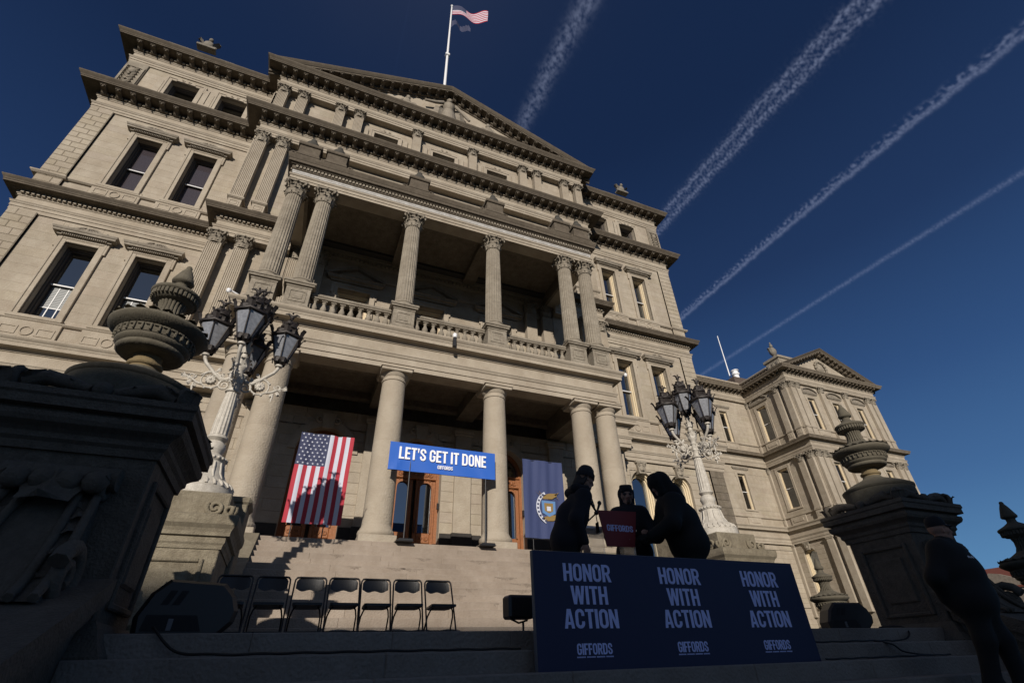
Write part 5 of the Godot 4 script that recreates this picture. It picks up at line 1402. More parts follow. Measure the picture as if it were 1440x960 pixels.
# the great urn, foot at 0 (radius, height)
func urn(o: Node3D, k: float) -> void:
	var g := G.new()
	var q := func(a: Array) -> Array:
		var r := V(a)
		for i in r.size(): r[i] *= k
		return r
	g.lathe(q.call([0.6, -0.02, 0.6, 0.36, 0.615, 0.37, 0.62, 0.41, 0.59, 0.43, 0.52, 0.47, 0.4, 0.53, 0.29, 0.575, 0.21, 0.61, 0.17, 0.64, 0.155, 0.67]), Vector3.ZERO, 48, true)
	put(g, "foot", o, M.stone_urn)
	g = G.new()
	g.lathe(q.call([0.155, 0.66, 0.15, 0.69, 0.175, 0.7, 0.183, 0.72, 0.175, 0.74, 0.15, 0.75, 0.142, 0.8, 0.145, 0.86]), Vector3.ZERO, 32, true)
	put(g, "stem", o, M.stone_stem)
	g = G.new()
	g.lathe(q.call([0.13, 0.84, 0.27, 0.845, 0.32, 0.855, 0.345, 0.875, 0.35, 0.9, 0.335, 0.92, 0.35, 0.93, 0.375, 0.95, 0.385, 0.975, 0.38, 0.985, 0.39, 0.99, 0.395, 1.09, 0.42, 1.1, 0.47, 1.13, 0.515, 1.165, 0.52, 1.19, 0.5, 1.215, 0.4, 1.265, 0.28, 1.325, 0.17, 1.395]), Vector3.ZERO, 56, true)
	for i in 30:   # key pattern round the body
		g.t = Transform3D(Basis(Vector3.UP, TAU * i / 30), Vector3.ZERO)
		g.block(Vector3(-0.034, 1.06, 0.36) * k, Vector3(0.034, 1.083, 0.415) * k, 0.004); g.block(Vector3(0.012, 0.998, 0.36) * k, Vector3(0.034, 1.065, 0.415) * k, 0.004)
	g.t = ID
	for i in 22:   # leaves along the rim
		var out := Vector3(sin(TAU * i / 22), 0, cos(TAU * i / 22))
		g.leaf((out * 0.36 + Vector3(0, 1.285, 0)) * k, (Vector3.UP * 0.9 + out * 0.4).normalized(), (out + Vector3(0, -0.5, 0)).normalized(), 0.1 * k, 0.19 * k, 0.035 * k)
	put(g, "bowl", o, M.stone_urn)
	g = G.new()
	for i in 20:
		var out := Vector3(sin(TAU * i / 20), 0, cos(TAU * i / 20))
		g.tube([(out * 0.165 + Vector3(0, 1.38, 0)) * k, (out * 0.128 + Vector3(0, 1.46, 0)) * k, (out * 0.118 + Vector3(0, 1.56, 0)) * k, (out * 0.14 + Vector3(0, 1.63, 0)) * k], 0.021 * k, 6)
	g.lathe(q.call([0.16, 1.37, 0.12, 1.46, 0.11, 1.56, 0.135, 1.63]), Vector3.ZERO, 24, true)
	put(g, "neck", o, M.stone_urn)
	g = G.new()
	g.lathe(q.call([0.13, 1.62, 0.21, 1.64, 0.24, 1.67, 0.245, 1.73, 0.272, 1.74, 0.28, 1.765, 0.27, 1.785, 0.24, 1.8, 0.16, 1.84, 0.09, 1.885, 0.075, 1.9, 0.072, 1.95, 0.09, 1.965, 0.118, 1.975, 0.127, 2.0, 0.115, 2.035, 0.07, 2.16, 0.034, 2.235, 0.037, 2.25, 0.025, 2.275, 0.0, 2.285]), Vector3.ZERO, 36, true)
	for i in 32:
		g.t = Transform3D(Basis(Vector3.UP, TAU * i / 32), Vector3.ZERO)
		g.block(Vector3(-0.015, 1.66, 0.2) * k, Vector3(0.015, 1.735, 0.262) * k, 0.005)
	g.t = ID
	put(g, "lid", o, M.stone_urn)

func lamp_pedestal(s: float, label: String) -> void:
	var o := thing("lamp_pedestal", label, "pedestal", Vector3(s * 6.04, 0, 5.85), "stone pedestals under the lamp posts")
	var g := G.new()
	g.block(Vector3(-0.68, 1.5, -0.8), Vector3(0.68, 3.5, 0.78), 0.015)
	# sunk field with a cut pyramid on the front
	for r in [[-0.5, -0.44, 2.1, 3.22], [0.44, 0.5, 2.1, 3.22], [-0.44, 0.44, 3.16, 3.22], [-0.44, 0.44, 2.1, 2.16]]: g.block(Vector3(r[0], r[2], 0.76), Vector3(r[1], r[3], 0.82), 0.015)
	g.block(Vector3(-0.36, 2.24, 0.7), Vector3(0.36, 3.06, 0.84), 0.055)
	put(g, "shaft", o, M.stone_lamp_base)
	g = G.new()
	g.sweep(V([-0.1, 3.36, 0.02, 3.36, 0.03, 3.42, 0.05, 3.45, 0.05, 3.53, 0.1, 3.55, 0.1, 3.61, 0.12, 3.66, 0.17, 3.72, 0.18, 3.78, 0.18, 3.86, 0.14, 3.88, -0.5, 3.9]), V([-0.68, -0.8, -0.68, 0.78, 0.68, 0.78, 0.68, -0.8]), true)
	put(g, "cornice", o, M.stone_lamp_base)
	g = G.new()
	g.block(Vector3(-0.62, 3.86, -0.66), Vector3(0.62, 4.3, 0.66), 0.02)
	for f in 4:
		g.t = Transform3D(Basis(Vector3.UP, PI * 0.5 * f), Vector3(0, 3.9, 0))
		for e in [-1.0, 1.0]:
			g.spiral(Vector3(e * 0.42, 0.14, 0.68), Vector3(e, 0, 0), Vector3.UP, 0.14, 0.03, 1.5, 2.6, 0.045, 6, 16)
			g.spiral(Vector3(e * 0.66, 0.1, 0.7), Vector3(-e, 0, 0), Vector3.UP, 0.1, 0.03, 1.4, 2.6, 0.04, 6, 14)
	put(g, "scroll_block", o, M.stone_lamp_base)
	# wall beside the upper flight: a block behind the pedestal, then a low kerb that follows the steps
	var w := thing("stair_wall", "low stone side wall of the steps behind the " + ("left" if s < 0 else "right") + " lamp pedestal, meeting the portico", "wall", Vector3.ZERO, "side walls of the upper steps")
	g = G.new()
	g.t = Transform3D(Basis(Vector3(0, 0, 1), Vector3(0, 1, 0), Vector3(-1, 0, 0)), Vector3(s * 6.05, 0, 0))
	g.prism(V([0.5, 0, 5.06, 0, 5.06, 2.6, 4.2, 2.98, 0.9, 4.84, 0.5, 4.84]), -0.85, 0.85)
	put(g, "wall_body", w, M.stone_lamp_base)
	g = G.new()
	g.block(Vector3(s * 5.27, 2.5, 4.25), Vector3(s * 6.8, 4.5, 5.08), 0.02); g.block(Vector3(s * 5.22, 4.5, 4.2), Vector3(s * 6.9, 4.66, 5.06), 0.05)
	put(g, "end_block", w, M.stone_lamp_base)

func lantern_parts(l: Node) -> void:
	# foot of the lantern at the origin: six panes in a dark frame with a crown and a bird on top
	var r0 := 0.13; var r1 := 0.29; var y0 := 0.16; var y1 := 0.66
	var g := G.new()
	for i in 6:
		var a := TAU * i / 6; var b := TAU * (i + 1) / 6
		var ca := Vector3(sin(a), 0, cos(a)); var cb := Vector3(sin(b), 0, cos(b))
		g.quad(ca * r0 + Vector3(0, y0, 0), cb * r0 + Vector3(0, y0, 0), cb * r1 + Vector3(0, y1, 0), ca * r1 + Vector3(0, y1, 0))
	put(g, "glass", l, M.lamp_glass)
	g = G.new()
	for i in 6:
		var a := TAU * i / 6
		var c := Vector3(sin(a), 0, cos(a))
		g.tube([c * (r0 + 0.004) + Vector3(0, y0 - 0.02, 0), c * (r1 + 0.006) + Vector3(0, y1 + 0.02, 0)], 0.014, 6)
		var m := Vector3(sin(a + PI / 6), 0, cos(a + PI / 6))
		g.leaf(c * (r1 + 0.02) + Vector3(0, y1 + 0.02, 0), c, Vector3(c.x * 0.25, 1, c.z * 0.25).normalized(), 0.11, 0.2, 0.06)
		g.leaf(m * r1 * 0.92 + Vector3(0, y1 + 0.03, 0), m, Vector3.UP, 0.15, 0.1, 0.04)
		g.leaf(m * 0.13 + Vector3(0, 0.06, 0), m, Vector3.UP, 0.09, 0.13, 0.03)
		g.leaf(c * r1 * 0.95 + Vector3(0, y1 + 0.03, 0), c, Vector3(0, -1, 0), 0.07, 0.1, 0.05)
	g.lathe(V([0.06, -0.02, 0.07, 0.02, 0.05, 0.05, 0.12, 0.1, 0.145, 0.15, 0.14, 0.17]), Vector3.ZERO, 12, true)
	g.lathe(V([0.29, 0.63, 0.335, 0.65, 0.335, 0.69, 0.3, 0.7, 0.29, 0.73]), Vector3.ZERO, 6, false)
	g.lathe(V([0.29, 0.71, 0.25, 0.79, 0.17, 0.87, 0.13, 0.9, 0.17, 0.91, 0.18, 0.95, 0.15, 0.98, 0.14, 1.05, 0.09, 1.1, 0.05, 1.13]), Vector3.ZERO, 12, true)
	for i in 6: g.leaf(Vector3(sin(TAU * i / 6), 0, cos(TAU * i / 6)) * 0.15 + Vector3(0, 0.97, 0), Vector3(sin(TAU * i / 6), 0, cos(TAU * i / 6)), Vector3.UP, 0.08, 0.12, 0.05)
	put(g, "frame", l, M.iron_dark)
	g = G.new()
	g.tube([Vector3(0, 1.1, 0), Vector3(0, 1.2, 0)], 0.025, 6)
	g.ball(Vector3(0, 1.24, 0), Vector3(0.05, 0.06, 0.05), 8)
	for s in [-1.0, 1.0]: g.tube([Vector3(0, 1.25, 0), Vector3(s * 0.08, 1.32, 0.0), Vector3(s * 0.15, 1.3, 0.0)], [0.03, 0.028, 0.01], 5)
	g.ball(Vector3(0, 1.33, 0.03), Vector3(0.025, 0.03, 0.03), 6)
	put(g, "finial", l, M.iron_dark)

func lamp_post(s: float, label: String) -> Node3D:
	var o := thing("lamp_post", label, "lamp post", Vector3(s * 6.04, 4.3, 5.85), "ornate white lamp posts with five lanterns")
	var g := G.new()
	g.lathe(V([0.54, 0, 0.55, 0.04, 0.55, 0.16, 0.53, 0.17, 0.54, 0.2, 0.52, 0.235, 0.46, 0.29, 0.37, 0.37, 0.3, 0.47, 0.265, 0.59, 0.25, 0.72]), Vector3.ZERO, 40, true)
	for i in 24:
		var a := TAU * i / 24
		var c := Vector3(sin(a), 0, cos(a))
		g.tube([c * 0.535 + Vector3(0, 0.19, 0), c * 0.49 + Vector3(0, 0.265, 0), c * 0.41 + Vector3(0, 0.33, 0)], [0.03, 0.035, 0.012], 6)
		if i % 2 == 0: g.tube([c * 0.36 + Vector3(0, 0.37, 0), c * 0.296 + Vector3(0, 0.47, 0), c * 0.255 + Vector3(0, 0.68, 0)], [0.02, 0.026, 0.02], 6)
	put(g, "base", o, M.iron_white)
	g = G.new()
	g.lathe(V([0.24, 0.7, 0.28, 0.73, 0.28, 0.79, 0.22, 0.82, 0.16, 0.87, 0.18, 0.93, 0.205, 1.0, 0.18, 1.07, 0.13, 1.12, 0.16, 1.15, 0.19, 1.18, 0.18, 1.22, 0.15, 1.25]), Vector3.ZERO, 28, true)
	for i in 20: g.ball(Vector3(sin(TAU * i / 20) * 0.275, 0.76, cos(TAU * i / 20) * 0.275), Vector3(0.035, 0.035, 0.035), 6)
	put(g, "collar", o, M.iron_white)
	g = G.new()
	fluted(g, Vector3(0, 1.25, 0), 0.155, 0.105, 0.95, 14)
	g.lathe(V([0.105, 2.18, 0.14, 2.2, 0.14, 2.24, 0.1, 2.26, 0.1, 2.36, 0.125, 2.4, 0.13, 2.46, 0.1, 2.5, 0.08, 2.72, 0.12, 2.76, 0.125, 2.84, 0.09, 2.88, 0.065, 3.0, 0.09, 3.04, 0.065, 3.08, 0.05, 3.4, 0.08, 3.44, 0.05, 3.48, 0.04, 3.56]), Vector3.ZERO, 24, true)
	for i in 6:
		var c := Vector3(sin(TAU * i / 6), 0, cos(TAU * i / 6))
		g.leaf(c * 0.12 + Vector3(0, 2.4, 0), c, Vector3.UP, 0.13, 0.24, 0.08); g.leaf(c * 0.11 + Vector3(0, 2.8, 0), c, Vector3.UP, 0.12, 0.22, 0.09); g.leaf(c * 0.08 + Vector3(0, 3.14, 0), c, Vector3.UP, 0.1, 0.2, 0.06)
	put(g, "post", o, M.iron_white)
	for i in 4:
		var a := PI * 0.5 * i
		var arm := part("arm", o, Transform3D(Basis(Vector3.UP, a), Vector3.ZERO))
		g = G.new()
		var ux := Vector3(1, 0, 0)
		# main branch: out from the hub, under the disc and up to the lantern
		g.tube([Vector3(0.08, 2.6, 0), Vector3(0.18, 2.48, 0), Vector3(0.3, 2.46, 0), Vector3(0.44, 2.58, 0), Vector3(0.55, 2.7, 0), Vector3(0.65, 2.8, 0), Vector3(0.7, 2.9, 0), Vector3(0.71, 2.98, 0)], [0.045, 0.042, 0.04, 0.04, 0.038, 0.038, 0.038, 0.036], 8)
		g.spiral(Vector3(0.46, 2.42, 0), ux, Vector3.UP, 0.19, 0.17, 1.0, 0.6, 0.026, 7, 26)
		g.spiral(Vector3(0.2, 2.34, 0), -ux, Vector3.UP, 0.12, 0.03, 1.4, 1.2, 0.026, 6, 18)
		g.spiral(Vector3(0.8, 2.46, 0), ux, Vector3.UP, 0.07, 0.02, 1.3, 2.9, 0.02, 6, 14)
		g.tube([Vector3(0.6, 2.3, 0), Vector3(0.7, 2.33, 0), Vector3(0.8, 2.4, 0), Vector3(0.92, 2.45, 0), Vector3(0.97, 2.52, 0)], [0.026, 0.026, 0.023, 0.017, 0.008], 6)
		for r in [[0.84, 2.38, 0.35, 0.9], [0.9, 2.43, 0.9, 0.2], [0.72, 2.31, -0.1, -1.0], [0.8, 2.36, 0.5, -0.9], [0.28, 2.5, -0.2, 1.0], [0.4, 2.63, -0.6, 0.8]]:
			g.leaf(Vector3(r[0], r[1], 0), Vector3(0, 0, 1), Vector3(r[2], r[3], 0).normalized(), 0.06, 0.12, 0.04); g.leaf(Vector3(r[0], r[1], 0), Vector3(0, 0, -1), Vector3(r[2], r[3], 0).normalized(), 0.06, 0.12, 0.04)
		for i2 in 9: g.ball(Vector3(0.46 + cos(0.5 + i2 * 0.65) * 0.2, 2.42 + sin(0.5 + i2 * 0.65) * 0.2, 0), Vector3(0.028, 0.028, 0.034), 6)
		g.tube([Vector3(0.74, 2.31, 0), Vector3(0.74, 2.22, 0), Vector3(0.73, 2.1, 0)], [0.02, 0.028, 0.004], 6)
		g.lathe(V([0.03, 2.94, 0.075, 2.96, 0.075, 3.0, 0.05, 3.03]), Vector3(0.71, 0, 0), 12, true)
		put(g, "branch", arm, M.iron_white)
		g = G.new()   # flower disc inside the ring
		for q in [-1.0, 1.0]:
			g.ball(Vector3(0.46, 2.42, q * 0.02), Vector3(0.1, 0.1, 0.045), 12); g.ball(Vector3(0.46, 2.42, q * 0.055), Vector3(0.034, 0.034, 0.03), 8)
			for e in 10: g.ball(Vector3(0.46 + cos(TAU * e / 10) * 0.076, 2.42 + sin(TAU * e / 10) * 0.076, q * 0.04), Vector3(0.028, 0.028, 0.022), 6)
		put(g, "flower_disc", arm, M.iron_white)
	var l := part("lantern", o, at3(0, 3.5, 0).scaled_local(Vector3(1.08, 1.08, 1.08)))
	lantern_parts(l)
	for i in 4:
		var a := PI * 0.5 * i
		copy_of(l, o, at3(0.71 * cos(a), 2.98, -0.71 * sin(a)).scaled_local(Vector3(1.08, 1.08, 1.08)))
	return o

func build_site() -> void:
	big_pedestal(-1.0, "huge dark stone pedestal with leaf console in the left foreground, left of the folding chairs")
	big_pedestal(1.0, "huge dark stone pedestal right of the navy board, beside the man in the cap")
	for s in [-1.0, 1.0]:
		var u := thing("stone_urn", "large carved lidded stone urn on the dark pedestal, before the " + ("left windows of the building" if s < 0 else "side wing of the building"), "urn", Vector3(s * 6.25, 3.94, 10.15), "carved stone urns on pedestals")
		urn(u, 1.0)
		lamp_pedestal(s, "pale stone pedestal with sunk panel under the " + ("left" if s < 0 else "right") + " white lamp post")
		lamp_post(s, "ornate white lamp post with five dark lanterns " + ("left of the hanging flag" if s < 0 else "right of the hooded person"))
	# sloping side walls of the lower flight
	for s in [-1.0, 1.0]:
		var w := thing("stair_wall", "dark sloping stone side wall of the lower steps " + ("below the left urn pedestal" if s < 0 else "behind the man in the cap"), "wall", Vector3.ZERO, "side walls of the lower steps")
		var g := G.new()
		g.t = Transform3D(Basis(Vector3(0, 0, 1), Vector3(0, 1, 0), Vector3(-1, 0, 0)), Vector3(s * 6.25, 0, 0))
		g.prism(V([10.7, 0, 14.1, 0, 14.1, 0.75, 10.7, 2.2]), -0.55, 0.55)
		put(g, "wall_body", w, M.stone_pedestal)
		var c := G.new()
		c.t = g.t
		c.prism(V([10.75, 2.2, 10.75, 2.36, 13.9, 1.08, 14.3, 1.0, 14.5, 0.8, 14.15, 0.72]), -0.68, 0.68)
		c.prism(V([10.75, 2.06, 10.75, 2.19, 14.1, 0.74, 14.1, 0.6]), -0.6, 0.6)
		put(c, "coping", w, M.stone_pedestal)
	# lower pedestal and urn at the right edge, farther out
	var p := thing("urn_pedestal", "dark stone pedestal at the right edge of the picture, below the half-seen urn", "pedestal", Vector3(7.6, 0, 11.35), "great stone pedestals with urns beside the steps")
	var g := G.new()
	g.block(Vector3(-0.7, 0, -0.7), Vector3(0.7, 0.9, 0.7), 0.03); g.block(Vector3(-0.6, 0.9, -0.6), Vector3(0.6, 1.5, 0.6), 0.03); g.block(Vector3(-0.72, 1.5, -0.72), Vector3(0.72, 1.75, 0.72), 0.05)
	put(g, "pedestal_body", p, M.stone_pedestal)
	var u := thing("stone_urn", "dark pointed urn at the right edge of the picture, above the red roof", "urn", Vector3(7.6, 1.74, 11.35), "carved stone urns on pedestals")
	urn(u, 0.95)
	# sunlit urn behind the right loudspeaker
	p = thing("urn_pedestal", "low stone pedestal behind the right loudspeaker, carrying a sunlit urn", "pedestal", Vector3(10.6, 0, 5.0))
	g = G.new()
	g.block(Vector3(-0.7, 0, -0.7), Vector3(0.7, 1.6, 0.7), 0.03); g.block(Vector3(-0.85, 1.6, -0.85), Vector3(0.85, 1.85, 0.85), 0.06)
	put(g, "pedestal_body", p, M.stone_lamp_base)
	u = thing("stone_urn", "sunlit grey stone urn behind the right loudspeaker, in front of the arched window", "urn", Vector3(10.6, 1.85, 5.0), "carved stone urns on pedestals")
	urn(u, 1.0)
	# flag pole on the roof and its flags
	p = thing("flag_pole", "tall white flag pole rising behind the pediment peak", "flag pole", Vector3(0, 36.6, -6.0))
	g = G.new()
	g.tube([Vector3(0, 0, 0), Vector3(0, 21.6, 0)], [0.15, 0.07], 12); g.ball(Vector3(0, 21.75, 0), Vector3(0.14, 0.14, 0.14), 10); g.block(Vector3(-0.2, 11.5, -0.2), Vector3(0.2, 11.8, 0.2), 0.05)
	put(g, "pole", p, M.white_metal)
	p = thing("flag_pole", "thin bare white pole standing on the roof of the side wing", "flag pole", Vector3(44.75, 28.4, -24.0))
	g = G.new(); g.tube([Vector3(0, 0, 0), Vector3(0.1, 10.9, 0)], [0.1, 0.05], 8); put(g, "pole", p, M.white_metal)
	flying_flag()
	# distant house
	p = thing("house", "distant stone gabled house with red tiled roof at the right edge", "house", Vector3(132, 0, -46))
	g = G.new()
	g.box(Vector3(-8, 0, -9), Vector3(14, 11.5, 14)); 
	put(g, "wall", p, M.brick_far)
	g = G.new()
	g.t = Transform3D(Basis(Vector3(0, 0, 1), Vector3(0, 1, 0), Vector3(-1, 0, 0)), Vector3(-8.3, 0, 0))
	g.prism(V([-4.5, 0, 10.0, 0, 10.0, 11.0, 3.0, 13.9, 1.6, 14.2, -4.5, 10.6]), -0.5, 0.5)
	arch_band(g, 1.5, 1.9, 0.5, 0.8, 10)
	put(g, "gable", p, M.brick_far)
	g = G.new()
	g.prism(V([-9, 11.3, 15, 11.3, 15, 11.6, 3, 16.2, -9, 11.6]), -10, 15)
	put(g, "roof", p, M.red_tile)
	g = G.new(); g.box(Vector3(-6.5, 12, -9.6), Vector3(-4.5, 16.6, -7.6)); put(g, "chimney", p, M.brick_far)
	# the building across the street that keeps the low sun off the lower steps
	p = thing("office_building", "plain office block across the street behind the viewer, shading the lower steps", "building", Vector3(-28, 0, 70.0))
	g = G.new(); g.box(Vector3(-26, 0, 0), Vector3(24, SHADE_Y, 20)); put(g, "wall", p, M.brick_far)
	for f in 7:
		g = G.new()
		for i in 12: g.box(Vector3(-25 + i * 4.1, 2 + f * 3.7, -0.06), Vector3(-22.6 + i * 4.1, 4.2 + f * 3.7, 0.1))
		stuff(put(g, "window_row", p, M.pane_dark))

const SHADE_Y := 28.0

# the flag on the roof, blown to the right, and a small dark one below it
func flying_flag() -> void:
	var o := thing("flag", "small American flag flying from the top of the roof pole", "flag", Vector3(0.1, 56.6, -6.0))
	var at := func(u: float, v: float) -> Vector3: return Vector3(u * 3.7, v * 2.0 + u * 1.9 - 0.8 * u * u + 0.16 * sin(u * 9.0), 0.45 * sin(u * 7.0 + v) * u)
	var sheet := func(u0: float, u1: float, v0: float, v1: float, n: int) -> G:
		var g := G.new()
		for i in n:
			var a: float = lerpf(u0, u1, float(i) / n); var b: float = lerpf(u0, u1, float(i + 1) / n)
			g.quad(at.call(a, v0), at.call(b, v0), at.call(b, v1), at.call(a, v1))
		return g
	for i in 13:
		var g: G = sheet.call(0.4 if i >= 6 else 0.0, 1.0, i / 13.0, (i + 1) / 13.0, 14)
		put(g, "stripe", o, M.flag_red if i % 2 == 0 else M.flag_white)
	var g: G = sheet.call(0.0, 0.4, 6 / 13.0, 1.0, 6)
	put(g, "canton", o, M.flag_navy)
	o = thing("flag", "small dark flag hanging just below the flag on the roof pole", "flag", Vector3(0.1, 54.0, -6.0))
	g = G.new()
	for i in 8:
		var a := i / 8.0; var b := (i + 1) / 8.0
		g.quad(Vector3(a * 1.9, 0.7 * sin(a * 3) - 0.2, 0.3 * sin(a * 8)), Vector3(b * 1.9, 0.7 * sin(b * 3) - 0.2, 0.3 * sin(b * 8)), Vector3(b * 1.9, 0.7 * sin(b * 3) + 0.6, 0.3 * sin(b * 8 + 0.5)), Vector3(a * 1.9, 0.7 * sin(a * 3) + 0.9, 0.3 * sin(a * 8 + 0.5)))
	put(g, "cloth", o, M.flag_navy)

# ---------------------------------------------------------------- banners, flags, chairs, lectern, loudspeakers
# heavy narrow capitals; one unit high, stems 0.17
const STEM := 0.17
const GLYPHS := {
	"I": [0.17, [[0, 0, 0.17, 0, 0.17, 1, 0, 1]]],
	"L": [0.43, [[0, 0, 0.43, 0, 0.43, 0.15, 0.17, 0.15, 0.17, 1, 0, 1]]],
	"T": [0.48, [[0.155, 0, 0.325, 0, 0.325, 0.85, 0.48, 0.85, 0.48, 1, 0, 1, 0, 0.85, 0.155, 0.85]]],
	"E": [0.44, [[0, 0, 0.44, 0, 0.44, 0.15, 0.17, 0.15, 0.17, 0.43, 0.4, 0.43, 0.4, 0.57, 0.17, 0.57, 0.17, 0.85, 0.44, 0.85, 0.44, 1, 0, 1]]],
	"F": [0.42, [[0, 0, 0.17, 0, 0.17, 0.42, 0.38, 0.42, 0.38, 0.56, 0.17, 0.56, 0.17, 0.85, 0.42, 0.85, 0.42, 1, 0, 1]]],
	"H": [0.52, [[0, 0, 0.17, 0, 0.17, 0.42, 0.35, 0.42, 0.35, 0, 0.52, 0, 0.52, 1, 0.35, 1, 0.35, 0.57, 0.17, 0.57, 0.17, 1, 0, 1]]],
	"N": [0.53, [[0, 0, 0.16, 0, 0.16, 0.58, 0.36, 0, 0.53, 0, 0.53, 1, 0.37, 1, 0.37, 0.43, 0.17, 1, 0, 1]]],
	"W": [0.8, [[0.14, 0, 0.31, 0, 0.4, 0.6, 0.49, 0, 0.66, 0, 0.8, 1, 0.63, 1, 0.57, 0.38, 0.48, 1, 0.32, 1, 0.23, 0.38, 0.17, 1, 0, 1]]],
	"A": [0.55, [[0, 0, 0.165, 0, 0.19, 0.19, 0.275, 0.19, 0.275, 0.33, 0.21, 0.33, 0.275, 0.76, 0.275, 1, 0.17, 1], [0.55, 0, 0.385, 0, 0.36, 0.19, 0.275, 0.19, 0.275, 0.33, 0.34, 0.33, 0.275, 0.76, 0.275, 1, 0.38, 1]]],
	"'": [0.15, [[0.03, 0.62, 0.09, 0.62, 0.15, 1, 0, 1]]],
	" ": [0.17, []],
}

func ribbon(g: G, pts: Array, closed: bool, wide: float, tf: Transform2D, z0: float, z1: float) -> void:
	var m := pts.size(); var l := []; var r := []
	for i in m:
		var p: Vector2 = pts[i]
		var a: Vector2 = pts[(i - 1 + m) % m] if closed or i > 0 else p; var b: Vector2 = pts[(i + 1) % m] if closed or i < m - 1 else p
		var t0 := (p - a).normalized(); var t1 := (b - p).normalized()
		var n0 := Vector2(-t0.y, t0.x); var n1 := Vector2(-t1.y, t1.x)
		if p == a: n0 = n1
		if p == b: n1 = n0
		var n := (n0 + n1) / (1.0 + n0.dot(n1))
		l.append(tf * (p + n * wide * 0.5)); r.append(tf * (p - n * wide * 0.5))
	for i in (m if closed else m - 1):
		var j := (i + 1) % m
		g.prism([l[i], r[i], r[j], l[j]], z0, z1)

func arc_points(c: Vector2, rx: float, ry: float, a0: float, a1: float) -> Array:
	var o := []
	for i in 6: o.append(c + Vector2(cos(lerpf(a0, a1, i / 5.0)) * rx, sin(lerpf(a0, a1, i / 5.0)) * ry))
	return o

func glyph_width(ch: String) -> float:
	if GLYPHS.has(ch): return GLYPHS[ch][0]
	return 0.52

func glyph(g: G, ch: String, tf: Transform2D, z0: float, z1: float) -> void:
	if GLYPHS.has(ch):
		for q in GLYPHS[ch][1]:
			var poly := []
			for p in V(q): poly.append(tf * p)
			g.prism(poly, z0, z1)
		return
	var h := STEM * 0.5; var w := 0.52; var rx := 0.17; var ry := 0.19; var x0 := h; var x1 := w - h; var y0 := 0.075; var y1 := 0.925
	var tr := arc_points(Vector2(x1 - rx, y1 - ry), rx, ry, 0, PI / 2); var tl := arc_points(Vector2(x0 + rx, y1 - ry), rx, ry, PI / 2, PI); var bl := arc_points(Vector2(x0 + rx, y0 + ry), rx, ry, PI, PI * 1.5); var br := arc_points(Vector2(x1 - rx, y0 + ry), rx, ry, PI * 1.5, TAU)
	match ch:
		"O": ribbon(g, tr + tl + bl + br, true, 0.16, tf, z0, z1)
		"C": ribbon(g, [Vector2(x1, 0.64)] + tr + tl + bl + br + [Vector2(x1, 0.36)], false, 0.16, tf, z0, z1)
		"G":
			ribbon(g, [Vector2(x1, 0.66)] + tr + tl + bl + br + [Vector2(x1, 0.52)], false, 0.16, tf, z0, z1)
			g.prism([tf * Vector2(0.27, 0.4), tf * Vector2(x1 - 0.08, 0.4), tf * Vector2(x1 - 0.08, 0.52), tf * Vector2(0.27, 0.52)], z0, z1)
		"S":
			var a := arc_points(Vector2(x0 + rx, 0.73), rx, 0.195, PI / 2, PI * 1.15); var b := arc_points(Vector2(x1 - rx, 0.27), rx, 0.195, PI * 0.15, -PI / 2)
			ribbon(g, [Vector2(x1, 0.66)] + tr + a + b + arc_points(Vector2(x0 + rx, y0 + ry), rx, ry, PI * 1.5, PI) + [Vector2(x0, 0.34)], false, 0.155, tf, z0, z1)
		"D":
			g.prism([tf * Vector2(0, 0), tf * Vector2(STEM, 0), tf * Vector2(STEM, 1), tf * Vector2(0, 1)], z0, z1)
			ribbon(g, [Vector2(STEM, y0), Vector2(x1 - rx - 0.02, y0)] + br + tr + [Vector2(STEM, y1)], false, 0.15, tf, z0, z1)
		"R":
			g.prism([tf * Vector2(0, 0), tf * Vector2(STEM, 0), tf * Vector2(STEM, 1), tf * Vector2(0, 1)], z0, z1)
			ribbon(g, [Vector2(STEM, 0.475)] + arc_points(Vector2(x1 - rx, 0.475 + 0.17), rx, 0.17, -PI / 2, 0) + arc_points(Vector2(x1 - rx, y1 - 0.17), rx, 0.17, 0, PI / 2) + [Vector2(STEM, y1)], false, 0.15, tf, z0, z1)
			g.prism([tf * Vector2(0.22, 0.4), tf * Vector2(0.36, 0), tf * Vector2(0.54, 0), tf * Vector2(0.4, 0.42)], z0, z1)

# "wide" is the whole width of the line; its middle stands at "at"
func words(text: String, parent: Node, called: String, at: Vector3, cap_h: float, wide: float, m: Material, depth := 0.005, skew := 0.0) -> void:
	var total := 0.0
	for i in text.length(): total += glyph_width(text[i]) + (0.062 if i > 0 else 0.0)
	var sx := wide / total
	var x := -wide * 0.5
	var g := G.new()
	for i in text.length():
		glyph(g, text[i], Transform2D(Vector2(sx, 0), Vector2(0, cap_h), Vector2(x, -cap_h * 0.5)), 0.0, depth)
		x += (glyph_width(text[i]) + 0.062) * sx
	var o := put(g, called, parent, m)
	o.position = at

func flat_poly(g: G, poly: Array, z: float) -> void: g.prism(poly, z - 0.003, z)

func star(c: Vector2, r: float) -> Array:
	var p := []
	for i in 10: p.append(c + Vector2(sin(TAU * i / 10), cos(TAU * i / 10)) * (r if i % 2 == 0 else r * 0.4))
	return p

func round_stand(parent: Node, x: float, y: float, z: float, h: float) -> void:
	var g := G.new()
	g.lathe(V([0.0, 0.0, 0.21, 0.0, 0.22, 0.015, 0.2, 0.03, 0.05, 0.04, 0.03, 0.07, 0.0, 0.07]), Vector3(x, y, z), 24, true)
	g.tube([Vector3(x, y + 0.05, z), Vector3(x, y + h, z)], 0.018, 8)
	put(g, "stand", parent, M.black_steel)

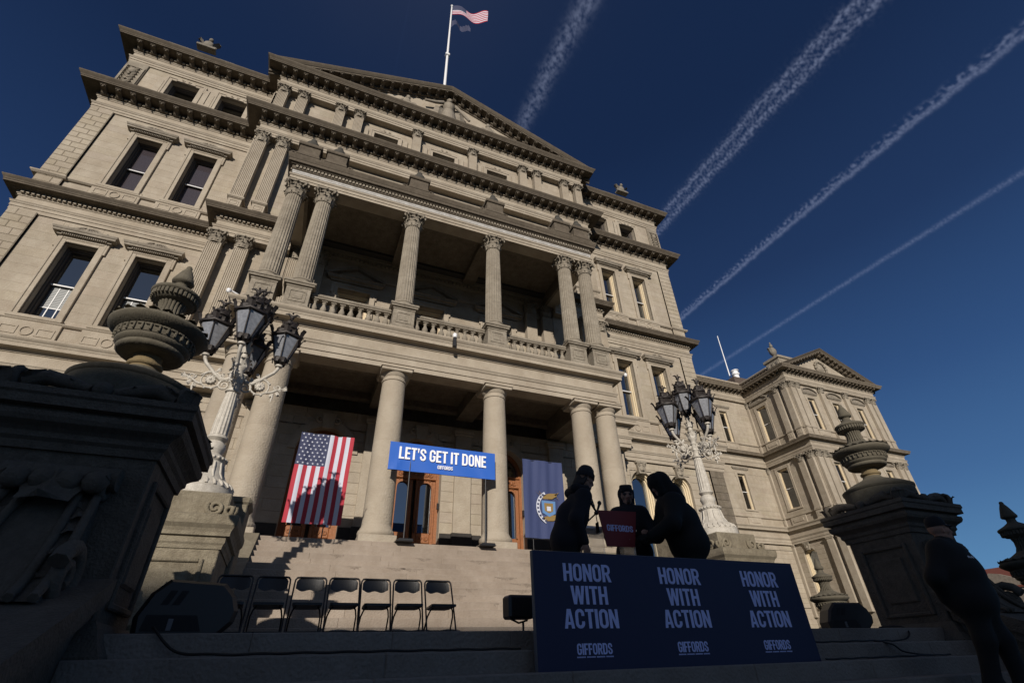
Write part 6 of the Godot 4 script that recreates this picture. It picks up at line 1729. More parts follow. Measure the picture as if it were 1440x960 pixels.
func build_props() -> void:
	# --- hanging US flag on two stands
	var o := thing("flag", "large American flag hanging upright between the left columns", "flag", Vector3(-3.92, TOP_Y, 0.1))
	var w := 1.66; var y0 := 0.55; var y1 := 3.38
	# sewn cloth with slow folds: "at" gives the point of the cloth for fractions across and up
	var at := func(u: float, v: float) -> Vector3: return Vector3((u - 0.5) * w + 0.004 * sin(v * 9.0), lerpf(y0, y1, v), 0.022 * sin(u * 13.0 + v * 1.6) + 0.012 * sin(u * 29.0 - v * 3.0))
	var sheet := func(to: Node, u0: float, u1: float, v0: float, v1: float, nu: int, nv: int, m: Material, called: String) -> void:
		var g := G.new()
		for i in nu:
			for j in nv:
				var ua: float = lerpf(u0, u1, float(i) / nu); var ub: float = lerpf(u0, u1, float(i + 1) / nu)
				var va: float = lerpf(v0, v1, float(j) / nv); var vb: float = lerpf(v0, v1, float(j + 1) / nv)
				g.quad(at.call(ua, va), at.call(ub, va), at.call(ub, vb), at.call(ua, vb))
		put(g, called, to, m)
	for i in 13:
		sheet.call(o, i / 13.0, (i + 1) / 13.0, 0.0, 0.62 if i < 7 else 1.0, 3, 10, M.flag_red if i % 2 == 0 else M.flag_white, "stripe")
	sheet.call(o, 0.0, 7 / 13.0, 0.62, 1.0, 20, 8, M.flag_navy, "canton")
	var sg := G.new()
	for r in 9:
		for c in (6 if r % 2 == 0 else 5):
			var u := (7 / 13.0) * (c + (0.5 if r % 2 == 0 else 1.0)) / 6.0; var v := 0.62 + 0.38 * (r + 0.55) / 9.0
			var p: Vector3 = at.call(u, v)
			sg.prism(star(Vector2(p.x, p.y), 0.04), p.z + 0.002, p.z + 0.012)
	put(sg, "stars", o, M.flag_white)
	for x in [-0.55, 0.35]: round_stand(o, x, 0.0, -0.06, y1)
	var rod := G.new(); rod.tube([Vector3(-0.84, y1, -0.03), Vector3(0.84, y1, -0.03)], 0.014, 8); put(rod, "cross_bar", o, M.black_steel)
	# --- state flag
	o = thing("flag", "blue state flag with a coat of arms behind the person in the beanie", "flag", Vector3(3.9, TOP_Y, 0.1))
	w = 1.72; y0 = 0.58; y1 = 3.35
	sheet.call(o, 0.0, 1.0, 0.0, 1.0, 26, 10, M.flag_state, "cloth")
	var e := G.new()
	var ring := []
	for i in 19:   # white scroll, bowed to the left
		var a := PI * 0.64 + PI * 0.72 * i / 18.0
		ring.append(Vector2(cos(a), sin(a)))
	for i in 18:
		e.prism([ring[i] * 0.62 + Vector2(0.26, 1.62), ring[i + 1] * 0.62 + Vector2(0.26, 1.62), ring[i + 1] * 0.49 + Vector2(0.26, 1.62), ring[i] * 0.49 + Vector2(0.26, 1.62)], 0.03, 0.042)
	put(e, "scroll", o, M.flag_white)
	e = G.new()
	for i in 18: if i % 2 == 1: e.prism([ring[i] * 0.59 + Vector2(0.26, 1.62), ring[i + 1] * 0.59 + Vector2(0.26, 1.62), ring[i + 1] * 0.52 + Vector2(0.26, 1.62), ring[i] * 0.52 + Vector2(0.26, 1.62)], 0.041, 0.046)
	put(e, "lettering", o, M.flag_navy)
	e = G.new()
	e.prism(V([-0.12, 1.42, 0.14, 1.3, 0.4, 1.42, 0.42, 1.86, -0.14, 1.86]), 0.03, 0.044); put(e, "shield", o, M.sky_blue)
	e = G.new()
	e.prism(V([-0.03, 1.5, 0.14, 1.42, 0.31, 1.5, 0.32, 1.78, -0.04, 1.78]), 0.043, 0.048)
	for s in [[-1.0, 2.02], [1.0, 1.24]]:   # antlered animals above and below the shield
		var y: float = s[1]
		e.prism([Vector2(-0.18, y), Vector2(-0.05, y - 0.1), Vector2(0.3, y - 0.08), Vector2(0.5, y + 0.04), Vector2(0.52, y + 0.14), Vector2(0.2, y + 0.12)], 0.03, 0.042)
		for q in [[-0.18, 0.02, -0.36, 0.16], [-0.1, 0.02, -0.26, 0.22], [0.4, 0.08, 0.62, 0.2], [0.46, 0.02, 0.6, -0.1]]:
			e.prism([Vector2(q[0], y + q[1]), Vector2(q[0] + 0.06, y + q[1] - 0.03), Vector2(q[2], y + q[3])], 0.03, 0.042)
	put(e, "gold_figures", o, M.gold)
	e = G.new(); e.prism(V([0.06, 1.5, 0.22, 1.5, 0.22, 1.66, 0.06, 1.66]), 0.047, 0.051); put(e, "shield_field", o, M.flag_white)
	for x in [-0.5, 0.5]: round_stand(o, x, 0.0, -0.06, y1)
	rod = G.new(); rod.tube([Vector3(-0.87, y1, -0.03), Vector3(0.87, y1, -0.03)], 0.014, 8); put(rod, "cross_bar", o, M.black_steel)
	# --- blue banner on two posts at the top of the steps
	o = thing("banner", "wide bright blue banner reading LET'S GET IT DONE on two posts between the columns", "banner", Vector3(-0.15, TOP_Y, 0.78))
	var g := G.new()
	for i in 40:
		for j in 8:
			var P := func(a: int, b: int) -> Vector3:
				var u := a / 40.0; var v := b / 8.0
				return Vector3((u - 0.5) * 3.68, 2.2 + 0.94 * v, 0.05 + 0.012 * sin(u * 20.0 + v * 4.0) * (1.0 - v) + 0.02 * exp(-pow((u - 0.06 - v * 0.1) / 0.03, 2.0)) * (1.0 - v) + 0.014 * exp(-pow((u - 0.9 + v * 0.12) / 0.04, 2.0)) * (1.0 - v))
			g.quad(P.call(i, j), P.call(i + 1, j), P.call(i + 1, j + 1), P.call(i, j + 1))
	put(g, "cloth", o, M.banner_blue)
	words("LET'S GET IT DONE", o, "lettering", Vector3(-0.02, 2.78, 0.085), 0.41, 3.02, M.letter_white)
	words("GIFFORDS", o, "lettering", Vector3(0.04, 2.42, 0.085), 0.12, 0.53, M.letter_white)
	g = G.new(); g.box(Vector3(0.0, 2.36, 0.08), Vector3(0.07, 2.368, 0.087)); put(g, "underline", o, M.letter_white)
	for x in [-1.12, 1.5]:
		g = G.new()
		g.block(Vector3(x - 0.28, 0.0, -0.05), Vector3(x + 0.24, 0.035, 0.36), 0.01); g.block(Vector3(x - 0.2, 0.035, 0.02), Vector3(x + 0.24, 0.1, 0.3), 0.015)
		g.tube([Vector3(x, 0.05, 0.02), Vector3(x, 3.12, 0.02)], 0.026, 10)
		put(g, "post", o, M.black_steel)
	g = G.new(); g.tube([Vector3(-1.84, 3.13, 0.02), Vector3(1.84, 3.13, 0.02)], 0.018, 8); g.tube([Vector3(-1.84, 2.21, 0.02), Vector3(1.84, 2.21, 0.02)], 0.015, 8); put(g, "cross_bar", o, M.black_steel)
	# --- navy board across the front of the platform
	o = thing("board", "long navy board printed HONOR WITH ACTION three times, in front of the standing people", "sign", Vector3(0.1, 0, 11.1))
	g = G.new(); g.block(Vector3(-1.93, 1.52, -0.07), Vector3(1.93, 2.7, -0.004), 0.004); put(g, "frame", o, M.banner_side)
	g = G.new(); g.box(Vector3(-1.925, 1.525, -0.01), Vector3(1.925, 2.695, 0.0)); put(g, "face", o, M.banner_navy)
	for x in [-1.27, 0.0, 1.27]:
		var k := 0
		for t in ["HONOR", "WITH", "ACTION"]:
			words(t, o, "lettering", Vector3(x, 2.49 - 0.222 * k, 0.0005), 0.178, [0.6, 0.455, 0.66][k], M.letter_blue, 0.003); k += 1
		words("GIFFORDS", o, "lettering", Vector3(x, 1.775, 0.0005), 0.098, 0.42, M.letter_blue, 0.003)
		g = G.new()
		for i in 34: if i % 9 != 8: g.box(Vector3(x - 0.215 + i * 0.0127, 1.7, 0), Vector3(x - 0.2065 + i * 0.0127, 1.712, 0.002))
		put(g, "small_print", o, M.letter_blue)
	# --- seven folding chairs
	var c0: Node3D = null
	var xs := [-4.98, -4.435, -3.885, -3.35, -2.835, -2.31, -1.755]
	var says := ["black folding chair nearest the left loudspeaker, at the left end of the row", "second black folding chair from the left loudspeaker, its back half in shadow", "third black folding chair from the left loudspeaker, on the landing", "middle black folding chair of the row of seven", "third black folding chair from the right end of the row", "black folding chair second from the right end of the row", "black folding chair at the right end of the row, nearest the navy board"]
	for i in 7:
		var c: Node3D
		if c0 == null:
			c = thing("folding_chair", says[i], "chair", Vector3.ZERO, "black folding chairs in a row on the landing")
			make_chair(c); c0 = c
		else:
			c = copy_of(c0, self, ID); c.set_meta("label", says[i])
		c.transform = Transform3D(Basis(Vector3.UP, rng.randf_range(-0.06, 0.06)).scaled(Vector3(1.07, 1.22, 1.07)), Vector3(xs[i], LAND_Y, 7.12 + rng.randf_range(-0.04, 0.04)))
	# --- lectern with red sign
	o = thing("lectern", "clear lectern with a red front sign reading GIFFORDS between the standing men", "lectern", Vector3(-0.18, LAND_Y, 10.42))
	g = G.new()
	g.prism(V([-0.31, 1.42, 0.31, 1.44, 0.2, 0.97, -0.235, 0.96]), -0.012, 0.012)
	put(g, "sign", o, M.sign_red)
	words("GIFFORDS", o, "lettering", Vector3(0.0, 1.2, 0.012), 0.082, 0.42, M.letter_blue, 0.003)
	g = G.new()
	for s in [-1.0, 1.0]: g.block(Vector3(s * 0.23, 0.03, -0.4), Vector3(s * 0.26, 1.2, -0.06), 0.004)
	g.block(Vector3(-0.36, 1.18, -0.55), Vector3(0.3, 1.21, -0.02), 0.004); g.block(Vector3(-0.33, 0, -0.5), Vector3(0.33, 0.03, 0.05), 0.006)
	put(g, "stand", o, M.acrylic)
	g = G.new(); g.block(Vector3(-0.47, 1.2, -0.42), Vector3(-0.1, 1.225, -0.1), 0.004); g.block(Vector3(-0.45, 1.225, -0.4), Vector3(-0.14, 1.24, -0.12), 0.003); put(g, "papers", o, M.paper)
	o = thing("microphone", "pair of black microphones on a slanting boom stand beside the red lectern sign", "microphone", Vector3(-0.62, LAND_Y, 10.3))
	g = G.new()
	g.lathe(V([0.0, 0, 0.13, 0.0, 0.13, 0.02, 0.02, 0.03, 0.0, 0.05]), Vector3(-0.35, 0, 0), 16, true)
	g.tube([Vector3(-0.35, 0.02, 0), Vector3(-0.35, 0.9, 0)], 0.012, 6); g.tube([Vector3(-0.42, 0.95, 0.0), Vector3(0.165, 1.41, 0.02)], 0.011, 6)
	g.ball(Vector3(0.165, 1.41, 0.02), Vector3(0.04, 0.03, 0.03), 6); g.tube([Vector3(0.165, 1.41, 0.02), Vector3(0.15, 1.46, 0.02)], 0.014, 6)
	put(g, "boom_stand", o, M.black_steel)
	for q in [[0.15, 1.45, 0.105, 1.53], [0.175, 1.42, 0.23, 1.535]]:
		g = G.new()
		g.tube([Vector3(q[0], q[1], 0.02), Vector3(q[2], q[3], 0.02)], [0.014, 0.02], 8); g.ball(Vector3(q[2] - (0.008 if q[2] < 0.15 else -0.004), q[3] + 0.018, 0.02), Vector3(0.03, 0.033, 0.03), 10)
		put(g, "microphone_head", o, M.black_plastic)
	# --- loudspeakers
	wedge("black wedge loudspeaker at the left end of the landing, left of the chairs", Vector3(-5.07, LAND_Y, 10.0), 0.12, 0.62)
	wedge("black wedge loudspeaker at the foot of the right pedestal", Vector3(4.02, LAND_Y, 10.1), -0.5, 0.5)
	o = thing("loudspeaker", "small black box speaker on a bracket at the left edge of the navy board", "speaker", Vector3(-1.5, LAND_Y, 9.9))
	g = G.new(); g.block(Vector3(-0.17, 0.16, -0.12), Vector3(0.17, 0.42, 0.12), 0.025); g.block(Vector3(-0.15, 0.18, 0.11), Vector3(0.15, 0.4, 0.128), 0.01); put(g, "cabinet", o, M.black_plastic)
	g = G.new(); g.tube([Vector3(-0.12, 0.17, 0), Vector3(0.0, 0.12, 0), Vector3(0.12, 0.15, 0)], 0.012, 6); g.tube([Vector3(0.06, 0.13, 0), Vector3(0.06, 0.0, 0)], 0.014, 6); g.lathe(V([0.0, 0, 0.12, 0.0, 0.12, 0.015, 0, 0.02]), Vector3(0.06, 0, 0), 14); put(g, "bracket", o, M.black_steel)
	# --- cables
	cable("black cable curving down from the left loudspeaker and along the lower step", [Vector3(-5.25, 2.02, 10.45), Vector3(-5.2, 1.99, 10.63), Vector3(-5.0, 1.83, 10.72), Vector3(-4.7, 1.795, 10.8), Vector3(-4.2, 1.793, 10.84), Vector3(-3.4, 1.793, 10.86), Vector3(-2.6, 1.793, 10.83), Vector3(-1.9, 1.793, 10.85)])
	cable("black cable lying along the upper lower step right of the navy board", [Vector3(1.9, 1.793, 10.85), Vector3(2.6, 1.793, 10.83), Vector3(3.2, 1.795, 10.87), Vector3(3.7, 1.795, 10.82), Vector3(4.2, 1.8, 10.75), Vector3(4.6, 1.88, 10.66), Vector3(4.75, 1.985, 10.5), Vector3(4.5, 1.985, 10.3)])
	cable("thick black cable trailing across the second step right of the navy board", [Vector3(2.0, 1.605, 11.2), Vector3(2.5, 1.605, 11.17), Vector3(3.0, 1.607, 11.2), Vector3(3.4, 1.607, 11.16), Vector3(3.9, 1.607, 11.2), Vector3(4.5, 1.607, 11.15)])
	cable("loose black cable running slantwise down the steps left of the man in the cap", [Vector3(3.45, 1.79, 10.86), Vector3(3.62, 1.75, 10.97), Vector3(3.75, 1.66, 11.0), Vector3(3.9, 1.63, 11.08), Vector3(4.1, 1.61, 11.15)])
	# --- handrail on the left, cameras on the building
	o = thing("handrail", "dark bent metal handrail at the left lamp pedestal, half hidden by the big pedestal", "handrail", Vector3(-6.62, 1.97, 7.6))
	g = G.new(); g.tube([Vector3(0.0, 0.0, 0.0), Vector3(0.02, 1.0, 0.0), Vector3(0.0, 1.1, 0.0), Vector3(-0.08, 1.15, 0.0), Vector3(-0.3, 1.17, -0.2), Vector3(-0.6, 1.2, -0.6)], 0.03, 8); put(g, "rail", o, M.black_steel)
	for q in [["white dome camera fixed above the left end of the portico cornice", Vector3(-7.98, 12.72, 0.62), 1.0], ["white camera on a dark bracket below the gallery balustrade", Vector3(0.02, 12.52, 0.86), 0.0], ["small white camera on an arm at the right end of the portico cornice", Vector3(8.08, 12.5, 0.62), -1.0]]:
		o = thing("security_camera", q[0], "camera", q[1])
		g = G.new()
		if q[2] == 0.0:
			g.block(Vector3(-0.06, -0.42, -0.12), Vector3(0.06, 0.0, 0.04), 0.02)
			put(g, "bracket", o, M.black_steel)
			g = G.new(); g.lathe(V([0.0, -0.02, 0.07, 0.0, 0.09, 0.06, 0.09, 0.14, 0.06, 0.19, 0.0, 0.2]), Vector3.ZERO, 16, true)
			put(g, "housing", o, M.white_metal)
		else:
			g.tube([Vector3(q[2] * 0.22, -0.03, -0.06), Vector3(0, 0.03, 0.0)], 0.03, 8); put(g, "bracket", o, M.white_metal)
			g = G.new(); g.lathe(V([0.0, -0.09, 0.05, -0.08, 0.07, -0.03, 0.085, 0.0, 0.085, 0.05, 0.04, 0.09, 0.0, 0.1]), Vector3(-q[2] * 0.08, 0, 0.03), 16, true); put(g, "housing", o, M.white_metal)

func cable(label: String, pts: Array) -> void:
	var o := thing("cable", label, "cable")
	var c := Curve3D.new()
	for i in pts.size():
		var t: Vector3 = (pts[mini(i + 1, pts.size() - 1)] - pts[maxi(i - 1, 0)]) / 6.0
		c.add_point(pts[i], -t, t)
	c.bake_interval = 0.06
	var l := []
	for p in c.get_baked_points(): l.append(p + Vector3(0, 0.008 + 0.003 * sin(p.x * 17.0), 0.012 * sin(p.x * 9.0)))
	var g := G.new(); g.tube(l, 0.011, 6)
	put(g, "cord", o, M.cable)

func make_chair(c: Node3D) -> void:
	# folding chair facing the viewer: feet on y = 0, seat 0.45 high
	for s in [-1.0, 1.0]:
		var g := G.new()   # long tube: back top, past the seat, forward to the front foot
		g.tube([Vector3(s * 0.16, 0.8, -0.19), Vector3(s * 0.2, 0.795, -0.188), Vector3(s * 0.222, 0.77, -0.182), Vector3(s * 0.226, 0.73, -0.17), Vector3(s * 0.23, 0.45, -0.02), Vector3(s * 0.235, 0.01, 0.2)], 0.0125, 8)
		g.ball(Vector3(s * 0.235, 0.012, 0.2), Vector3(0.018, 0.016, 0.018), 6)
		put(g, "front_leg", c, M.black_steel)
		g = G.new()
		g.tube([Vector3(s * 0.15, 0.43, 0.12), Vector3(s * 0.18, 0.4, 0.08), Vector3(s * 0.205, 0.33, 0.02), Vector3(s * 0.212, 0.2, -0.08), Vector3(s * 0.215, 0.01, -0.24)], 0.0115, 8)
		g.ball(Vector3(s * 0.215, 0.012, -0.24), Vector3(0.018, 0.016, 0.018), 6)
		put(g, "rear_leg", c, M.black_steel)
	var b := G.new()   # curved back plate with a wavy lower edge
	for i in 12:
		for j in 2:
			var P := func(u: float, v: float, d: float) -> Vector3:
				var x := (u - 0.5) * 0.4
				var low := 0.655 + 0.012 * cos(u * TAU * 2.0) - 0.012 * sin(u * PI)
				var yy := lerpf(low, 0.8 - 0.05 * pow(absf(u - 0.5) * 2.0, 6.0), v)
				return Vector3(x * (1.0 + 0.09 * (1.0 - pow(absf(u - 0.5) * 2, 4))), yy, -0.165 - (yy - 0.655) * 0.2 - 0.035 * (1.0 - pow((u - 0.5) * 2.0, 2.0)) + d)
			for d in [0.0, -0.014]: b.quad(P.call(i / 12.0, j / 2.0, d), P.call((i + 1) / 12.0, j / 2.0, d), P.call((i + 1) / 12.0, (j + 1) / 2.0, d), P.call(i / 12.0, (j + 1) / 2.0, d))
	b.tube([Vector3(-0.17, 0.8, -0.19), Vector3(-0.08, 0.802, -0.215), Vector3(0, 0.803, -0.222), Vector3(0.08, 0.802, -0.215), Vector3(0.17, 0.8, -0.19)], 0.0125, 8)
	put(b, "backrest", c, M.black_plastic)
	b = G.new()
	b.t = Transform3D(Basis(Vector3.RIGHT, -PI / 2 - 0.05), Vector3(0, 0.445, 0))
	b.prism(V([-0.2, -0.2, -0.16, -0.215, 0.16, -0.215, 0.2, -0.2, 0.185, 0.12, 0.14, 0.2, -0.14, 0.2, -0.185, 0.12]), -0.012, 0.016)
	put(b, "seat", c, M.black_plastic)
	b = G.new()
	b.tube([Vector3(-0.232, 0.16, 0.125), Vector3(0.232, 0.16, 0.125)], 0.008, 6); b.tube([Vector3(-0.213, 0.14, -0.13), Vector3(0.213, 0.14, -0.13)], 0.008, 6)
	put(b, "stretcher", c, M.black_steel)

func wedge(label: String, at: Vector3, turn: float, size: float) -> void:
	var o := thing("loudspeaker", label, "speaker", at)
	o.rotation.y = turn
	var k := size / 0.62
	var g := G.new()
	# six-sided cabinet: outline seen from the front, narrowing a little to the back
	g.t = Transform3D(Basis.IDENTITY * k, Vector3.ZERO)
	var front := V([-0.4, 0.0, 0.3, 0.0, 0.4, 0.1, 0.42, 0.2, 0.37, 0.33, 0.26, 0.44, -0.22, 0.46, -0.34, 0.34, -0.42, 0.14])
	g.prism(front, -0.12, 0.26)
	for i in front.size():
		var p: Vector2 = front[i]; var q: Vector2 = front[(i + 1) % front.size()]
		var c := Vector2(0, 0.2)
		var p2 := c + (p - c) * 0.9; var q2 := c + (q - c) * 0.9
		g.quad(Vector3(p.x, p.y, 0.26), Vector3(q.x, q.y, 0.26), Vector3(q2.x, q2.y, 0.31), Vector3(p2.x, p2.y, 0.31))
	var inner := []
	for p in front: inner.append(Vector2(0, 0.2) + (p - Vector2(0, 0.2)) * 0.9)
	g.prism(inner, 0.25, 0.31)
	put(g, "cabinet", o, M.black_plastic)
	g = G.new()
	g.t = Transform3D(Basis.IDENTITY * k, Vector3.ZERO)
	for x in [-0.24, -0.15]: g.prism([Vector2(x, 0.24), Vector2(x + 0.06, 0.24), Vector2(x + 0.11, 0.36), Vector2(x + 0.05, 0.36)], 0.3, 0.314)
	g.prism(V([-0.34, 0.03, 0.14, 0.03, 0.08, 0.16, -0.32, 0.16]), 0.3, 0.313)
	put(g, "grille", o, M.grille)
	g = G.new()
	g.t = Transform3D(Basis.IDENTITY * k, Vector3.ZERO)
	g.block(Vector3(-0.14, 0.035, 0.312), Vector3(-0.1, 0.13, 0.318), 0.002)
	put(g, "label_strip", o, M.banner_side)

# ---------------------------------------------------------------- people
# bones: [from, to, radius, radius, colour]; their tapered capsules are joined smoothly and meshed as surface nets
func nets(g: G, bones: Array, cell: float, sharp: float) -> void:
	var lo := Vector3(1e9, 1e9, 1e9); var hi := -lo
	for b in bones:
		var r: float = maxf(b[2], b[3]) + cell * 3.0
		lo = lo.min(b[0].min(b[1]) - Vector3(r, r, r)); hi = hi.max(b[0].max(b[1]) + Vector3(r, r, r))
	var nx := int((hi.x - lo.x) / cell) + 2; var ny := int((hi.y - lo.y) / cell) + 2; var nz := int((hi.z - lo.z) / cell) + 2
	var s := PackedFloat32Array(); s.resize(nx * ny * nz)
	var near := PackedFloat32Array(); near.resize(nx * ny * nz); near.fill(9.0)
	var who := PackedInt32Array(); who.resize(nx * ny * nz)
	for bi in bones.size():
		var b: Array = bones[bi]
		var a: Vector3 = b[0]; var ab: Vector3 = b[1] - b[0]; var ra: float = b[2]; var rb: float = b[3]
		var l2 := maxf(ab.length_squared(), 1e-9)
		var reach := maxf(ra, rb) + maxf(cell * 2.5, 3.0 / sharp)
		var p0: Vector3 = a.min(b[1]) - Vector3(reach, reach, reach) - lo; var p1: Vector3 = a.max(b[1]) + Vector3(reach, reach, reach) - lo
		for z in range(maxi(int(p0.z / cell), 0), mini(int(p1.z / cell) + 2, nz)):
			for y in range(maxi(int(p0.y / cell), 0), mini(int(p1.y / cell) + 2, ny)):
				var row := (z * ny + y) * nx
				for x in range(maxi(int(p0.x / cell), 0), mini(int(p1.x / cell) + 2, nx)):
					var p := lo + Vector3(x, y, z) * cell - a
					var t := clampf(p.dot(ab) / l2, 0.0, 1.0)
					var d := (p - ab * t).length() - lerpf(ra, rb, t)
					if d > reach: continue
					s[row + x] += exp(-sharp * d)
					if d < near[row + x]: near[row + x] = d; who[row + x] = bi
	var id := PackedInt32Array(); id.resize(nx * ny * nz); id.fill(-1)
	var pts := PackedVector3Array(); var cols := PackedInt32Array()
	var off := [0, 1, nx, nx + 1, nx * ny, nx * ny + 1, nx * ny + nx, nx * ny + nx + 1]
	var cor := [Vector3(0, 0, 0), Vector3(1, 0, 0), Vector3(0, 1, 0), Vector3(1, 1, 0), Vector3(0, 0, 1), Vector3(1, 0, 1), Vector3(0, 1, 1), Vector3(1, 1, 1)]
	var edges := [[0, 1], [2, 3], [4, 5], [6, 7], [0, 2], [1, 3], [4, 6], [5, 7], [0, 4], [1, 5], [2, 6], [3, 7]]
	for z in nz - 1:
		for y in ny - 1:
			var row := (z * ny + y) * nx
			for x in nx - 1:
				var i := row + x
				var m := 0
				for q in 8:
					if s[i + off[q]] > 1.0: m += 1
				if m == 0 or m == 8: continue
				var sum := Vector3.ZERO; var num := 0
				for e in edges:
					var u := s[i + off[e[0]]]; var w := s[i + off[e[1]]]
					if (u > 1.0) == (w > 1.0): continue
					var fu := -log(maxf(u, 1e-6)); var fw := -log(maxf(w, 1e-6))
					sum += cor[e[0]].lerp(cor[e[1]], clampf(fu / (fu - fw), 0.0, 1.0)); num += 1
				id[i] = pts.size()
				pts.push_back(lo + (Vector3(x, y, z) + sum / num) * cell)
				cols.push_back(who[i] if near[i] < 8.0 else who[i + off[7]])
	var tris := PackedInt32Array()
	var stp := [1, nx, nx * ny]
	for z in range(1, nz - 1):
		for y in range(1, ny - 1):
			var row := (z * ny + y) * nx
			for x in range(1, nx - 1):
				var i := row + x
				var inn := s[i] > 1.0
				for ax in 3:
					if inn == (s[i + stp[ax]] > 1.0): continue
					var u: int = stp[(ax + 1) % 3]; var w: int = stp[(ax + 2) % 3]
					var a := id[i - u - w]; var b := id[i - w]; var c := id[i]; var d := id[i - u]
					if a < 0 or b < 0 or c < 0 or d < 0: continue
					if inn: tris.append_array([a, b, c, a, c, d])
					else: tris.append_array([a, c, b, a, d, c])
	var nor := PackedVector3Array(); nor.resize(pts.size())
	for t in range(0, tris.size(), 3):
		var n := (pts[tris[t + 1]] - pts[tris[t]]).cross(pts[tris[t + 2]] - pts[tris[t]])
		for q in 3: nor[tris[t + q]] += n
	for t in range(0, tris.size(), 3):
		g.k = bones[cols[tris[t]]][4]
		g.tri(pts[tris[t]], pts[tris[t + 1]], pts[tris[t + 2]], nor[tris[t]], nor[tris[t + 1]], nor[tris[t + 2]])
	g.k = Color(1, 1, 1)

func hand_bones(wrist: Vector3, dir: Vector3, palm: Vector3, side: float, curl: float, col: Color) -> Array:
	# side: +1 when the thumb lies towards dir x palm
	var out := []
	var across := dir.cross(palm).normalized() * side
	out.append([wrist, wrist + dir * 0.05, 0.027, 0.03, col])
	for f in 4:
		var o: float = [0.03, 0.011, -0.009, -0.028][f]
		var ln: float = [0.04, 0.045, 0.042, 0.033][f]
		var k0 := wrist + dir * (0.088 - 0.003 * absf(f - 1.2)) + across * o
		out.append([wrist + dir * 0.03 + across * o * 0.6, k0, 0.014, 0.0105, col])
		var d := dir; var p := k0
		for j in 3:
			var bend := curl * (0.35 + 0.25 * j + 0.05 * f)
			d = (d * cos(bend) + palm * sin(bend)).normalized()
			var l: float = ln * [1.0, 0.65, 0.5][j]
			out.append([p, p + d * l, 0.0092 - 0.0008 * j, 0.0088 - 0.001 * j, col])
			p += d * l
	var tb := wrist + dir * 0.03 + across * 0.026
	var td := (dir * 0.6 + across * 0.75 + palm * 0.3).normalized()
	out.append([tb, tb + td * 0.036, 0.0135, 0.011, col])
	td = (dir * 0.85 + across * 0.25 + palm * 0.45).normalized()
	var t1 := tb + (dir * 0.6 + across * 0.75 + palm * 0.3).normalized() * 0.036
	out.append([t1, t1 + td * 0.042, 0.0105, 0.009, col])
	return out

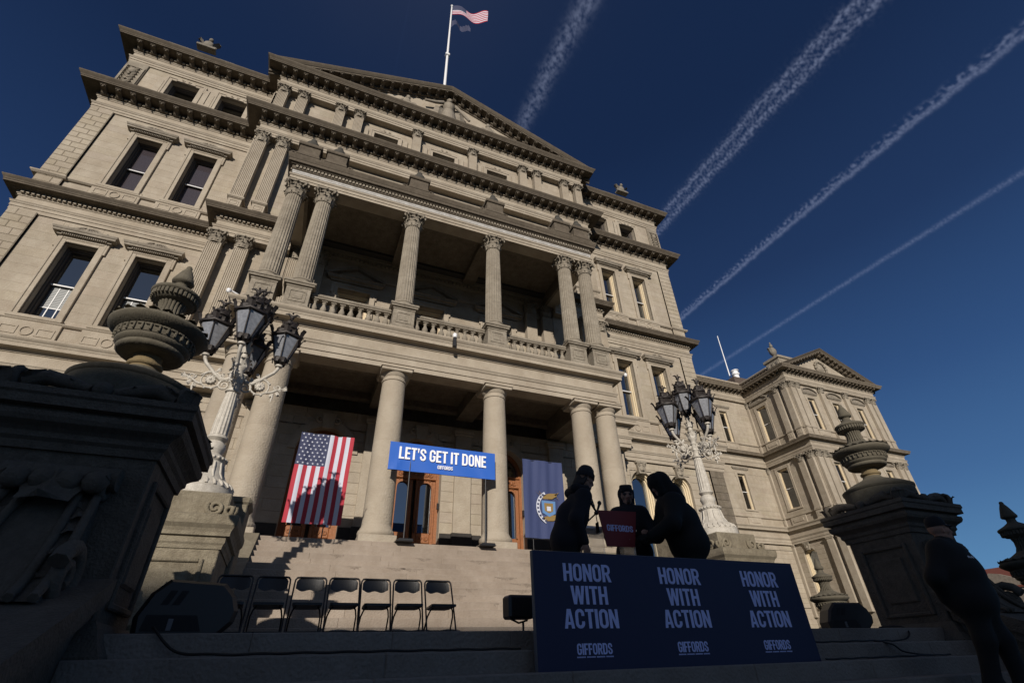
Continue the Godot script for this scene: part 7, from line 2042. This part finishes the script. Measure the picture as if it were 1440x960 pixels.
# d: lean, head (position), yaw, pitch, left and right arm as [elbow, wrist, finger direction, palm direction, curl], colours
func person(label: String, at: Vector3, turn: float, d: Dictionary) -> Node3D:
	var o := thing("person", label, "person", at)
	o.rotation.y = turn
	o.scale = Vector3.ONE * 1.075
	var jk: Color = d.get("jacket", Color(0.007, 0.007, 0.009)); var tr: Color = d.get("trousers", Color(0.009, 0.009, 0.011)); var sk := Color(0.33, 0.19, 0.135); var sh := Color(0.006, 0.006, 0.006)
	var big: float = d.get("bulk", 1.0)
	var ln: Vector3 = d.get("lean", Vector3.ZERO)   # where the shoulders go, from straight above the hips
	var hip := Vector3(0, 0.95, 0); var ch := Vector3(0, 1.2, 0) + ln * 0.55; var st := Vector3(0, 1.41, 0.01) + ln
	var bones := []
	var lg: float = 0.5 + 0.5 * big
	for s in [-1.0, 1.0]:
		var hp := Vector3(s * 0.095, 0.9, 0.0); var kn := Vector3(s * 0.105, 0.5, 0.03); var an := Vector3(s * 0.115, 0.09, -0.03)
		if d.has("stride"): kn.z += s * d.stride * 0.5; an.z += s * d.stride
		bones.append([hp, kn, 0.102 * lg, 0.074 * lg, tr]); bones.append([kn, an, 0.073 * lg, 0.064 * lg, tr]); bones.append([an + Vector3(0, -0.02, 0), an + Vector3(s * 0.02, -0.045, 0.17), 0.048, 0.042, sh]); bones.append([an, an + Vector3(0, -0.04, -0.03), 0.05, 0.045, sh])
	bones.append([hip + Vector3(-0.08, -0.04, 0), hip + Vector3(0.08, -0.04, 0), 0.142 * big, 0.142 * big, jk])
	bones.append([hip + Vector3(0, 0, 0), ch, 0.158 * big, 0.162 * big, jk]); bones.append([ch + Vector3(-0.07, 0, 0), ch + Vector3(0.07, 0, 0), 0.135 * big, 0.135 * big, jk])
	bones.append([ch, st + Vector3(0, -0.05, 0), 0.162 * big, 0.13 * big, jk])
	bones.append([st + Vector3(-0.15, 0, 0), st + Vector3(0.15, 0, 0), 0.085 * big, 0.085 * big, jk])
	var hd: Vector3 = d.head
	bones.append([st + Vector3(0, 0.02, 0), st.lerp(hd, 0.55), 0.075, 0.07, jk if d.get("collar", true) else sk])
	var hands := []
	for q in [["left", 1.0], ["right", -1.0]]:
		var a: Array = d[q[0]]
		var shp := st + Vector3(q[1] * 0.175, -0.005, 0)
		bones.append([shp, a[0], 0.078 * big, 0.062 * big, jk]); bones.append([a[0], a[1], 0.06 * big, 0.044 * big, jk])
		hands.append(hand_bones(a[1] + a[2] * 0.01, a[2].normalized(), a[3].normalized(), q[1] * a[5] if a.size() > 5 else q[1], a[4], d.get("glove", sk)))
	var g := G.new()
	nets(g, bones, 0.02, 38.0)
	for h in hands: nets(g, h, 0.0055, 190.0)
	# head with its face towards +z of its own axes
	var hb := Basis(Vector3.UP, d.get("yaw", 0.0)) * Basis(Vector3.RIGHT, d.get("pitch", 0.0))
	g.t = Transform3D(hb, hd)
	var fb := []
	fb.append([Vector3(0, 0.035, -0.025), Vector3(0, 0.03, 0.02), 0.09, 0.084, sk])
	fb.append([Vector3(0, -0.02, 0.02), Vector3(0, -0.085, 0.055), 0.07, 0.036, sk])
	for s in [-1.0, 1.0]:
		fb.append([Vector3(s * 0.052, -0.07, 0.0), Vector3(s * 0.02, -0.095, 0.055), 0.026, 0.02, sk]); fb.append([Vector3(s * 0.04, -0.012, 0.072), Vector3(s * 0.052, -0.02, 0.045), 0.022, 0.03, sk])
		fb.append([Vector3(s * 0.088, 0.015, -0.01), Vector3(s * 0.086, -0.03, -0.005), 0.013, 0.01, sk]); fb.append([Vector3(s * 0.035, 0.033, 0.086), Vector3(s * 0.014, 0.03, 0.093), 0.011, 0.011, sk])
	fb.append([Vector3(0, 0.012, 0.098), Vector3(0, -0.03, 0.117), 0.0115, 0.014, sk]); fb.append([Vector3(-0.012, -0.034, 0.104), Vector3(0.012, -0.034, 0.104), 0.0105, 0.0105, sk])
	fb.append([Vector3(-0.02, -0.062, 0.09), Vector3(0.02, -0.062, 0.09), 0.0095, 0.0095, Color(0.26, 0.11, 0.09)]); fb.append([Vector3(0, -0.092, 0.08), Vector3(0, -0.096, 0.074), 0.022, 0.022, sk if not d.get("beard", false) else Color(0.08, 0.05, 0.035)])
	fb.append([Vector3(0, -0.06, -0.02), Vector3(0, -0.16, -0.03), 0.055, 0.06, sk])
	nets(g, fb, 0.0085, 120.0)
	for s in [-1.0, 1.0]:
		g.k = Color(0.6, 0.57, 0.53); g.ball(Vector3(s * 0.034, 0.012, 0.084), Vector3(0.013, 0.009, 0.011), 8)
		g.k = Color(0.02, 0.012, 0.01); g.ball(Vector3(s * 0.034, 0.012, 0.0925), Vector3(0.006, 0.006, 0.004), 6)
	g.k = Color(1, 1, 1)
	g.t = ID
	var body := put(g, "body", o, M.person)
	body.set_meta("label", "")
	body.remove_meta("label")
	return o

func on_head(o: Node3D, d: Dictionary) -> Transform3D:
	return Transform3D(Basis(Vector3.UP, d.get("yaw", 0.0)) * Basis(Vector3.RIGHT, d.get("pitch", 0.0)), d.head)

func build_people() -> void:
	# facing +z at turn 0, so that the left arm is at +x
	var d := {"lean": Vector3(0, -0.02, 0.2), "head": Vector3(0, 1.655, 0.33), "yaw": 0.1, "pitch": 0.3, "bulk": 1.08, "jacket": Color(0.0075, 0.0075, 0.010),
		"left": [Vector3(0.28, 1.12, 0.1), Vector3(0.24, 0.86, 0.2), Vector3(-0.1, -0.95, 0.2), Vector3(-1, 0, 0.2), 0.5],
		"right": [Vector3(-0.27, 1.1, 0.04), Vector3(-0.25, 0.85, 0.13), Vector3(0.05, -0.97, 0.15), Vector3(1, 0, 0.1), 0.5]}
	var o := person("person in a grey knit beanie and dark coat leaning towards the microphones", Vector3(-1.08, LAND_Y, 10.52), PI * 0.5 - 0.12, d)
	var g := G.new(); g.t = on_head(o, d)
	g.lathe(V([0.113, -0.005, 0.118, 0.01, 0.117, 0.06, 0.11, 0.065, 0.108, 0.08, 0.1, 0.12, 0.075, 0.155, 0.04, 0.172, 0.0, 0.178]), Vector3(0, 0.012, -0.005), 28, true, 0, TAU)
	for i in 36: g.tube([Vector3(sin(TAU * i / 36) * 0.118, 0.012, cos(TAU * i / 36) * 0.118 - 0.005), Vector3(sin(TAU * i / 36) * 0.117, 0.07, cos(TAU * i / 36) * 0.117 - 0.005)], 0.005, 4)
	put(g, "beanie", o, M.cloth_knit)
	g = G.new(); g.t = on_head(o, d)
	nets(g, [[Vector3(0, 0.0, -0.075), Vector3(0, -0.1, -0.1), 0.05, 0.055, Color(1, 1, 1)], [Vector3(0.075, 0.0, -0.02), Vector3(0.06, -0.09, -0.06), 0.026, 0.03, Color(1, 1, 1)], [Vector3(-0.075, 0.0, -0.02), Vector3(-0.06, -0.09, -0.06), 0.026, 0.03, Color(1, 1, 1)]], 0.01, 80.0)
	put(g, "hair", o, M.hair)
	g = G.new()
	nets(g, [[Vector3(-0.1, 1.5, 0.14), Vector3(0.1, 1.5, 0.14), 0.06, 0.06, Color(1, 1, 1)], [Vector3(-0.09, 1.49, 0.28), Vector3(0.09, 1.49, 0.28), 0.05, 0.05, Color(1, 1, 1)], [Vector3(0.12, 1.5, 0.16), Vector3(0.1, 1.49, 0.28), 0.05, 0.05, Color(1, 1, 1)], [Vector3(-0.12, 1.5, 0.16), Vector3(-0.1, 1.49, 0.28), 0.05, 0.05, Color(1, 1, 1)]], 0.014, 60.0)
	g.tube([Vector3(-0.1, 1.45, 0.33), Vector3(-0.12, 1.3, 0.36), Vector3(-0.06, 1.12, 0.4)], 0.006, 5); g.block(Vector3(-0.08, 1.0, 0.4), Vector3(0.0, 1.12, 0.41), 0.003)
	put(g, "collar", o, M.cloth_black)
	# man in the hood, seen from behind his shoulder
	d = {"lean": Vector3(0, -0.02, 0.14), "head": Vector3(0.02, 1.655, 0.24), "yaw": 0.2, "pitch": 0.35, "bulk": 1.48, "jacket": Color(0.004, 0.004, 0.005), "glove": Color(0.005, 0.005, 0.005),
		"left": [Vector3(0.33, 1.1, 0.28), Vector3(0.2, 0.98, 0.53), Vector3(-0.1, -0.1, 0.9), Vector3(-1, 0, 0), 0.9],
		"right": [Vector3(-0.34, 1.1, 0.28), Vector3(-0.12, 1.0, 0.54), Vector3(0.1, -0.1, 0.9), Vector3(1, 0, 0), 0.9]}
	o = person("person in a black hooded jacket bending over the red lectern sign, seen from behind", Vector3(0.7, LAND_Y, 10.72), -PI * 0.5 - 0.35, d)
	g = G.new(); g.t = on_head(o, d)
	nets(g, [[Vector3(0, 0.06, -0.05), Vector3(0, 0.05, 0.02), 0.118, 0.112, Color(1, 1, 1)], [Vector3(0, 0.0, -0.06), Vector3(0, -0.1, -0.06), 0.112, 0.12, Color(1, 1, 1)], [Vector3(0.085, 0.05, 0.06), Vector3(0.075, -0.1, 0.06), 0.038, 0.045, Color(1, 1, 1)], [Vector3(-0.085, 0.05, 0.06), Vector3(-0.075, -0.1, 0.06), 0.038, 0.045, Color(1, 1, 1)], [Vector3(-0.06, 0.13, 0.05), Vector3(0.06, 0.13, 0.05), 0.035, 0.035, Color(1, 1, 1)], [Vector3(0, -0.15, -0.1), Vector3(0, -0.25, -0.12), 0.14, 0.13, Color(1, 1, 1)], [Vector3(0, -0.14, 0.04), Vector3(0, -0.17, 0.06), 0.05, 0.05, Color(1, 1, 1)]], 0.014, 50.0)
	put(g, "hood", o, M.cloth_hood)
	# man in dark glasses behind the sign
	d = {"lean": Vector3(0, 0, 0.02), "head": Vector3(0, 1.645, 0.06), "yaw": 0.12, "pitch": 0.05, "bulk": 1.12, "jacket": Color(0.010, 0.010, 0.012), "beard": true,
		"left": [Vector3(0.3, 1.12, 0.12), Vector3(0.2, 1.05, 0.36), Vector3(-0.4, 0.1, 0.8), Vector3(-1, 0, 0), 0.7],
		"right": [Vector3(-0.3, 1.12, 0.1), Vector3(-0.18, 1.0, 0.34), Vector3(0.3, 0.0, 0.8), Vector3(1, 0, 0), 0.7]}
	o = person("person in a dark hood and sunglasses facing the viewer behind the red lectern sign", Vector3(0.3, LAND_Y, 10.02), -0.55, d)
	g = G.new(); g.t = on_head(o, d)
	nets(g, [[Vector3(0, 0.05, -0.05), Vector3(0, 0.045, -0.02), 0.105, 0.098, Color(1, 1, 1)], [Vector3(0, 0.0, -0.06), Vector3(0, -0.12, -0.06), 0.09, 0.1, Color(1, 1, 1)], [Vector3(0.09, 0.06, 0.015), Vector3(0.078, -0.1, 0.005), 0.02, 0.024, Color(1, 1, 1)], [Vector3(-0.09, 0.06, 0.015), Vector3(-0.078, -0.1, 0.005), 0.02, 0.024, Color(1, 1, 1)], [Vector3(-0.06, 0.125, 0.045), Vector3(0.06, 0.125, 0.045), 0.028, 0.028, Color(1, 1, 1)]], 0.014, 60.0)
	put(g, "hood", o, M.cloth_grey)
	g = G.new(); g.t = on_head(o, d)
	nets(g, [[Vector3(0, 0.07, -0.02), Vector3(0, 0.07, 0.025), 0.09, 0.086, Color(1, 1, 1)], [Vector3(-0.045, 0.05, 0.075), Vector3(0.045, 0.05, 0.075), 0.022, 0.022, Color(1, 1, 1)]], 0.011, 90.0)
	g.k = Color(20, 20, 20); g.prism(V([-0.02, 0.075, 0.02, 0.075, 0.014, 0.09, -0.014, 0.09]), 0.108, 0.116)
	put(g, "knit_cap", o, M.cloth_black)
	g = G.new(); g.t = on_head(o, d)
	for s in [-1.0, 1.0]: g.ball(Vector3(s * 0.036, 0.012, 0.1), Vector3(0.03, 0.021, 0.012), 10); g.tube([Vector3(s * 0.06, 0.018, 0.095), Vector3(s * 0.09, 0.018, 0.0)], 0.004, 5)
	g.tube([Vector3(-0.02, 0.016, 0.11), Vector3(0.02, 0.016, 0.11)], 0.004, 5)
	put(g, "sunglasses", o, M.black_plastic)
	# guard at the right
	d = {"lean": Vector3(0.0, 0, -0.02), "head": Vector3(0.0, 1.655, 0.03), "yaw": 0.75, "pitch": -0.05, "bulk": 1.55, "jacket": Color(0.004, 0.004, 0.0055), "trousers": Color(0.004, 0.004, 0.005), "stride": 0.1,
		"left": [Vector3(0.36, 1.14, -0.1), Vector3(0.2, 0.98, 0.14), Vector3(-0.8, 0.0, 0.5), Vector3(-0.3, 0, -1), 0.7],
		"right": [Vector3(-0.37, 1.12, -0.12), Vector3(-0.22, 0.92, -0.16), Vector3(0.7, -0.5, -0.2), Vector3(0.2, 0.2, 1), 0.6]}
	o = person("person in a black jacket, cap and dark glasses standing on the steps at the right", Vector3(3.72, LAND_Y - RISE * 4, 12.12), 0.2, d)
	g = G.new(); g.t = on_head(o, d)
	g.lathe(V([0.103, 0.0, 0.106, 0.03, 0.1, 0.07, 0.085, 0.105, 0.05, 0.128, 0.0, 0.135]), Vector3(0, 0.045, -0.012), 26, true)
	for i in 10:
		var a := -1.1 + 2.2 * i / 10; var b := -1.1 + 2.2 * (i + 1) / 10
		var P := func(t: float, r: float, y: float) -> Vector3: return Vector3(sin(t) * 0.1, 0.05 + y - 0.012 * absf(sin(t)), cos(t) * 0.1 - 0.012 + r * cos(t) * 0.9)
		g.quad(P.call(a, 0.0, 0.0), P.call(b, 0.0, 0.0), P.call(b, 0.085, -0.015), P.call(a, 0.085, -0.015)); g.quad(P.call(a, 0.0, 0.008), P.call(b, 0.0, 0.008), P.call(b, 0.085, -0.008), P.call(a, 0.085, -0.008))
	put(g, "cap", o, M.cloth_black)
	g = G.new(); g.t = on_head(o, d)
	for s in [-1.0, 1.0]: g.ball(Vector3(s * 0.036, 0.012, 0.099), Vector3(0.03, 0.02, 0.012), 10); g.tube([Vector3(s * 0.06, 0.018, 0.095), Vector3(s * 0.09, 0.018, 0.0)], 0.004, 5)
	put(g, "sunglasses", o, M.black_plastic)
	g = G.new()
	nets(g, [[Vector3(-0.1, 1.49, -0.02), Vector3(0.1, 1.49, -0.02), 0.07, 0.07, Color(1, 1, 1)], [Vector3(-0.08, 1.49, 0.06), Vector3(0.08, 1.49, 0.06), 0.05, 0.05, Color(1, 1, 1)]], 0.015, 60.0)
	put(g, "collar", o, M.cloth_black)
	g = G.new()
	for i in 5: g.block(Vector3(-0.145 + i * 0.022, 1.3 + 0.006 * (i % 2), 0.212 + 0.004 * i), Vector3(-0.13 + i * 0.022, 1.325 - 0.005 * (i % 3), 0.222 + 0.004 * i), 0.002)
	put(g, "chest_lettering", o, M.letter_white)

func _ready() -> void:
	rng.seed = 20231
	# ---- camera
	var cam := Camera3D.new()
	cam.name = "camera"
	cam.fov = 70.45; cam.near = 0.05; cam.far = 4000.0
	cam.transform = Transform3D(Basis(Vector3(0.9234851, -0.0282908, 0.3825897), Vector3(-0.1917041, 0.8298062, 0.5240908), Vector3(-0.3323023, -0.5573341, 0.7608902)), Vector3(-4.2233784, 1.65, 16.2240705))
	add_child(cam)
	cam.current = true
	# ---- sky, exposure
	var env := Environment.new()
	env.background_mode = Environment.BG_SKY
	var sky := Sky.new()
	var pano := PanoramaSkyMaterial.new()
	pano.panorama = ImageTexture.create_from_image(sky_image())
	pano.energy_multiplier = 1.0
	sky.sky_material = pano
	env.sky = sky
	env.tonemap_mode = Environment.TONE_MAPPER_LINEAR
	env.tonemap_exposure = 1.0
	env.sdfgi_enabled = true; env.ssao_enabled = true; env.ssil_enabled = true
	var we := WorldEnvironment.new()
	we.name = "world_environment"; we.environment = env
	add_child(we)
	# ---- sun: low winter morning sun from the front left
	var sun := DirectionalLight3D.new()
	sun.name = "sun"
	sun.light_energy = 1.45; sun.light_color = Color(1.0, 0.965, 0.915); sun.light_angular_distance = 0.5
	sun.shadow_enabled = true
	sun.look_at_from_position(Vector3.ZERO, SUN, Vector3.UP)
	add_child(sun)
	make_materials()
	build_ground()
	build_capitol()
	build_site()
	build_props()
	build_people()
